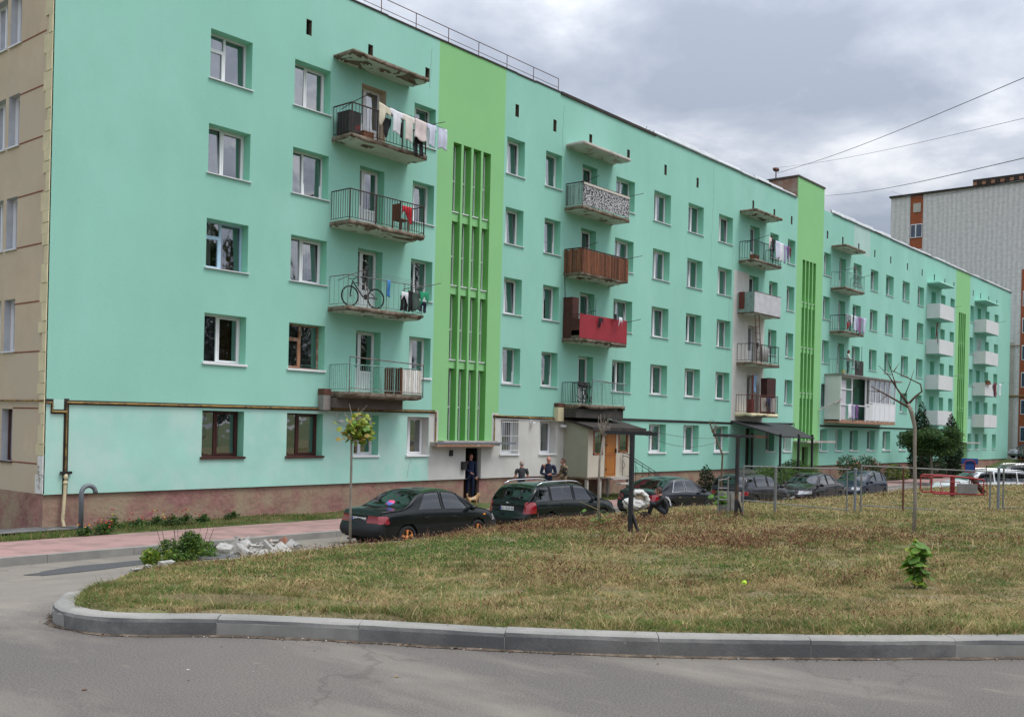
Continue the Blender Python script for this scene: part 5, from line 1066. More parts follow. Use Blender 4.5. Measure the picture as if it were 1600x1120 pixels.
# rubble: every lump a thing of the heap
def rock(r, seed, flat=.6):
    r_ = random.Random(seed); bm = bmesh.new(); sx_, sy_, sz_ = r_.uniform(.7, 1.2), r_.uniform(.5, .9), r_.uniform(.35, .7)
    for _ in range(14):
        q = Vector([r_.choice((-1, 1))*r_.uniform(.55, 1.0) for _ in range(3)]); bm.verts.new((q.x*sx_, q.y*sy_, q.z*sz_))
    res = bmesh.ops.convex_hull(bm, input=bm.verts); bmesh.ops.delete(bm, geom=list({v for v in res['geom_interior'] if isinstance(v, bmesh.types.BMVert)}), context='VERTS')
    me = bpy.data.meshes.new('concrete_lump'); bm.to_mesh(me); bm.free(); return me
M_rub = [mat('rubble_white', (.44,.43,.405), .95, .2, 3.0, bump=.6, bscale=30, col2=(.27,.235,.19), thr=(.52,.68)), mat('rubble_grey', (.33,.315,.285), .95, .2, 6.0, bump=.5, bscale=40), mat('rubble_brick', (.30,.14,.09), .95, .2, 6.0)]
rocks = [rock(1, k) for k in range(9)]
for me in rocks: me.materials.append(M_rub[0])
rk2 = []
for me in rocks[:4]: m2 = me.copy(); m2.materials[0] = M_rub[1]; rk2.append(m2)
rk3 = rocks[0].copy(); rk3.materials[0] = M_rub[2]
r_ = random.Random(6); lx = np.array([3.2, 3.4]); 
for k in range(150):
    t2 = r_.random(); cx_, cy_ = -.95+3.9*t2+r_.gauss(0, .25), -9.6+3.4*t2+r_.gauss(0, .32); hgt = max(0, .32*math.sin(math.pi*min(1, t2*1.2)))*r_.random()
    s = r_.uniform(.09, .19) if k < 60 else r_.uniform(.03, .08)
    me = r_.choice(rocks+rk2) if k % 13 else rk3
    o = bpy.data.objects.new('concrete_lump', me); link(o); o.scale = (s, s, s*r_.uniform(.6, 1)); o.rotation_euler = (r_.uniform(-.9,.9), r_.uniform(-.9,.9), r_.uniform(0, 6.3)); o.location = (cx_, cy_, max(float(lawn_h(cx_, cy_)), float(road_h(cx_, cy_)))+hgt+s*.15)
    tag(o, 'broken grey white concrete lump in the rubble heap behind the leafy bush' if k % 13 else 'broken reddish brick lump among the concrete rubble', 'rubble', 'concrete lumps of the rubble heap' if k % 13 else 'brick lumps in the rubble heap')
for k, (x, y, s) in enumerate(((-3.7,-12.1,.11), (-4.5,-12.9,.08), (-5.0,-13.5,.06))):
    o = bpy.data.objects.new('concrete_lump', rocks[k]); link(o); o.scale = (s, s, s); o.location = (x, y, float(lawn_h(x+.3, y))+.05); tag(o, 'small white stone at the left lawn edge below the leafy bush', 'rubble', 'white stones at the lawn edge')
o = bpy.data.objects.new('concrete_lump', rocks[3]); link(o); o.scale = (.06, .06, .05); o.location = (-1.95,-10.95,-.9); tag(o, 'white stone lying on the edge of the manhole cover', 'rubble')
sd_ = MB(); r_ = random.Random(44)
for (cx_, cy_, a, b) in ((.3, -8.5, 1.5, .8), (1.9, -7.0, 1.2, .7), (-2.2, -11.2, 1.0, .6), (3.2, -5.4, .8, .35)):
    n_ = 22; c0 = len(sd_.v); zz_3 = lambda x, y: max(float(lawn_h(x, y)) if x > west_x(y)+.3 and y < -8.3 else -9, float(road_h(x, y)))
    sd_.v.append((cx_, cy_, zz_3(cx_, cy_)+.05)); 
    for ring_, q in ((.5, .03), (1.0, .004)):
        for k in range(n_): t_ = 2*math.pi*k/n_; w_ = ring_*(1+r_.uniform(-.15, .15)); x = cx_+a*w_*math.cos(t_+.6)*.9; y = cy_+b*w_*math.sin(t_+.2)+a*w_*math.cos(t_)*.35; sd_.v.append((x, y, zz_3(x, y)+q))
    for k in range(n_): k2 = (k+1) % n_; sd_.f.append((c0, c0+1+k, c0+1+k2)); sd_.m.append(0); sd_.f.append((c0+1+k, c0+1+n_+k, c0+1+n_+k2, c0+1+k2)); sd_.m.append(0)
tag(sd_.build('bare_earth', [M_sand], smooth=True), kind='structure')
# flowers at the wall corner
FL = [mat('flower_red', (.35,.012,.012), .6, .2, 4.0), mat('flower_magenta', (.42,.02,.14), .6, .2, 4.0), mat('flower_orange', (.5,.10,.01), .6, .2, 4.0), mat('flower_yellow', (.6,.42,.02), .6, .2, 4.0)]
r_ = random.Random(17)
for k, (x, y, s, n_) in enumerate([(.25,-1.75,.16,7),(.75,-1.7,.20,8),(1.05,-1.35,.17,5),(1.3,-1.0,.3,5),(2.0,-1.1,.22,6),(2.55,-1.05,.26,9),(3.1,-.95,.24,8),(3.6,-.85,.24,6),(4.2,-.8,.2,4),(5.4,-.5,.2,1)]):
    S_ = plant('flowering_plant', 'green plant with small red flowers in the bed by the wall corner' if k < 9 else 'green plant without open flowers at the wall under the brown framed window', 'flower', (x, y, -1.38), group='flowering plants along the wall corner' if k < 9 else None)
    foliage('foliage', [((0,0,s*.5), (s*1.5, s*.8, s*.6)), ((s*.4,0,s*.9), (s*.5, s*.4, s*.5))], 560, .032, 30+k, [LG[1], LG[0], LG[2]], S_, [.5, .3, .2], shell=.1)
    for q in range(n_):
        g = MB(); a = r_.uniform(0, 6.3); rr2 = s*r_.uniform(.2, 1.1); p = (rr2*math.cos(a), rr2*math.sin(a), s*r_.uniform(.8, 1.8)); 
        g.ball(p, (.024, .024, .017), 7, 5); g.build('flower', [FL[r_.choice([0, 0, 0, 2, 1, 3])]], S_)
# mossy hedge, conifers and shrubs along the wall
def conifer(x, y, z, h, r, lb, n=1800, size=.05, m=5):
    S_ = plant('conifer', lb, 'conifer', (x, y, z)); ce = []
    for k in range(14): t2 = (k+.5)/14; ce.append(((nrs.normal()*.03, nrs.normal()*.03, h*t2), (r*(1-t2**3.2)*.95+.03,)*2+(h/14*1.3,)))
    foliage('crown', ce, n, size, int(x*10), [LG[m], LG[0], LG[1]], S_, [.75, .22, .03], shell=.55); g = MB(); g.tube([(0,0,-.2),(0,0,h*.8)], [r*.3,.03], 6); g.build('trunk', [M_bark], S_)
conifer(31.3,-2.0,-1.45,1.35,.5,'small cone shaped conifer behind the third black car', 1500, .06)
conifer(62.6,-2.0,-1.5,5.4,.95,'tall dark thuja column left of the round tree', 5200, .10); conifer(69.8,-2.0,-1.5,4.7,1.0,'shorter dark thuja column beside the third green stair strip', 5200, .10)
def shrub(x, y, z, boxes, n, size, lb, mats=(0, 1), name='hedge', cat='hedge', flowers=None):
    S_ = plant(name, lb, cat, (x, y, z)); foliage('foliage', boxes, n, size, int(x*7), [LG[k] for k in mats], S_, shell=.5)
    if flowers: 
        V, F = leaf_cloud(boxes, flowers[0], .07, int(x*3), shell=.95); np_obj('blossoms', V, F, [flowers[1]], S_)
    g = MB(); g.tube([(0,0,-.2),(0,0,.4)], .05, 6); g.build('stem', [M_bark], S_)
shrub(39.3,-2.6,-1.5,[((dx_,0,.62),(.75,.7,.72)) for dx_ in np.arange(-3.2,3.0,.6)]+[((.9,.1,1.15),(1.1,.7,.5))],15000,.055,'clipped dark green hedge in front of the awning', (1, 1, 2))
shrub(34.3,-1.6,-1.45,[((0,0,.4),(.6,.5,.5))],1300,.05,'small dark bush left of the clipped hedge', (0, 1), 'shrub', 'shrub')
shrub(52.0,-1.8,-1.45,[((dx_,0,.7+.35*math.sin(dx_*2)),(.9,.7,.75)) for dx_ in (-2.6,-1.6,-.6,.5,1.5,2.6)],7000,.06,'rose shrub dotted with pink blossoms under the glazed balcony', (0, 1, 0), 'rose_shrub', 'rose shrub', (420, mat('rose_pink', (.55,.24,.22), .6, .2, 4.0)))
shrub(66.0,-2.2,-1.45,[((0,0,.6),(1.3,.6,.9))],2200,.07,'dark rounded bush between the two thuja columns', (0, 5), 'shrub', 'shrub'); shrub(57.8,-1.8,-1.45,[((0,0,.5),(1.2,.5,.6)),((1.6,0,.35),(.8,.5,.5))],2000,.07,'low green bush with yellow tips right of the pink roses', (0, 1, 3), 'shrub', 'shrub')
S_ = plant('round_tree', 'dense dark green spreading tree between two thuja columns', 'tree', (55.5,-5.0,-1.5)); rs = np.random.RandomState(31); ce = []
for k in range(34): a = rs.uniform(0, 6.3); q = rs.uniform(.1, 1)**.5*1.55; ce.append(((q*math.cos(a), q*math.sin(a), 2.75+rs.uniform(-1.15, 1.1)*(1-q/2.6)), (.68, .68, .36)))
foliage('crown', ce, 19000, .07, 32, [LG[0], LG[1], LG[2]], S_, [.45, .42, .13], shell=.35); g = MB(); g.tube([(0,0,-.2),(.05,0,1.0),(0,.1,2.2)], [.10,.08,.05], 8); g.tube([(.03,0,1.1),(.7,.2,2.5)], [.05,.02], 6); g.tube([(.03,0,1.2),(-.7,-.1,2.1)], [.05,.02], 6); g.build('trunk', [M_bark], S_)
# ---------------------------------------------------------------- cars
M_tyre = mat('tyre_rubber', (.018,.018,.019), .85, .2, 6.0); M_plast = mat('black_plastic_trim', (.010,.011,.013), .6, .1, 6.0); M_under = mat('car_underside', (.008,.008,.008), .95, .1, 3.0)
M_red = mat('red_lamp_lens', (.24,.003,.008), .12, .15, 6.0, spec=.8, coat=.6); M_redc = mat('clear_lamp_lens', (.45,.42,.42), .1, .1, 6.0, spec=.8, coat=.6); M_head = mat('headlamp_lens', (.34,.35,.36), .12, .1, 6.0, spec=.9, coat=.8, metal=.3)
M_amber = mat('amber_lens', (.65,.22,.01), .2, .1, 6.0); M_chrome = mat('chrome_trim', (.75,.76,.78), .15, .05, 4.0, metal=1.0); M_plate = mat('number_plate_white', (.74,.75,.74), .5, .03, 6.0); M_int = mat('car_interior', (.035,.035,.037), .9, .2, 4.0)
M_ink = mat('plate_ink', (.01,.01,.012), .6, .05, 6.0); M_euro = mat('plate_blue_band', (.01,.05,.40), .5, .05, 6.0)
def paint(name, c, dust=.0, rough=.22): return mat(name, c, rough, .10, 1.3, spec=.28, coat=(.22 if c[0] < .1 else .6), col2=(.16,.14,.11) if dust else None, thr=(.72, .95))
def cr(xs_, ys_, q):        # smooth monotone-ish interpolation
    xs_ = np.array(xs_, float); ys_ = np.array(ys_, float); m = np.gradient(ys_, xs_); d = np.diff(ys_)/np.diff(xs_)
    for i in range(1, len(xs_)-1):
        m[i] = 0 if d[i-1]*d[i] <= 0 else 2*d[i-1]*d[i]/(d[i-1]+d[i])
    m[0], m[-1] = d[0], d[-1]; q = np.clip(q, xs_[0], xs_[-1]); i = np.clip(np.searchsorted(xs_, q)-1, 0, len(xs_)-2); h = xs_[i+1]-xs_[i]; t = (q-xs_[i])/h
    return (2*t**3-3*t**2+1)*ys_[i]+(t**3-2*t**2+t)*h*m[i]+(-2*t**3+3*t**2)*ys_[i+1]+(t**3-t**2)*h*m[i+1]
def text_mesh(s, size, m, parent, loc, rot, name='plate_text'):
    cu = bpy.data.curves.new(name, 'FONT'); cu.body = s; cu.size = size; cu.align_x = 'CENTER'; cu.align_y = 'CENTER'; cu.extrude = .001
    to = bpy.data.objects.new(name, cu); COL.objects.link(to); dg = bpy.context.evaluated_depsgraph_get(); me = bpy.data.meshes.new_from_object(to.evaluated_get(dg)); bpy.data.objects.remove(to)
    me.materials.clear(); me.materials.append(m); o = bpy.data.objects.new(name, me); link(o, parent); o.location = loc; o.rotation_euler = rot; return o
def car(label, loc, rz, S, pm, group=None):
    """S: dict with L, W, top (x,z points), belt, wheel xs, glass xs, options. x runs from rear (0) to nose (L)."""
    L, W = S['L'], S['W']/2; C_ = empty('parked_car', label, 'car', loc, rz, group)
    nx = int(L/.03); X = np.linspace(0, L, nx+1); top = cr(*zip(*S['top']), X); belt = cr(*zip(*S['belt']), X)
    plan = cr([0, .10, .35, 1.0, L*.5, L-1.0, L-.45, L-.12, L], [W*.80, W*.90, W*.965, W, W, W*.985, W*.93, W*.80, W*.66], X)
    low = cr([0, .3, .8, L-.9, L-.3, L], [.34, .24, .19, .19, .22, .27], X); tum = S.get('tumble', .36)
    rows = 44; G = np.zeros((nx+1, rows, 3)); vv = np.linspace(0, 1, rows)
    for i in range(nx+1):
        w, b, z0, zt = plan[i], belt[i], low[i], top[i]; b = min(b, zt-.02); h = zt-b
        ye = .935*w-h*tum; P_ = [(.90*w, z0), (.965*w, z0+.10), (.985*w, z0+.22), (w, (z0+b)/2+.03), (.992*w, b-.12), (.968*w, b-.03), (.94*w, b), (.935*w-(h*.5)*tum, b+h*.48), (ye+.02, b+h*.90), (ye-.06, zt-.004-.02*min(1, h*3)), (ye*.6, zt+.012), (ye*.3, zt+.022), (0, zt+.026)]
        P_ = np.array(P_); d = np.r_[0, np.cumsum(np.hypot(*np.diff(P_, axis=0).T)+1e-4)]; d /= d[-1]
        kn = np.array([0, .07, .15, .26, .37, .41, .435, .60, .755, .80, .88, .94, 1.0]); q = np.interp(vv, kn, d)
        G[i, :, 1] = np.interp(q, d, P_[:, 0]); G[i, :, 2] = np.interp(q, d, P_[:, 1])
        G[i, :, 0] = X[i]
    # smooth across rows lightly
    for _ in range(2): G[:, 1:-1, 1:] = .25*G[:, :-2, 1:]+.5*G[:, 1:-1, 1:]+.25*G[:, 2:, 1:]
    def bulge(P_):
        x, z = P_[..., 0], P_[..., 2]; fr = np.clip((x-(L-.6))/.6, 0, 1); re = np.clip((.5-x)/.5, 0, 1)
        bz = np.exp(-((z-.47)/.17)**2)
        P_[..., 0] = x+fr*.10*bz-re*S.get('bump', .09)*bz-re*re*.0; return P_
    def cap(row, sgn):     # row: (rows,3) half section; build cap to mirrored side
        n = 14; s = np.linspace(1, -1, 2*n+1); R_ = np.zeros((rows, 2*n+1, 3))
        for k in range(rows): R_[k, :, 0] = row[k, 0]+sgn*.055*(1-s**2)*min(1, row[k, 1]/W*1.2); R_[k, :, 1] = row[k, 1]*s; R_[k, :, 2] = row[k, 2]
        return R_
    left = G.copy(); capR, capF = cap(G[0], -1), cap(G[-1], 1)
    bulge(left)
    for cp in (capR, capF): bulge(cp)
    right = left.copy(); right[..., 1] *= -1
    parts = {}
    def add(V, F, key, flip=False):
        if not len(F): return
        Vs, Fs = parts.setdefault(key, ([], [])); b = sum(len(v) for v in Vs); 
        if flip: F = F[:, ::-1]
        Vs.append(V); Fs.append(F+b)
    gs = S['glass']; wx = S['wheels']; wr = S.get('wr', .30)
    def classify(Pc, side):
        x, y, z = Pc[:, 0], np.abs(Pc[:, 1]), Pc[:, 2]; b = np.interp(x, X, belt); zt = np.interp(x, X, top); h = zt-b; key = np.zeros(len(Pc), int); u = (z-b)/np.maximum(h, 1e-3)
        ye = .935*np.interp(x, X, plan)-h*tum
        sidey = (y > ye-.0) & (h > .12)
        for (a0, a1, b0, b1) in gs['side']:     # xs at belt a0..a1, at top b0..b1
            k = np.clip(u, 0, 1); key[sidey & (x > a0+(b0-a0)*k) & (x < a1+(b1-a1)*k) & (u > .07) & (u < .88)] = 1
        x0, x1 = gs['front']; inner = y < ye-.075+.02; key[(x > x0) & (x < x1) & inner & (z > b+.02)] = 2
        x0, x1 = gs['rear']; key[(x > x0) & (x < x1) & inner & (z > b+.02)] = 3
        for cxw in wx: key[((x-cxw)**2+(z-wr-.01)**2 < (wr+.045)**2) & (y > .5*W)] = 9
        for (ya, yb, za, zb, xa, xb, kk) in S['lamps']: key[(y > ya) & (y < yb) & (z > za) & (z < zb) & (x > xa) & (x < xb)] = kk
        tb = S.get('trim')
        if tb: key[(key == 0) & (z < tb)] = 7
        key[(key == 0) & (z < low.min()+.05)] = 7
        if S.get('dark_bumpers'): key[(key == 0) & (z < S['dark_bumpers']) & ((x < .12) | (x > L-.12))] = 7
        return key
    for (Gd, flip) in ((left, True), (right, False)):
        V, F = grid_np(Gd); Pc = V[F].mean(1); k = classify(Pc, 1)
        for kk in np.unique(k):
            if kk == 9: continue
            sfx = (('L', 'R')[flip] if kk in (1, 4, 5, 6, 8) else ''); add(V, F[k == kk], (int(kk), sfx), flip)
    for (Gd, flip) in ((capR, True), (capF, False)):
        V, F = grid_np(Gd); Pc = V[F].mean(1); k = classify(Pc, 0)
        for kk in np.unique(k):
            m_ = (k == kk); sgn = Pc[:, 1] >= 0
            if kk == 9: continue
            if kk in (4, 5, 6, 8): add(V, F[m_ & sgn], (int(kk), 'L'), flip); add(V, F[m_ & ~sgn], (int(kk), 'R'), flip)
            else: add(V, F[m_], (int(kk), ''), flip)
    names = {0: ('body', pm), 1: ('side_window', M_carglass), 2: ('windscreen', M_carglass), 3: ('rear_window', M_carglass), 4: ('tail_light', M_red), 5: ('reversing_light', M_redc), 6: ('headlight', M_head), 7: ('bumper_trim', S.get('trim_mat', M_plast)), 8: ('indicator', M_amber)}
    body = None
    for (kk, sfx) in sorted(parts):
        Vs, Fs = parts[(kk, sfx)]; V = np.concatenate(Vs); F = np.concatenate(Fs); us, inv = np.unique(np.round(V, 5), axis=0, return_inverse=True); F = inv.reshape(-1)[F] if inv.ndim == 1 else inv.ravel()[F]
        good = np.array([len(set(f)) == 4 for f in F]); tri = F[~good]; F = F[good]; used = np.unique(F); rem = np.full(len(us), -1); rem[used] = np.arange(len(used)); V2 = us[used]; V2 = V2-np.array([L/2, 0, 0])
        o = np_obj(names[kk][0], V2, rem[F], [names[kk][1]], C_, smooth=True)
        if kk == 0: body = o
    # interior and underside
    g = MB(); xs0, xs1 = gs['rear'][0]-L/2, gs['front'][1]-L/2; g.box(-L/2+.25, L/2-.3, -W*.78, W*.78, .2, .62); g.box(xs0+.35, xs0+.75, -W*.7, W*.7, .6, 1.0); 
    for s_ in (-1, 1):
        for xq in (-.15, .85): xq += S.get('seat', -.35); g.box(xq, xq+.12, s_*.38-.22, s_*.38+.22, .55, 1.08); g.box(xq, xq+.08, s_*.38-.12, s_*.38+.12, 1.08, 1.25)
    g.box(xs1-.75, xs1-.35, -W*.75, W*.75, .6, .9); g.build('interior', [M_int], C_)
    # wheels
    for cxw in wx:
        for s_ in (-1, 1):
            g = MB(); y0, y1 = s_*(W-.20), s_*(W-.015); n = 28
            ring = [(y0, wr*.8), (y0, wr*.97), (y0+s_*.03, wr), (y1-s_*.03, wr), (y1, wr*.95), (y1+s_*.004, wr*.80), (y1-s_*.02, wr*.66)]; b = 0
            for k in range(n): 
                a = 2*math.pi*k/n
                for (yy_, r) in ring: g.v.append((cxw-L/2+r*math.cos(a), yy_, wr+r*math.sin(a)))
            m_ = len(ring)
            for k in range(n):
                for q in range(m_-1): g.f.append((k*m_+q, ((k+1) % n)*m_+q, ((k+1) % n)*m_+q+1, k*m_+q+1)); g.m.append(0)
            g.f.append(tuple(k*m_ for k in range(n))); g.m.append(0)
            wo_ = g.build('wheel', [M_tyre], C_, smooth=False)
            g = MB(); rm = S.get('rim', M_chrome); c = Vector((cxw-L/2, y1-s_*.03, wr)); 
            for k in range(n): a = 2*math.pi*k/n; a2 = 2*math.pi*(k+1)/n; r1, r2 = wr*.66, wr*.60; g.quad(*[(c.x+r*math.cos(t_), yy_, c.z+r*math.sin(t_)) for r, t_, yy_ in ((r1, a, y1-s_*.018), (r1, a2, y1-s_*.018), (r2, a2, y1-s_*.035), (r2, a, y1-s_*.035))], m=0)
            for k in range(S.get('spokes', 5)):
                a = 2*math.pi*k/S.get('spokes', 5)+.3
                for da in (-.10, .10): g.bar((c.x, c.y, c.z), (c.x+wr*.63*math.cos(a+da), c.y+s_*.008, c.z+wr*.63*math.sin(a+da)), .028, .02, m=0)
            g.ball((c.x, c.y+s_*.005, c.z), (.05, .02, .05), 8, 5, m=0); dk = y1-s_*.06; g.f.append(tuple(len(g.v)+k for k in range(n))); g.m.append(1); g.v += [(c.x+wr*.66*math.cos(2*math.pi*k/n), dk, c.z+wr*.66*math.sin(2*math.pi*k/n)) for k in range(n)]
            g.build('rim', [rm, M_under], wo_)
    # seams, handles, mirrors, trim: sampled on the body side
    def sidept(x, z, s_, off=.004):
        i = int(np.clip(round(x/L*nx), 0, nx)); r = left[i]; k = int(np.argmin(np.abs(r[:, 2]-z)+(np.arange(rows) > 36)*9)); return (r[k, 0]-L/2, s_*(r[k, 1]+off), r[k, 2])
    g = MB()
    for s_ in (-1, 1):
        for xq in S['seams']:
            zt = np.interp(xq, X, belt)-.02; pts = [sidept(xq+.03*(k/6)*(0), .26+(zt-.26)*k/6, s_, .001) for k in range(7)]; g.tube(pts, .006, 4, cap=False)
        pts = [sidept(x, .52, s_, .006) for x in np.linspace(S['wheels'][0]+wr+.08, S['wheels'][1]-wr-.08, 8)]; g.tube(pts, S.get('rub', .008), 4)
    g.build('door_seam', [M_under], body)
    for s_ in (-1, 1):
        for xq in S['handles']: g = MB(); p = sidept(xq, np.interp(xq, X, belt)-.14, s_, .012); g.box(p[0]-.08, p[0]+.08, p[1]-.012, p[1]+.012, p[2]-.016, p[2]+.016); g.build('door_handle', [S.get('hand', M_plast)], C_)
        g = MB(); xm = gs['side'][-1][1]-.05; p = sidept(xm, np.interp(xm, X, belt)-.02, s_, .0); g.ball((p[0]+.03, p[1]+s_*.10, p[2]+.09), (.06, .11, .075), 10, 7); g.bar((p[0]+.02, p[1]-s_*.02, p[2]+.04), (p[0]+.03, p[1]+s_*.06, p[2]+.07), .03); g.build('wing_mirror', [S.get('mir', pm)], C_, smooth=True)
        for (a0, a1, b0, b1) in gs['side']:
            g = MB()
            def wp(x, u):
                i = int(np.clip(round(x/L*nx), 0, nx)); b, zt = belt[i], top[i]; h = zt-b; return (x-L/2, s_*(.935*plan[i]-h*u*tum+.006), b+h*u)
            pts = [wp(a0+(a1-a0)*k/8, .06) for k in range(9)]+[wp(a1+(b1-a1)*k/5, .06+.84*k/5) for k in range(1, 6)]+[wp(b1+(b0-b1)*k/8, .90) for k in range(1, 9)]+[wp(b0+(a0-b0)*k/5, .90-.84*k/5) for k in range(1, 6)]
            g.tube(pts, .011 if not S.get('chrometrim') else .006, 4); g.build('window_trim', [M_plast if not S.get('chrometrim') else M_chrome], C_)
    if S.get('rails'):
        for s_ in (-1, 1):
            g = MB(); pts = [];  xa, xb = S['rails']
            for k in range(10):
                x = xa+(xb-xa)*k/9; i = int(x/L*nx); zt = top[i]; ye = .935*plan[i]-(zt-belt[i])*tum; pts.append((x-L/2, s_*(ye-.04), zt+.035+(.03 if 0 < k < 9 else -.02)))
            g.tube(pts, .020, 6); g.build('roof_rail', [M_chrome], C_, smooth=True)
    g = MB(); i = int(.02*nx); g.tube([(-L/2+.3, W*.5, .24), (-L/2-.04, W*.5, .23)], .025, 8); g.build('exhaust', [M_rustbar], C_)
    if S.get('plate'):
        px, pz, tx = S['plate']; g = MB(); sg = -1 if px < L/2 else 1; X_ = px-L/2; g.box(X_-.008, X_+.008, -.26, .26, pz-.056, pz+.056, m=0); g.box(X_-.0095, X_+.0095, -.262, .262, pz-.060, pz-.056, m=1)
        if sg < 0: g.box(X_-.010, X_-.0082, .215, .258, pz-.054, pz+.054, m=2)
        else: g.box(X_+.0082, X_+.010, -.258, -.215, pz-.054, pz+.054, m=2)
        po_ = g.build('number_plate', [M_plate, M_plast, M_euro], C_); text_mesh(tx, .105, M_ink, po_, (X_+sg*.010, sg*.02, pz-.003), (R(90), 0, R(-90) if sg < 0 else R(90)))
    if S.get('emblem'): ex, ez = S['emblem']; g = MB(); g.tube([(ex-L/2-.0, -.045, ez), (ex-L/2-.012, -.02, ez+.018), (ex-L/2, .0, ez+.0), (ex-L/2-.012, .02, ez+.018), (ex-L/2, .045, ez)], .010, 5); g.build('badge', [M_chrome], C_)
    if S.get('grille'): ex, ez = S['grille']; g = MB(); g.ball((ex-L/2, 0, ez), (.03, .30, .07), 12, 8, m=0); [g.tube([(ex-L/2+.03, -.24, ez-.04+.028*k), (ex-L/2+.036, 0, ez-.04+.028*k), (ex-L/2+.03, .24, ez-.04+.028*k)], .006, 4, m=1) for k in range(4)]; g.build('grille', [M_plast, M_chrome], C_)
    if S.get('wiper'): wxx, wz = S['wiper']; g = MB(); g.tube([(wxx-L/2-.02, 0, wz), (wxx-L/2-.01, -.35, wz+.05)], .008, 4); g.build('wiper', [M_plast], C_)
    return C_, left
CG = 'cars parked in a row beside the block'
GZ = -1.575
# 1: black notchback saloon, tail to the camera
S1 = dict(L=4.24, W=1.68, top=[(0,.86),(.04,.93),(.12,.965),(.60,.985),(.85,1.08),(1.25,1.33),(1.55,1.405),(2.05,1.425),(2.5,1.39),(2.75,1.30),(3.32,.955),(3.7,.865),(4.05,.76),(4.2,.66),(4.24,.55)],
     belt=[(0,.80),(.3,.88),(1.0,.93),(2.2,.90),(3.2,.86),(3.8,.78),(4.24,.5)], wheels=(.80, 3.32), wr=.295, seams=(1.28, 2.22, 3.12), handles=(1.42, 2.38), glass=dict(side=[(1.16,2.0,1.50,2.0),(2.09,3.03,2.09,2.62)], front=(2.66,3.28), rear=(.66,1.40)),
     lamps=[(.30,.66,.66,.84,-.2,.05,4),(.52,.9,.66,.84,-.2,.22,4),(.70,.92,.70,.76,3.55,3.63,8),(.42,.8,.56,.70,3.95,4.4,6)], plate=(-.048,.735,'CB 4074 AA'), rim=mat('orange_rim_paint', (.70,.27,.10), .4, .15, 6.0), spokes=5, dark_bumpers=.60, hand=M_plast, bump=.10, tumble=.38)
P1 = paint('dusty_black_green_paint', (.006,.008,.008), 0, .22)
c1_, g1_ = car('dusty black notchback car with orange spoked wheels, first in the row', (6.95,-6.97,GZ), 0, S1, P1, CG)
bpy.data.objects[c1_.name].scale = (1.05, 1.03, 1.02); c1_.location.x = 6.98
# 2: black estate with silver roof rails
S2 = dict(L=4.65, W=1.78, top=[(0,.90),(.03,.98),(.10,1.04),(.42,1.38),(.60,1.455),(1.2,1.49),(2.0,1.495),(2.6,1.45),(2.9,1.37),(3.55,1.01),(3.9,.93),(4.3,.83),(4.58,.70),(4.65,.58)],
     belt=[(0,.86),(.4,.96),(1.5,.965),(2.6,.93),(3.5,.89),(4.1,.80),(4.65,.52)], wheels=(.95, 3.68), wr=.315, seams=(1.42,2.42,3.38), handles=(1.58,2.56), glass=dict(side=[(.30,.98,.62,.98),(1.06,2.12,1.06,2.12),(2.22,3.22,2.22,2.80)], front=(2.86,3.50), rear=(.10,.46)),
     lamps=[(.62,.95,.66,.98,-.2,.30,4),(.42,.8,.60,.74,4.3,4.8,6)], plate=(-.055,.78,'BO 7524 AM'), rim=mat('grey_alloy', (.30,.31,.32), .3, .1, 6.0, metal=.7), spokes=7, rails=(.55,2.75), emblem=(-.04,.93), wiper=(.07,1.05), bump=.10, tumble=.30)
P2 = paint('glossy_black_green_paint', (.006,.010,.009), 0, .14)
car('glossy black estate car with silver roof rails and tall red tail lights', (12.88,-6.92,GZ-.03), 0, S2, P2, CG)
# 3: dark blue black fastback
S3 = dict(chrometrim=1, L=4.60, W=1.77, top=[(0,.90),(.04,.98),(.14,1.02),(.40,1.05),(.75,1.20),(1.3,1.41),(1.9,1.465),(2.4,1.45),(2.8,1.36),(3.5,.99),(3.9,.91),(4.3,.80),(4.53,.68),(4.60,.56)],
     belt=[(0,.86),(.4,.95),(1.5,.955),(2.6,.92),(3.5,.88),(4.1,.79),(4.60,.5)], wheels=(.98, 3.62), wr=.315, seams=(1.35,2.35,3.32), handles=(1.5,2.5), glass=dict(side=[(1.10,1.98,1.42,1.98),(2.08,3.15,2.08,2.72)], front=(2.78,3.42), rear=(.46,1.25)),
     lamps=[(.50,.95,.70,.92,-.2,.30,4),(.42,.8,.58,.72,4.25,4.8,6)], plate=(-.05,.60,'AA 3157 KE'), rim=MAT['grey_alloy'], hand=M_chrome, bump=.09, tumble=.34)
P3 = paint('blue_black_paint', (.010,.012,.016), 0, .14)
car('black fastback saloon with chrome window line behind the black clothesline post', (19.75,-6.9,GZ-.01), 0, S3, P3, CG)
# 4: dark grey estate
S4 = dict(S2); S4.update(L=4.40, top=[(0,.90),(.03,.98),(.10,1.04),(.38,1.36),(.55,1.43),(1.2,1.46),(2.0,1.46),(2.5,1.40),(2.75,1.32),(3.35,.99),(3.7,.91),(4.1,.80),(4.34,.68),(4.40,.56)], belt=[(0,.86),(.4,.95),(1.5,.955),(2.6,.92),(3.3,.88),(3.9,.79),(4.40,.5)], wheels=(.85,3.45), seams=(1.3,2.25,3.15), glass=dict(side=[(.28,.92,.55,.92),(1.0,1.98,1.0,1.98),(2.08,3.05,2.08,2.62)], front=(2.68,3.30), rear=(.10,.42)), plate=(-.05,.60,'BK 2093 CH'), rails=None, lamps=[(.50,.95,.68,.84,-.2,.28,4),(.42,.8,.58,.72,4.05,4.6,6)], W=1.74)
P4 = paint('charcoal_paint', (.020,.021,.026), 0, .2)
car('charcoal estate with its tail behind the dark post and ribbed bin', (26.3,-6.9,GZ-.05), 0, S4, P4, CG)
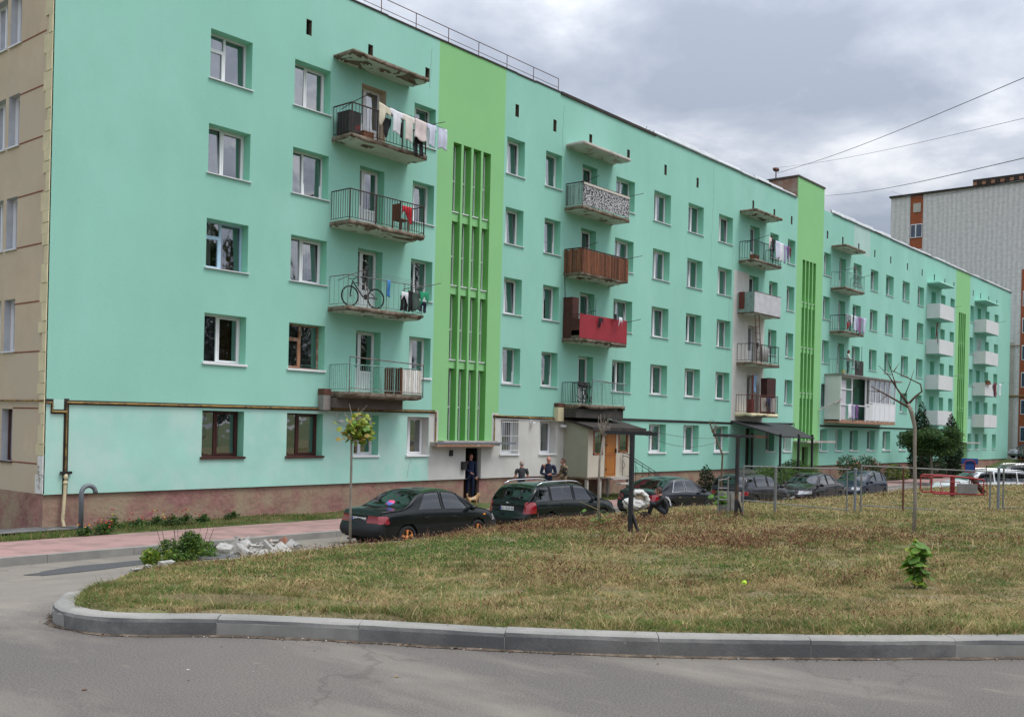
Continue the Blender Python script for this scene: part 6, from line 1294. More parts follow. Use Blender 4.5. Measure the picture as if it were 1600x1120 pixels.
# 5: black saloon facing the camera
S5 = dict(S1); S5.update(L=4.45, wheels=(.85,3.52), top=[(0,.86),(.04,.93),(.12,.965),(.60,.985),(.9,1.08),(1.35,1.36),(1.7,1.42),(2.2,1.435),(2.6,1.40),(2.85,1.31),(3.45,.97),(3.85,.885),(4.2,.78),(4.4,.68),(4.45,.56)], belt=[(0,.80),(.3,.88),(1.0,.93),(2.2,.90),(3.4,.87),(4.0,.78),(4.45,.5)], glass=dict(side=[(1.22,2.1,1.60,2.1),(2.2,3.15,2.2,2.72)], front=(2.76,3.42), rear=(.72,1.5)), seams=(1.35,2.32,3.25), rim=MAT['grey_alloy'], lamps=[(.52,.9,.66,.84,-.2,.22,4),(.38,.80,.58,.71,3.95,4.7,6)], plate=(4.58,.42,'BM 6118 AT'), dark_bumpers=None, grille=(4.45,.66))
P5 = paint('brown_black_paint', (.016,.013,.015), 0, .12)
car('black saloon facing the camera behind the grey wire fence, pale headlights', (32.35,-6.85,GZ-.12), math.pi, S5, P5, CG)
# 6: navy hatchback facing the camera
S6 = dict(L=4.10, W=1.70, top=[(0,.88),(.03,.95),(.12,1.05),(.50,1.34),(.70,1.41),(1.3,1.45),(1.9,1.44),(2.3,1.37),(2.55,1.27),(3.12,.97),(3.5,.88),(3.8,.78),(4.04,.67),(4.10,.55)], belt=[(0,.84),(.4,.94),(1.5,.94),(2.4,.90),(3.1,.87),(3.7,.77),(4.10,.5)], wheels=(.72,3.22), wr=.30, seams=(1.1,2.05,2.95), handles=(1.25,2.2), glass=dict(side=[(.34,.85,.72,.85),(.93,1.78,.93,1.78),(1.88,2.80,1.88,2.42)], front=(2.46,3.06), rear=(.14,.55)), lamps=[(.55,.9,.78,.98,-.2,.2,4),(.42,.8,.58,.72,3.75,4.3,6)], plate=(4.2,.42,'BE 5530 IA'), rim=MAT['grey_alloy'], grille=(4.1,.64), tumble=.30)
P6 = paint('navy_paint', (.012,.017,.035), 0, .14)
car('dark navy hatchback facing the camera, last of the black row by the rusty post', (38.2,-6.85,GZ-.16), math.pi, S6, P6, CG)
S7 = dict(S2); S7.update(rails=(.55,2.75), plate=None, lamps=[(.62,.95,.66,.98,-.2,.30,4),(.42,.82,.60,.76,4.2,4.8,6)])
car('white estate car behind the red carousel', (39.3,-12.4,-1.5), math.atan2(.70,-.714), S7, paint('white_car_paint', (.66,.68,.70), 0, .2), None)
S8 = dict(S2); S8.update(plate=None)
car('black car with roof rails parked beyond the white estate', (51.5,-10.8,-1.5), math.atan2(.70,-.714), S8, P2, None)
car('dark car partly hidden between the black saloon and the navy hatchback', (37.5,-3.6+1.0-.0-2.9,GZ-.1), math.pi, dict(S6, plate=None), P3, None) if False else None
car('silver grey car far away beyond the end of the block', (97.5,-1.2,-.45), R(150), dict(S6, plate=None), paint('silver_paint', (.42,.45,.48), 0, .2), None)
car('far car with red tail lights beyond the end of the block', (93.5,-2.2,-.45), R(20), dict(S4, plate=None), paint('dull_red_grey_paint', (.12,.09,.10), 0, .2), None)
# things inside the cars
g = MB(); g.ball((0,0,0), (.16,.16,.16), 12, 8); o = g.build('ball', [mat('pink_ball', (.62,.05,.15), .5, .1, 4.0, col2=(.1,.2,.6), thr=(.55,.6))], loc=(6.95-2.12+.86, -6.97-.12, GZ+1.04), smooth=True); tag(o, 'pink and blue round cushion behind the rear window of the first car', 'cushion')
g = MB(); g.box(-.09, 0, -.004, .004, -.13, .13, m=0); g.box(0, .09, -.004, .004, -.13, .13, m=1); o = g.build('pennant', [mat('flag_blue', (.03,.25,.62), .7, .1, 4.0), mat('flag_yellow', (.75,.62,.04), .7, .1, 4.0)], loc=(6.95-2.12+2.62, -6.97-.60, GZ+1.06)); tag(o, 'small blue and yellow pennant inside the first car front window', 'pennant')
# ---------------------------------------------------------------- people and the dog
M_skin = mat('skin', (.46,.25,.18), .6, .08, 6.0); M_skin2 = mat('ruddy_skin', (.50,.22,.16), .6, .08, 6.0); M_eye = mat('dark_eye', (.02,.015,.012), .3, .05, 4.0); M_lip = mat('lip', (.35,.12,.10), .6, .1, 4.0)
def skin_mesh(nodes, edges, root, sub=2):
    me = bpy.data.meshes.new('body'); me.from_pydata([n[0] for n in nodes], [], []); me.edges.add(len(edges)); 
    for e, (a, b) in zip(me.edges, edges): e.vertices = (a, b)
    me.update(); o = bpy.data.objects.new('body_tmp', me); COL.objects.link(o); md = o.modifiers.new('s', 'SKIN'); md.branch_smoothing = .6
    for i, n in enumerate(nodes):
        r = n[1]; me.skin_vertices[0].data[i].radius = (r if isinstance(r, tuple) else (r, r)); me.skin_vertices[0].data[i].use_root = (i == root)
    sb = o.modifiers.new('d', 'SUBSURF'); sb.levels = sub; sb.render_levels = sub
    dg = bpy.context.evaluated_depsgraph_get(); out = bpy.data.meshes.new_from_object(o.evaluated_get(dg)); bpy.data.objects.remove(o); return out
def person(label, loc, rz, J, H=1.75, skin=M_skin, hair=None, hair_len=0.0, top=None, legs=None, shoes=None, sleeves=True, head_yaw=0, bald=False, jacket_len=.0, stripes=None):
    """J: joints in metres for a 1.75 m figure, x = forward, y = left. arms: (shoulder, elbow, wrist) per side, legs: (hip, knee, ankle)"""
    P_ = empty('person', label, 'person', loc, rz); s = H/1.75
    nodes = []; edges = []
    def add(p, r, par=None): nodes.append((tuple(Vector(p)*s), (r[0]*s, r[1]*s) if isinstance(r, tuple) else r*s)); i = len(nodes)-1; (edges.append((par, i)) if par is not None else None); return i
    pel = add(J['pelvis'], (.145,.105)); sp1 = add(J['waist'], (.135,.10), pel); ch = add(J['chest'], (.165,.115), sp1); nk0 = add(J['neck'], .065, ch); hd = Vector(J['head']); nk1 = add(hd+Vector((0,0,-.10)), .052, nk0); add(hd+Vector((0,0,-.03)), .05, nk1)
    tips = []
    for sd, k in ((1, 'l'), (-1, 'r')):
        S_, E_, W_2 = [Vector(q) for q in J['arm_'+k]]; a = add(S_, .060, ch); m1 = add((S_+E_)/2, .050, a); e = add(E_, .042, m1); m2 = add((E_+W_2)/2, .038, e); w_ = add(W_2, .026, m2)
        d = (W_2-E_).normalized(); side = Vector((0,0,1)).cross(d); side = side.normalized() if side.length > .1 else Vector((1,0,0)); pn = d.cross(side).normalized(); palm = add(W_2+d*.05, (.036,.018), w_)
        for q, (off, ln) in enumerate(((-.028,.068),(-.010,.078),(.009,.074),(.026,.060))):
            b0 = add(W_2+d*.085+side*off, .0085, palm); b1 = add(W_2+d*(.085+ln*.5)+side*off-pn*.008*sd, .008, b0); add(W_2+d*(.085+ln*.88)+side*off-pn*.026*sd, .007, b1)
        t0 = add(W_2+d*.045-side*.035, .010, palm); add(W_2+d*.085-side*.055-pn*.012*sd, .0085, t0)
        Hh_, K_, A_ = [Vector(q) for q in J['leg_'+k]]; h = add(Hh_, .085, pel); m1 = add((Hh_+K_)/2, .074, h); kk = add(K_, .056, m1); m2 = add((K_*.6+A_*.4), .055, kk); an = add(A_, .038, m2); ft = Vector(J.get('foot_'+k, (.14,0,-.05))); f1 = add(A_+ft*.45+Vector((0,0,-.005)), .04, an); add(A_+ft, .030, f1)
    me = skin_mesh(nodes, edges, 0)
    # head
    bm = bmesh.new(); bm.from_mesh(me); hb = bmesh.new(); bmesh.ops.create_uvsphere(hb, u_segments=20, v_segments=14, radius=1.0); cy_, sy_ = math.cos(head_yaw), math.sin(head_yaw)
    def hp(x, y, z): x, y = x*cy_-y*sy_, x*sy_+y*cy_; return (hd+Vector((x, y, z)))*s
    for v in hb.verts:
        x, y, z = v.co; w_ = .074*(1-.16*max(0, -z)); X = x*.094*(1-.05*max(0, -z)); Z = z*.118
        if x > 0 and z < -.1: X *= 1-.10*(-z); 
        if x > .85 and -.3 < z < .12: X += .022*(1-abs(y)*3.0) if abs(y) < .33 else 0
        v.co = hp(X, y*w_, Z)
    for sd in (1, -1):
        r = bmesh.ops.create_uvsphere(hb, u_segments=8, v_segments=6, radius=1.0)
        for v in r['verts']: v.co = hp(v.co.x*.018-.005, sd*.074+v.co.y*.010, v.co.z*.030-.005)
    tmp = bpy.data.meshes.new('h'); hb.to_mesh(tmp); hb.free(); bm.from_mesh(tmp); me2 = bpy.data.meshes.new('body'); bm.to_mesh(me2); bm.free(); me2.materials.clear(); me2.materials.append(skin)
    me2.polygons.foreach_set('material_index', [0]*len(me2.polygons)); me2.polygons.foreach_set('use_smooth', [True]*len(me2.polygons)); body = bpy.data.objects.new('body', me2); link(body, P_)
    g = MB(); [g.ball(tuple(Vector(hp(.083, sd*.030, .012))), .010*s, 6, 5) for sd in (1, -1)]; g.build('eye', [M_eye], P_); g = MB(); g.ball(tuple(Vector(hp(.086, 0, -.062))), (.008*s, .022*s, .006*s), 6, 5); g.build('mouth', [M_lip], P_)
    co = np.array([v.co for v in me2.vertices]); nr = np.array([v.normal for v in me2.vertices]); polys = [list(p.vertices) for p in me2.polygons]; cen = np.array([co[p].mean(0) for p in polys])/s
    def segd(C, a, b): a, b = np.array(a), np.array(b); ab = b-a; t_ = np.clip(((C-a)@ab)/(ab@ab), 0, 1); return np.linalg.norm(C-a-t_[:, None]*ab, axis=1), t_
    best = np.full(len(cen), 9.0); lab = np.zeros(len(cen), int)      # 0 skin,1 top,2 legs,3 shoe
    def claim(a, b, l, r=1.0, t0=0, t1=1):
        d, t_ = segd(cen, a, b); d = d/r; m_ = (d < best); best[m_] = d[m_]; lab[m_] = np.where((t_[m_] >= t0) & (t_[m_] <= t1), l, 0)
    claim(J['waist'], J['chest'], 1, 2.0); claim(J['chest'], J['neck'], 1, 1.8, 0, .93); claim(J['pelvis'], J['waist'], 1, 2.0); lab_p = lab.copy()
    for k in 'lr':
        S_, E_, W_2 = J['arm_'+k]; claim(J['chest'], S_, 1, 1.6); claim(S_, E_, 1, 1.0, 0, 1 if sleeves else .55); claim(E_, W_2, 1 if sleeves else 0, 1.0, 0, .97)
        Wv, Ev = Vector(W_2), Vector(E_); claim(W_2, tuple(Wv+(Wv-Ev).normalized()*.18), 0)
        Hh_, K_, A_ = J['leg_'+k]; claim(J['pelvis'], Hh_, 2, 1.6); claim(Hh_, K_, 2); claim(K_, A_, 2, 1.0, 0, .97); claim(A_, tuple(Vector(A_)+Vector(J.get('foot_'+k, (.14,0,-.05)))), 3, 1.0, -1, 2)
    claim(tuple(hd+Vector((0,0,-.08))), tuple(hd+Vector((0,0,.1))), 0, 1.6)
    def cloth(name, l, mt, off):
        idx = [i for i in range(len(polys)) if lab[i] == l]
        if not idx: return
        vs = sorted({v for i in idx for v in polys[i]}); mp_2 = {v: k for k, v in enumerate(vs)}; V = co[vs]+nr[vs]*off*s+np.array([[.004*mnoise.noise(Vector(tuple(c*14))) for _ in range(3)] for c in co[vs]]); m = MB(); m.v = [tuple(v) for v in V]; m.f = [tuple(mp_2[v] for v in polys[i]) for i in idx]; m.m = [0]*len(idx)
        return m.build(name, mt if isinstance(mt, list) else [mt], P_, smooth=True)
    if top: tp = cloth(top[0], 1, top[1], .014)
    if legs: cloth(legs[0], 2, legs[1], .012)
    if shoes: cloth('shoe', 3, shoes, .010)
    if hair:
        g = MB(); n = 16; m_ = 10; b = 0
        for j in range(m_+1):
            ph = math.pi*.62*j/m_ if not hair_len else math.pi*(.5+.0)*j/m_
            for i in range(n):
                th = 2*math.pi*i/n; x, y, z = math.sin(ph)*math.cos(th), math.sin(ph)*math.sin(th), math.cos(ph); k = 1.09; fx = .094*k*x-.010; zc = .118*k*z+.006
                if x > .45 and z < .45: fx = .05; zc = max(zc, .05)
                if bald and z > .35: k = .97; fx = .094*k*x-.006; zc = .118*k*z
                g.v.append(tuple(Vector(hp(fx, .074*k*y, zc))))
        for j in range(m_):
            for i in range(n): g.f.append((j*n+i, (j+1)*n+i, (j+1)*n+(i+1) % n, j*n+(i+1) % n)); g.m.append(0)
        if hair_len: g.ball(tuple(Vector(hp(-.045, 0, -.07))), (.07*s, .085*s, (.07+hair_len)*s), 10, 8)
        g.build('hair', [hair], P_, smooth=True)
    return P_
STAND = dict(pelvis=(0,0,.96), waist=(.0,0,1.12), chest=(0,0,1.32), neck=(-.01,0,1.50), head=(.02,0,1.63), arm_l=((0,.19,1.41),(-.02,.25,1.13),(.05,.25,.88)), arm_r=((0,-.19,1.41),(-.02,-.25,1.13),(.05,-.25,.88)), leg_l=((0,.09,.90),(.01,.11,.50),(-.02,.11,.08)), leg_r=((0,-.09,.90),(.01,-.11,.50),(-.02,-.11,.08)))
def pose(**k): d = dict(STAND); d.update(k); return d
H_dark = mat('dark_brown_hair', (.06,.03,.02), .7, .2, 8.0); H_grey = mat('short_grey_hair', (.30,.26,.23), .8, .2, 8.0); M_shoe = mat('black_shoe', (.02,.02,.02), .5, .2, 4.0); M_jean = mat('dark_trousers', (.03,.032,.04), .9, .2, 4.0)
person('cropped haired man in dark grey t-shirt, leftmost behind the estate car', (16.4,-2.6,-1.39), R(55), pose(arm_r=((0,-.19,1.41),(.02,-.26,1.14),(.20,-.14,1.06)), arm_l=((0,.19,1.41),(.0,.25,1.13),(.18,.12,1.04))), 1.72, M_skin2, H_grey, 0, ('t_shirt', mat('charcoal_cotton', (.040,.044,.048), .9, .15, 4.0)), ('trousers', M_jean), M_shoe, sleeves=False, bald=True)
person('bald man in navy jacket facing the camera between two other men', (18.0,-2.6,-1.39), R(230), pose(arm_r=((0,-.20,1.41),(.0,-.27,1.14),(.22,-.06,1.10)), arm_l=((0,.20,1.41),(-.0,.27,1.14),(.22,.05,1.14))), 1.86, M_skin2, None, 0, ('jacket', mat('navy_jacket', (.012,.018,.045), .8, .2, 5.0, col2=(.05,.12,.3), thr=(.62,.66))), ('trousers', M_jean), M_shoe)
person('man in khaki and brown jacket, rightmost of the three men', (18.85,-2.7,-1.39), R(150), pose(arm_r=((0,-.19,1.41),(.05,-.24,1.14),(.24,-.12,1.12)), arm_l=((0,.19,1.41),(.02,.26,1.14),(.2,.14,1.06)), head=(.05,0,1.62)), 1.80, M_skin, H_dark, 0, ('jacket', mat('khaki_jacket', (.22,.165,.10), .9, .2, 3.0, col2=(.03,.025,.022), thr=(.52,.56))), ('trousers', mat('brown_trousers', (.12,.085,.055), .9, .2, 4.0)), M_shoe)
person('person in long dark blue clothes standing in the dark entrance doorway', (16.58,.12,-1.25), R(-110), pose(arm_r=((0,-.19,1.41),(.04,-.24,1.14),(.24,-.10,1.02))), 1.74, M_skin2, H_dark, 0, ('coat', mat('dark_blue_coat', (.006,.014,.045), .9, .2, 3.0)), ('trousers', MAT['dark_blue_coat']), M_shoe)
person('woman in white blouse and black trousers leaning on the balcony rail', (52.1,-.62,5.41), R(-60), pose(arm_r=((0,-.17,1.38),(.08,-.22,1.12),(.30,-.16,1.04)), arm_l=((0,.17,1.38),(.08,.22,1.12),(.30,.14,1.04)), head=(.06,0,1.62), chest=(.02,0,1.30)), 1.66, M_skin, mat('auburn_hair', (.10,.03,.02), .7, .2, 6.0), .09, ('blouse', mat('white_blouse', (.62,.60,.58), .9, .1, 4.0)), ('trousers', mat('black_trousers', (.012,.012,.014), .9, .2, 4.0)), M_shoe)
sit = dict(pelvis=(0,0,.16), waist=(.03,0,.32), chest=(.10,0,.50), neck=(.17,0,.66), head=(.26,0,.76), arm_l=((.10,.18,.58),(.28,.24,.38),(.46,.14,.34)), arm_r=((.10,-.18,.58),(.28,-.24,.38),(.46,-.12,.34)), leg_l=((.02,.10,.14),(.40,.16,.42),(.52,.14,.06)), leg_r=((.02,-.10,.14),(.42,-.14,.40),(.56,-.12,.06)))
zc_ = ground_at(9.65,-12.7)
SP = person('person in black white striped jacket sitting in the grass beside the white pram', (9.72,-12.85,zc_+.03), R(115), sit, 1.5, M_skin2, H_dark, 0, ('jacket', mat('black_tracksuit', (.012,.012,.014), .7, .2, 4.0)), ('trousers', M_jean), M_shoe)
g = MB()
for q in (-.03, 0, .03): g.tube([(.06+q, -.215, .52), (.14+q, -.235, .42), (.22+q, -.245, .34)], .007, 4)
for q in (-.03, 0, .03): g.tube([(.02+q, .0-.12, .52), (-.06+q*.3, -.10, .42), (-.09+q*.3, -.08, .30)], .007, 4)
g.build('jacket_stripes', [M_whitep], SP)
# pram with white fur lining
PR = empty('pram', 'white padded baby pram standing in the grass beside the black clothesline post', 'pram', (9.05,-12.35,ground_at(9.05,-12.35)), R(-50)); M_fur = mat('white_padded_cloth', (.62,.61,.58), .95, .08, 5.0, bump=1.0, bscale=20, col2=(.45,.43,.40), thr=(.6,.7))
g = MB(); g.ball((.0,0,.50), (.40,.24,.20), 24, 14); g.ball((-.2,0,.56), (.22,.22,.14), 14, 9); g.v = [tuple(Vector(q)*1.0+Vector([.05*mnoise.noise(Vector(q)*11+Vector((0,0,k*5))) for k in range(3)])) for q in g.v]; g.build('body', [M_fur], PR, smooth=False)
g = MB()
for k in range(16): a = -.2+math.pi*.72*k/15; g.ball((.10+.26*math.cos(a), 0, .62+.28*math.sin(a)), (.075, .20-.02*math.sin(a), .08), 12, 8)
g.v = [tuple(Vector(q)+Vector([.05*mnoise.noise(Vector(q)*15+Vector((0,0,k*7))) for k in range(3)])) for q in g.v]; g.build('hood', [M_fur], PR, smooth=False)
g = MB(); g.ball((.12,0,.66), (.20,.15,.17), 14, 9); g.build('lining', [mat('beige_lining', (.34,.26,.18), .9, .2, 4.0)], PR); g = MB(); g.tube([(-.3,.2,.5),(-.52,.2,.82),(-.52,-.2,.82),(-.3,-.2,.5)], .014, 6); g.tube([(-.28,.2,.16),(.28,.2,.46)], .012, 5); g.tube([(.28,.2,.16),(-.28,.2,.46)], .012, 5); g.tube([(-.28,-.2,.16),(.28,-.2,.46)], .012, 5); g.tube([(.28,-.2,.16),(-.28,-.2,.46)], .012, 5); g.build('frame', [M_black], PR)
for x in (-.3, .3):
    for y in (-.22, .22): g = MB(); g.tube([(x+.11*math.cos(a), y, .13+.11*math.sin(a)) for a in np.linspace(0, 6.284, 17)], .018, 6); g.tube([(x-.1,y,.13),(x+.1,y,.13)], .006, 4); g.tube([(x,y,.03),(x,y,.23)], .006, 4); g.build('wheel', [M_tyre], PR)
PR.scale = (.78, .78, .78)
# small dog
D_ = empty('dog', 'small tan dog with curled tail standing on the pavement by the blue door', 'dog', (15.1,-1.35,-1.375), R(-5)); nodes = []; edges = []
def ad(p, r, par=None): nodes.append((p, r)); i = len(nodes)-1; (edges.append((par, i)) if par is not None else None); return i
r0 = ad((-.16,0,.27), .075); b1 = ad((0,0,.27), .075, r0); c1 = ad((.15,0,.28), .085, b1); n1_ = ad((.24,0,.36), .055, c1); h1 = ad((.31,0,.42), .06, n1_); mz = ad((.39,0,.39), .030, h1); ad((.43,0,.385), .022, mz)
for sd in (1, -1):
    a = ad((.17,.06*sd,.20), .035, c1); b = ad((.165,.06*sd,.10), .02, a); c = ad((.175,.06*sd,.02), .018, b); ad((.20,.06*sd,.012), .018, c)
    a = ad((-.17,.06*sd,.20), .045, r0); b = ad((-.13,.06*sd,.13), .028, a); c = ad((-.20,.06*sd,.08), .018, b); d = ad((-.19,.06*sd,.02), .017, c); ad((-.165,.06*sd,.012), .017, d)
    e = ad((.30,.04*sd,.49), .014, h1)
t1 = ad((-.23,0,.33), .03, r0); t2 = ad((-.27,0,.42), .035, t1); t3 = ad((-.22,0,.48), .03, t2)
me = skin_mesh(nodes, edges, 0); me.materials.clear(); me.materials.append(mat('tan_fur', (.42,.24,.11), .95, .25, 9.0, bump=1.0, bscale=60, col2=(.62,.50,.36), thr=(.5,.62))); me.polygons.foreach_set('material_index', [0]*len(me.polygons)); me.polygons.foreach_set('use_smooth', [True]*len(me.polygons)); o = bpy.data.objects.new('body', me); link(o, D_)
g = MB(); g.ball((.445,0,.39), .014, 6, 5); g.build('nose', [M_eye], D_)
# ---------------------------------------------------------------- clothesline posts
def tpost(name, label, x, y, zg, ztop, ax, hl, th, m, brace=True):
    P_ = empty(name, label, 'clothesline post', (x, y, zg)); g = MB(); H = ztop-zg; g.box(-th/2, th/2, -th/2, th/2, -.1, H); g.build('post', [m], P_)
    g = MB(); d = Vector((math.cos(ax), math.sin(ax), 0)); g.bar(-d*hl[0]+Vector((0,0,H+.02)), d*hl[1]+Vector((0,0,H+.0)), .06, .07); g.build('crossbar', [m], P_)
    if brace: g = MB(); g.bar((0,0,.5), (.13,-.15,-.05), .05); g.build('brace', [m], P_)
    g = MB(); [g.tube([tuple(d*q+Vector((0,0,H+.05))), tuple(d*q+Vector((0,0,H+.10))), tuple(d*(q+.03)+Vector((0,0,H+.06)))], .007, 4) for q in np.linspace(-hl[0]+.05, hl[1]-.03, 4)]; g.build('hook', [m], P_); return P_
ar = math.atan2(-.765, .644); M_dkpost = mat('dark_painted_post', (.022,.023,.027), .6, .2, 5.0, col2=(.05,.035,.03), thr=(.6,.7))
tpost('clothesline_post', 'thick black T shaped clothesline post in front of the tan porch door', 4.91, -14.92, -.53, 1.5, ar, (.55,.50), .075, M_dkpost)
tpost('clothesline_post', 'second clothesline post with rusty crossbar in front of the awning', 10.65, -14.29, -.55, 1.47, ar, (.62,.72), .075, mat('rusty_dark_post', (.03,.028,.03), .7, .3, 4.0, col2=(.13,.07,.04), thr=(.52,.62)))
for k, (q, sag, z) in enumerate(((.45, .12, 1.55), (.15, .3, 1.53))):
    a = Vector((4.91, -14.92, z))+Vector((math.cos(ar), math.sin(ar), 0))*q; b = Vector((10.65, -14.29, z-.02))+Vector((math.cos(ar), math.sin(ar), 0))*(q-.3); g = MB(); g.tube([a+(b-a)*t_-Vector((0,0,sag*4*t_*(1-t_))) for t_ in np.linspace(0, 1, 14)], .004, 4); tag(g.build('washing_line', [M_black]), ('upper' if k == 0 else 'lower sagging')+' washing line strung between the two clothesline posts', 'wire')
# wire fence panels
M_galv = mat('galvanised_grey_paint', (.20,.205,.20), .6, .15, 5.0, col2=(.17,.12,.09), thr=(.58,.68))
def fpanel(label, a, b, zt, zb, posts, rail_low=True, mesh=True):
    a, b = Vector(a), Vector(b); F_ = empty('wire_fence', label, 'fence', (a.x, a.y, -.45)); g = MB(); off = Vector((a.x, a.y, -.45))
    g.tube([Vector((a.x,a.y,zt[0]))-off, Vector((b.x,b.y,zt[1]))-off], .017, 7); 
    if rail_low: g.tube([Vector((a.x,a.y,zb[0]))-off, Vector((b.x,b.y,zb[1]))-off], .016, 6)
    g.build('rail', [M_galv], F_)
    for (t_, r, m) in posts:
        p = a+(b-a)*t_; z1 = zt[0]+(zt[1]-zt[0])*t_; zg = ground_at(p.x, p.y); g = MB(); g.tube([Vector((p.x,p.y,zg-.1))-off, Vector((p.x,p.y,z1))-off], r*.78, 8); g.build('post', [m], F_)
    if mesh:
        g = MB(); n = int((b-a).length/.11)
        for k in range(1, n): p = a+(b-a)*(k/n); z1 = zt[0]+(zt[1]-zt[0])*k/n; z0 = zb[0]+(zb[1]-zb[0])*k/n; g.tube([Vector((p.x,p.y,z0))-off, Vector((p.x,p.y,z1))-off], .0013, 3, cap=False)
        for k in range(1, 8): g.tube([Vector((a.x,a.y,zb[0]+(zt[0]-zb[0])*k/8))-off, Vector((b.x,b.y,zb[1]+(zt[1]-zb[1])*k/8))-off], .0013, 3, cap=False)
        g.build('wire_mesh', [M_galv], F_)
    return F_
fpanel('grey wire fence panel in front of the charcoal and black cars', (12.12,-13.72,0), (13.95,-15.88,0), (.68,.66), (-.22,-.42), [(0,.03,M_galv),(.30,.05,M_galv),(.97,.025,M_galv)])
fpanel('grey wire fence panel with one rusty post left of the pollarded tree', (14.13,-16.10,0), (16.36,-18.77,0), (.76,.68), (-.28,-.42), [(0,.03,M_galv),(.32,.035,M_rustbar),(.98,.03,M_galv)])
fpanel('grey wire fence panel cut by the right picture edge', (16.55,-18.98,0), (18.6,-21.4,0), (.86,.86), (-.25,-.28), [(0,.03,M_galv),(1,.03,M_galv)])
for (x, y, zt, lb) in ((14.03,-15.98,.70,'thick grey fence post between the first and second wire panels'), (16.47,-18.88,.80,'thick grey fence post between the second and third wire panels')):
    g = MB(); z0 = ground_at(x, y); g.tube([(0,0,-.1),(0,0,zt-z0)], .035, 10); g.tube([(-.07,0,zt-z0-.03),(.07,0,zt-z0-.03)], .03, 6); tag(g.build('fence_post', [mat('cool_grey_post', (.20,.22,.25), .6, .15, 5.0)], loc=(x, y, z0)), lb, 'post')
g = MB(); g.tube([(0,0,-.1),(0,0,1.05)], .025, 6); tag(g.build('fence_post', [M_rustbar], loc=(14.5,-15.1,ground_at(14.5,-15.1))), 'thin post stub seen between the rusty post and the saloon car', 'post') if False else None
g = MB(); 
for k in range(3): g.tube([(0,0,-.05),(0,0,.95+.03*k)] if k == 0 else [(0,-.02,.1+.3*k),(.16,-.19,.1+.3*k)], .022, 6)
g.tube([(.16,-.19,-.05),(.16,-.19,1.0)], .022, 6); g.tube([(0,0,.9),(.16,-.19,.95)], .022, 6); tag(g.build('fence_stub', [M_galv], loc=(11.55,-13.3,ground_at(11.55,-13.3))), 'short ladder like pale frame next to the rusty crossbar post', 'fence')
# ribbed concrete bin
BN = empty('litter_bin', 'grey ribbed slatted bin between the fence posts', 'bin', (13.2,-12.75,ground_at(13.2,-12.75))); g = MB()
for k in range(16): a = 2*math.pi*k/16; g.obox((.30*math.cos(a), .30*math.sin(a), .27), (-.052*math.sin(a), .052*math.cos(a), 0), (.014*math.cos(a), .014*math.sin(a), 0), (0, 0, .28))
g.build('slat', [mat('grey_weathered_slat', (.27,.26,.24), .9, .2, 4.0)], BN); g = MB(); g.tube([(0,0,0),(0,0,.5)], .27, 16); g.build('liner', [M_conc], BN)
# red carousel
CR = empty('carousel', 'small red tube frame merry-go-round in the yellow grass', 'merry-go-round', (23.55,-15.65,-.47)); M_cr = mat('red_tube_paint', (.34,.025,.03), .5, .15, 5.0); g = MB()
u = Vector((math.cos(ar), math.sin(ar), 0)); v = Vector((math.cos(YAW), math.sin(YAW), 0))
def cq(a, b, z): return tuple(u*a+v*b+Vector((0,0,z)))
for b in (-.55, .55):
    g.tube([cq(-1.1,b,.22),cq(-1.1,b,.68),cq(-1.02,b,.76),cq(-.2,b,.76),cq(.5,b,.72),cq(1.05,b,.66)], .03, 7); g.tube([cq(-1.1,b,.22),cq(-1.0,b,.14),cq(1.0,b,.14),cq(1.05,b,.66)], .03, 7)
g.tube([cq(-1.1,-.55,.7),cq(-1.1,.55,.7)], .03, 7); g.tube([cq(-.6,-.55,.14),cq(-.6,-.2,.55),cq(.2,-.2,.55),cq(.3,-.55,.14)], .02, 6); g.tube([cq(.7,-.5,.14),cq(.7,-.5,.5),cq(1.2,-.5,.5),cq(1.2,-.5,.1)], .02, 6); g.build('frame', [M_cr], CR)
g = MB(); g.tube([(0,0,-.1),(0,0,.74)], .10, 12); g.build('hub', [mat('dark_red_hub', (.24,.015,.02), .5, .15, 5.0)], CR)
g = MB(); g.obox(cq(.35,-.58,.34), tuple(u*.42), tuple(v*.015), (0,0,.17)); g.build('seat_board', [mat('grey_seat_board', (.20,.19,.18), .8, .2, 4.0)], CR); g = MB(); g.tube([cq(.9,.5,.75),cq(1.6,.6,.05)], .05, 6); g.obox(cq(1.25,.5,.45), tuple((u*.3-Vector((0,0,.3)))*.9), tuple(v*.2), tuple((u*.03+Vector((0,0,.03)))), m=0); g.build('slide_board', [mat('dark_red_brown_slide', (.10,.02,.018), .6, .2, 4.0)], CR)
CR.scale = (.82, .82, .95)
# blue sign with red arch
SG = empty('playground_sign', 'blue octagonal board outlined with a red arch above the white car', 'sign', (32.39,-13.74,-1.4)); g = MB(); zc = 1.84
g.obox((0,0,zc+.12), tuple(u*.34), tuple(v*.02), (0,0,.12)); g.obox((0,0,zc-.12), tuple(u*.22), tuple(v*.02), (0,0,.22)); g.build('board', [mat('deep_blue_board', (.015,.06,.24), .5, .1, 4.0)], SG)
g = MB(); nv_ = -v*.03; g.tube([tuple(u*a+nv_+Vector((0,0,z))) for a, z in [(-.22,zc-.34),(-.22,zc+.05)]+[(-.22*math.cos(t_), zc+.05+.12*math.sin(t_)) for t_ in np.linspace(.2, 2.94, 8)]+[(.22,zc+.05),(.22,zc-.34),(-.22,zc-.34)]], .018, 5); g.build('red_arch', [M_cr], SG); g = MB(); g.tube([(0,0,-.2),(0,0,zc-.3)], .03, 6); g.build('pole', [M_galv], SG)
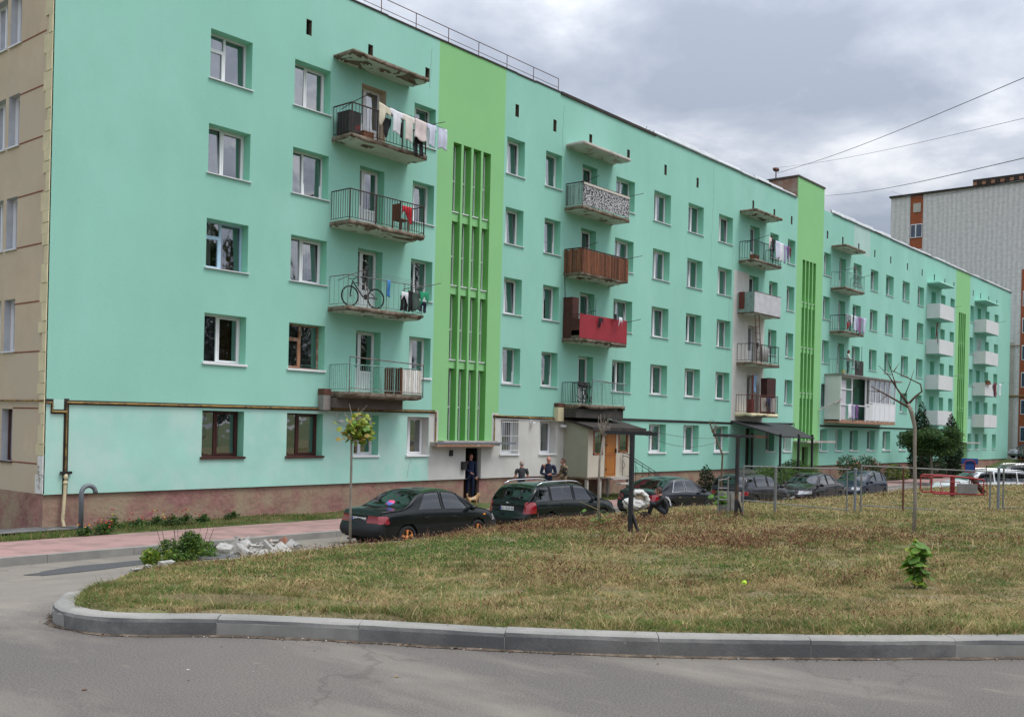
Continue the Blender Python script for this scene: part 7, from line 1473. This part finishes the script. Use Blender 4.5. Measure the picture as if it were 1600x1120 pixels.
g = MB(); g.tube([(0,0,-.2),(0,0,1.75)], .02, 6); tag(g.build('thin_pole', [M_black], loc=(34.99,-13.72,-1.4)), 'thin black pole rising behind the white car roof', 'pole')
# ---------------------------------------------------------------- washing and balcony things
CM = {}
def cm(name, c): 
    if name not in CM: CM[name] = mat('cloth_'+name, c, .92, .10, 4.0, bump=.4, bscale=25)
    return CM[name]
cm('ivory', (.62,.56,.44)); cm('white', (.70,.70,.74)); cm('cream', (.66,.60,.55)); cm('pinkish', (.68,.58,.56)); cm('palelilac', (.58,.60,.72)); cm('black', (.012,.012,.014)); cm('blue', (.06,.22,.50)); cm('green', (.02,.27,.13)); cm('olive', (.06,.09,.075)); cm('red', (.55,.02,.035)); cm('navy', (.02,.02,.05)); cm('lilac', (.34,.30,.46)); cm('purple', (.16,.07,.20)); cm('skyblue', (.25,.42,.66)); cm('grey', (.22,.22,.24)); cm('maroon', (.12,.02,.03)); cm('plum', (.25,.12,.24))
gi = [0]
def garment(name, label, x, y, z, w_, h, col, shape='towel', group=None, ax='x', tilt_=0.0):
    gi[0] += 1; n, m_ = 16, 12; rs = random.Random(gi[0]); ph = rs.uniform(0, 6); V = []; idx = {}
    def inside(u_, v_):
        if shape == 'towel': return True
        if shape == 'shirt': return v_ < .22 or .18 < u_ < .82
        if shape == 'trousers': return v_ < .35 or abs(u_-.5) > .09
        if shape == 'rag': return v_ < .65+.35*math.sin(u_*5+ph)
        return True
    F = []; amp = .018
    for i in range(n+1):
        for j in range(m_+1):
            u_, v_ = i/n, j/m_; xx = (u_-.5)*w_*(1-.10*v_*math.sin(ph)); yy_ = amp*math.sin(u_*11+ph)*(.3+v_)+.01*math.sin(v_*7+ph); zz_2 = -h*v_*(1+.06*math.sin(u_*7+ph))+(u_-.5)*tilt_
            V.append((xx, yy_, zz_2) if ax == 'x' else (yy_, xx, zz_2))
    for i in range(n):
        for j in range(m_):
            if inside((i+.5)/n, (j+.5)/m_): F.append((i*(m_+1)+j, (i+1)*(m_+1)+j, (i+1)*(m_+1)+j+1, i*(m_+1)+j+1))
    o = np_obj(name, V, F, [CM[col]], smooth=True, loc=(x, y, z)); sm = o.modifiers.new('thickness', 'SOLIDIFY'); sm.thickness = .008; return tag(o, label, 'laundry', group)
L0 = 'washing on the top left balcony'
ya = -1.27
garment('hanging_cloth','ivory tilted cloth, first on the top left balcony line',10.45,ya,12.12,.52,.70,'ivory','rag',L0,tilt_=-.12); garment('hanging_cloth','black garment half hidden below the ivory cloth',10.62,ya+.08,11.75,.36,.62,'black','rag',L0)
garment('hanging_shirt','white shirt right of the ivory cloth on the top left balcony',10.98,ya,12.08,.58,.76,'white','shirt',L0,tilt_=-.06); garment('hanging_cloth','cream cotton top in the middle of the top left balcony line',11.55,ya,12.05,.58,.86,'cream','shirt',L0,tilt_=-.05)
garment('hanging_cloth','pinkish white towel with black leggings below it on the top left balcony',12.12,ya,12.03,.56,.68,'pinkish','towel',L0,tilt_=-.04); garment('hanging_trousers','black leggings hanging under the pinkish towel',12.12,ya+.10,11.45,.44,.62,'black','trousers',L0)
garment('hanging_shirt','pale lilac shirt second from the right end of the top left balcony line',12.66,ya,12.02,.46,.76,'palelilac','shirt',L0); garment('hanging_shirt','pale lilac shirt at the far right end of the line over the green strip',13.20,ya,12.02,.46,.72,'palelilac','towel',L0); garment('hanging_sock','thin black sock between the white shirt and cream top',11.25,ya+.05,11.75,.08,.5,'black','towel',L0)
x0, x1, d = BC['A']
garment('red_jacket','bright red jacket over a chair on the second balcony of the left column',12.05,-.75,9.12,.5,.6,'red','rag')
CH_ = empty('wooden_chair','brown wooden chair under the red jacket on the left column balcony','chair',(11.85,-.65,8.2)); g = MB(); g.box(-.22,.22,-.2,.2,.40,.44); g.build('seat',[M_plank],CH_)
for a, b in ((-.2,-.18),(.2,-.18),(-.2,.18),(.2,.18)): g = MB(); g.box(a-.02,a+.02,b-.02,b+.02,0,.4); g.build('leg',[M_plank],CH_)
g = MB(); g.box(-.22,-.18,-.2,.2,.44,.95); g.build('backrest',[M_plank],CH_)
L1 = 'washing on the bicycle balcony'
garment('hanging_cloth','narrow blue cloth on the rail of the bicycle balcony',11.05,-1.0,6.42,.14,.55,'blue','towel',L1); garment('hanging_shirt','crumpled grey white shirt at the left of the bicycle balcony washing',11.75,-1.06,6.1,.32,.4,'white','rag',L1); garment('hanging_trousers','black trousers below the grey white shirt on the bicycle balcony',11.78,-1.0,5.98,.34,.5,'black','trousers',L1)
garment('hanging_cloth','black top beside the dark olive shirt on the bicycle balcony',12.05,-1.04,6.18,.2,.7,'black','towel',L1); garment('hanging_shirt','dark olive shirt with yellow mark on the bicycle balcony',12.28,-1.06,6.15,.34,.62,'olive','towel',L1); garment('hanging_shirt','vivid green shirt at the right end of the bicycle balcony',12.66,-1.1,6.2,.42,.52,'green','rag',L1); garment('hanging_trousers','dark shorts below the vivid green shirt',12.68,-1.0,5.85,.36,.35,'navy','trousers',L1)
# bicycle
BK = empty('bicycle','black and white mountain bike leaning on the balcony rail','bicycle',(10.15,-.72,5.42)); BK.rotation_euler = (0,0,R(-8))
for x in (-.50,.52): g = MB(); g.tube([(x+.32*math.cos(a),0,.34+.32*math.sin(a)) for a in np.linspace(0,6.2832,33)],.026,6); wq = g.build('wheel',[M_tyre],BK); g = MB(); [g.tube([(x,0,.34),(x+.30*math.cos(a),0,.34+.30*math.sin(a))],.0025,3) for a in np.linspace(0,6,16)]; g.tube([(x,-.05,.34),(x,.05,.34)],.03,8); g.build('spokes',[M_chrome],wq)
g = MB(); g.tube([(-.50,0,.34),(-.42,0,.80)],.022,7); g.tube([(-.40,0,.86),(-.46,0,.62),(-.50,0,.34)],.02,6); g.tube([(-.38,0,.80),(.0,0,.36),(.12,0,.36),(.52,0,.34)],.022,7); g.tube([(-.38,0,.80),(.08,0,.78)],.018,7); g.tube([(.12,0,.36),(.06,0,.98)],.018,7); g.tube([(.08,0,.74),(.52,0,.34)],.014,6); g.build('frame',[mat('black_white_frame',(.02,.02,.022),.4,.2,5.0,col2=(.6,.55,.55),thr=(.55,.6))],BK)
g = MB(); g.ball((.03,0,1.0),(.14,.06,.035),10,6); g.build('saddle',[M_black],BK); g = MB(); g.tube([(-.40,-.28,.95),(-.38,0,.90),(-.40,.28,.95)],.014,6); g.build('handlebar',[M_black],BK); g = MB(); g.tube([(.12,-.02,.36),(.12,.02,.36)],.09,12); g.tube([(.12,.06,.36),(.26,.06,.28)],.01,5); g.build('crank',[M_black],BK)
# boxes and pots
def potbox(name,label,cat,x,y,z,sx,sy,sz,m,extra=None):
    g = MB(); b = .006; g.box(-sx/2,sx/2,-sy/2,sy/2,0,sz); g.box(-sx/2-.01,sx/2+.01,-sy/2-.01,sy/2+.01,sz-.03,sz+.004)
    o = g.build(name,[m],loc=(x,y,z)); return tag(o,label,cat)
potbox('cabinet','open dark cabinet at the left end of the top left balcony','cabinet',9.62,-.45,11.0,.5,.6,.8,mat('dark_cabinet_board',(.035,.035,.035),.7,.3,3.0,col2=(.2,.03,.03),thr=(.62,.66))); potbox('flower_box','brown flower box on the floor of the top left balcony','flower box',10.05,-.85,11.0,.45,.2,.2,M_plank)
potbox('flower_box','brown planter with tin on the top balcony over the ladder column','flower box',38.2,-.8,11.0,.6,.25,.22,M_plank)
# more washing further right
L2 = 'washing on the balcony left of the second green strip'
for k,(dx_,w_,h,c,sh,lb) in enumerate(((1.05,.3,.6,'pinkish','rag','pinkish rag at the left end of the washing beside the second green strip'),(1.4,.4,.75,'black','rag','black bundle beside the second green strip'),(1.95,.5,.95,'palelilac','towel','pale lilac sheet hung high beside the second green strip'),(2.45,.5,1.0,'white','towel','white sheet beside the pale lilac one near the second green strip'),(2.95,.4,1.0,'lilac','shirt','flowered lilac shirt near the right pole beside the second green strip'),(3.3,.3,.8,'purple','rag','purple garment near the right pole beside the second green strip'),(3.6,.25,.6,'maroon','rag','dark maroon garment at the right pole end beside the second green strip'))):
    garment('hanging_cloth',lb,37.9+dx_,-1.34,12.25-.03*k,w_,h,c,sh,L2)
L3 = 'washing crowding the balcony right of the second green strip'
for k,(dx_,w_,h,c,sh,lb) in enumerate(((.25,.5,.95,'grey','rag','grey cloth at the left corner of the crowded purple washing'),(.9,.35,.7,'white','rag','white cloth near the left of the crowded purple washing'),(1.5,.4,.95,'palelilac','towel','pale blue towel in the crowded purple washing'),(1.9,.35,.9,'lilac','towel','lilac towel in the crowded purple washing'),(2.35,.5,1.05,'plum','towel','plum coloured blanket in the middle of the crowded washing'),(2.85,.35,.9,'lilac','shirt','lilac shirt right of the plum blanket'),(3.2,.4,1.0,'palelilac','rag','pale lilac shirt at the right end of the crowded washing'))):
    garment('hanging_cloth',lb,50.5+dx_,-1.08,9.25,w_,h,c,sh,L3)
garment('hanging_cloth','magenta cloth low on the left side of the crowded washing',51.05,-1.02,8.75,.4,.42,'red','rag',L3)
garment('hanging_cloth','light blue towel hanging beside the brown cabinet on the low brown railed balcony',39.5,-.35,4.75,.32,.95,'skyblue','towel'); garment('hanging_cloth','dark navy coat over the brown rail of the low balcony',39.75,-1.06,3.5,.5,.85,'navy','rag'); garment('hanging_cloth','dark pot cloth hanging on the fire ladder',38.75,-.8,6.5,.35,.5,'black','rag')
garment('hanging_cloth','olive bag over the dark panel beside the woman on the balcony',52.75,-1.04,6.35,.5,.5,'olive','towel'); garment('hanging_cloth','dark maroon coat at the right of the far white balcony',85.2,-1.12,6.5-.0,.9,1.35,'maroon','rag'); garment('hanging_cloth','white shirt right of the maroon coat on the far white balcony',86.2,-1.3,6.45,.7,1.1,'white','shirt'); garment('hanging_cloth','black bundle on the red sheet balcony rail',23.45,-1.05,6.35,.34,.42,'black','rag'); garment('hanging_cloth','black rag pegged above the red sheet',24.45,-1.1,6.62,.22,.5,'black','rag'); garment('hanging_cloth','white patterned rag pegged above the red sheet',24.8,-1.15,6.5,.26,.42,'white','rag')
garment('hanging_cloth','lilac curtain cloth low in the glazed balcony',52.0,-1.12,3.5,.5,.95,'lilac','towel'); garment('hanging_cloth','white cloth low in the glazed balcony beside the lilac one',51.35,-1.12,3.5,.5,.9,'white','towel'); garment('hanging_cloth','dark purple cloth at the right of the lilac one in the glazed balcony',52.6,-1.12,3.5,.4,.9,'purple','towel')
g = MB(); g.ball((0,0,.12),(.12,.12,.16),8,6); o = g.build('flower_pot',[mat('yellow_toy_plastic',(.65,.45,.02),.5,.2,5.0,col2=(.5,.1,.02),thr=(.55,.6))],loc=(50.8,-.85,5.42)); tag(o,'yellow and orange toy like pot at the left of the woman on the balcony','pot')
SF = empty('flower_box','red geraniums in a box on the far white balcony','flower box',(82.75,-1.08,6.38)); g = MB(); g.box(-.3,.9,-.12,.08,-.12,.02); g.build('box',[M_plank],SF); foliage('foliage',[((.3,0,.1),(.65,.12,.12))],300,.06,77,[LG[1],FL[0]],SF)

g = MB(); g.ball((0,0,.033), .033, 10, 7); tag(g.build('ball', [mat('lime_ball', (.45,.75,.02), .6, .05, 5.0)], loc=(-1.41,-20.65,ground_at(-1.41,-20.65)+.02), smooth=True), 'small lime green ball lying alone in the middle of the lawn', 'ball')
# ---------------------------------------------------------------- nine storey building behind
NB = empty('panel_apartment_tower', 'tall grey white panel building with orange brick window strips behind the mint block', 'apartment building', (101.0, 0, -1.0))
M_sh = bpy.data.materials.new('streaked_grey_cladding'); M_sh.use_nodes = True; t = M_sh.node_tree; b = t.nodes['Principled BSDF']; b.inputs['Roughness'].default_value = .9
tc = t.nodes.new('ShaderNodeTexCoord'); wv = N(t, 'ShaderNodeTexWave', _Scale=.62, _Distortion=5.5, _Detail=3.0); wv.bands_direction = 'Y'; wv.inputs['Detail Scale'].default_value = .6; mp = t.nodes.new('ShaderNodeMapping'); mp.inputs['Scale'].default_value = (1, 1, .30); Lk(t, tc.outputs['Object'], mp.inputs[0]); Lk(t, mp.outputs[0], wv.inputs['Vector'])
nz = N(t, 'ShaderNodeTexNoise', _Scale=3.0, _Detail=6.0); Lk(t, tc.outputs['Object'], nz.inputs['Vector'])
sp = t.nodes.new('ShaderNodeSeparateXYZ'); Lk(t, tc.outputs['Object'], sp.inputs[0]); ln = math_(t, 'ABSOLUTE', math_(t, 'SINE', math_(t, 'MULTIPLY', sp.outputs[2], 8.0)))
c = mixc(t, ramp(t, wv.outputs[0], [(.2, 0), (.8, 1)]), (.60,.595,.57), (.70,.69,.67)); c = mixc(t, ramp(t, nz.outputs[0], [(.35, .35), (.6, 0)]), c, (.36,.36,.345)); c = mixc(t, ramp(t, ln, [(0, .25), (.25, 0)]), c, (.34,.34,.33)); Lk(t, c, b.inputs['Base Color'])
M_ob = mat('orange_brick', (.36,.105,.045), .9, .12, 2.0, fine=(8, .2)); M_bw = mat('pale_block_panel', (.50,.47,.41), .9, .1, 1.0, fine=(5, .15))
g = MB(); H0, H1 = -1.0, 29.1
def W_(y0, y1, z0, z1, m, x=0): g.quad((x,y1,z0),(x,y0,z0),(x,y0,z1),(x,y1,z1), m=m)
W_(-14, 1.1, 0, H1, 0) ; W_(1.1, 10.7, 12.5, H1, 0); W_(1.1, 10.7, 0, 12.5, 2); W_(12.07, 14.2, 0, H1, 0)
W_(10.7, 12.07, 0, H1, 1, .06); W_(-.9, .60, 0, 20.0, 1, -.02)
g.v = [(x, y, z) for x, y, z in g.v]
g.quad((0,14.2,0),(0,14.2,H1),(16,14.2,H1),(16,14.2,0), m=0); g.quad((0,-14,0),(16,-14,0),(16,-14,H1),(0,-14,H1), m=0); g.box(-.25, 16, -14.2, 14.35, H1, H1+.18, m=3)
g.build('wall', [M_sh, M_ob, M_bw, M_felt], NB)
g = MB()
for k in range(44): y = 5.3-k*.45; g.box(-.28, .3, y-.2, y+.2, H1+.18, H1+.55, m=0 if k % 2 else 1)
g.box(-.3, .6, -14.3, 5.5, H1+.55, H1+.8, m=0); g.build('roof_parapet', [M_felt, mat('rust_parapet_brick', (.30,.16,.10), .9, .2, 3.0)], NB)
for z in (24.4, 21.6, 18.8, 16.0): 
    m = MB(); m.box(-.02, .1, 10.75, 12.0, z, z+1.5); f = m.build('window', [M_white], NB); p_ = MB(); p_.quad((-.03,11.95,z+.08),(-.03,11.5,z+.08),(-.03,11.5,z+1.42),(-.03,11.95,z+1.42)); p_.quad((-.03,11.38,z+.08),(-.03,10.8,z+.08),(-.03,10.8,z+1.42),(-.03,11.38,z+1.42)); p_.build('pane', [mat('dark_far_glass', (.05,.07,.11), .15, .2, 2.0, spec=.8)], f)
m = MB(); m.box(-.03, .08, 10.95, 11.75, 27.2, 28.2); m.build('vent_plate', [M_bw], NB)
for k in range(6):
    z = 2.2+k*2.8; m = MB(); m.box(-.06, .02, -.85, 0.42, z, z+1.55); f = m.build('window', [M_white], NB); p_ = MB(); p_.quad((-.07,.36,z+.08),(-.07,-.8,z+.08),(-.07,-.8,z+1.45),(-.07,.36,z+1.45)); p_.build('pane', [MAT['dark_far_glass']], f)
g = MB(); g.tube([(-.15, 10, 12.0), (-.15, .5, 12.1)], .05, 5); g.tube([(-.1, 10, 6.9), (-.1, -.5, 6.9)], .08, 5); g.build('cable', [M_pipe], NB)
# opposite row of trees behind the photographer (seen only as reflections in glass)
def bigtree(name, seed):
    r0 = empty(name, 'tall leafy tree opposite the block, behind the photographer', 'tree', (0, 0, 0), group='trees opposite the block'); rs = np.random.RandomState(seed); ce = []
    for k in range(30): z = rs.uniform(3.5, 11.5); q = 3.6*(1-((z-7)/5.5)**2)**.5*rs.uniform(.2, .9); a = rs.uniform(0, 6.3); ce.append(((q*math.cos(a), q*math.sin(a), z), (1.5, 1.5, 1.1)))
    foliage('crown', ce, 5000, .28, seed, [LG[0], LG[1]], r0, shell=.3); g = MB(); g.tube([(0,0,-.5),(.1,0,4),(0,.2,9)], [.28,.2,.06], 8); g.build('trunk', [M_bark], r0); return r0
bt = bigtree('opposite_tree', 5); bt.location = (16, -55, 0); bt.scale = (1.3, 1.3, 1.5)
for k, (x, y, s) in enumerate([(2,-57,.9),(23,-52,1.0),(36,-56,1.1),(49,-58,1.1),(30,-54,1.15),(41,-60,1.0),(58,-52,1.2),(76,-56,1.0),(95,-50,1.2),(120,-54,1.3),(150,-52,1.2),(-20,-58,1.1)]):
    c = copy_tree(bt); c.location = (x, y, 0); c.scale = (s*1.3, s*1.3, s*(1.55 if 0 < x < 80 else 1.2)); c.rotation_euler = (0, 0, k*1.3)
ct = empty('opposite_conifer', 'tall pointed conifer opposite the block, behind the photographer', 'tree', (43.5, -56, 0), group='trees opposite the block')
foliage('crown', [((0,0,3+22*q), (3.2*(1-q)+.25, 3.2*(1-q)+.25, 1.2)) for q in np.linspace(0, 1, 16)], 5000, .28, 61, [LG[5], LG[0]], ct, shell=.3); g = MB(); g.tube([(0,0,-.5),(0,0,24)], [.3,.05], 8); g.build('trunk', [M_bark], ct)
# wires
for pts, lb in (([(43.5,.5,17.0),(31,-8,15.2),(15.11,-19.59,10.57),(6,-26,8.6)], 'steepest thin black wire crossing the sky from the brick tower'), ([(42.64,.5,17.1),(29,-9.5,13.0),(15.12,-19.61,9.56),(5,-26.5,7.6)], 'faint middle wire across the sky below the steepest one'),
                ([(50.57,.5,17.0),(33,-9.6,12.4),(15.14,-19.63,8.57),(5,-25.5,6.8)], 'lower thin wire running right from above the second green strip'), ([(101.0,14.2,28.9),(38,-12.5,12.2),(15.14,-19.63,8.02),(5,-24.3,6.5)], 'lowest wire passing in front of the tall panel building')):
    pts = [Vector(p) for p in pts]; a, b = pts[0], pts[2]; e = a+(b-a)*1.5; P2 = [a+(e-a)*(k/30)-Vector((0,0,(.18 if a.x < 90 else .5)*math.sin(math.pi*min(1,(k/20))))) if k <= 20 else a+(e-a)*(k/30) for k in range(31)]
    g = MB(); g.tube(P2, .011 if 'faint' not in lb else .006, 4); tag(g.build('overhead_wire', [M_black]), lb, 'wire')
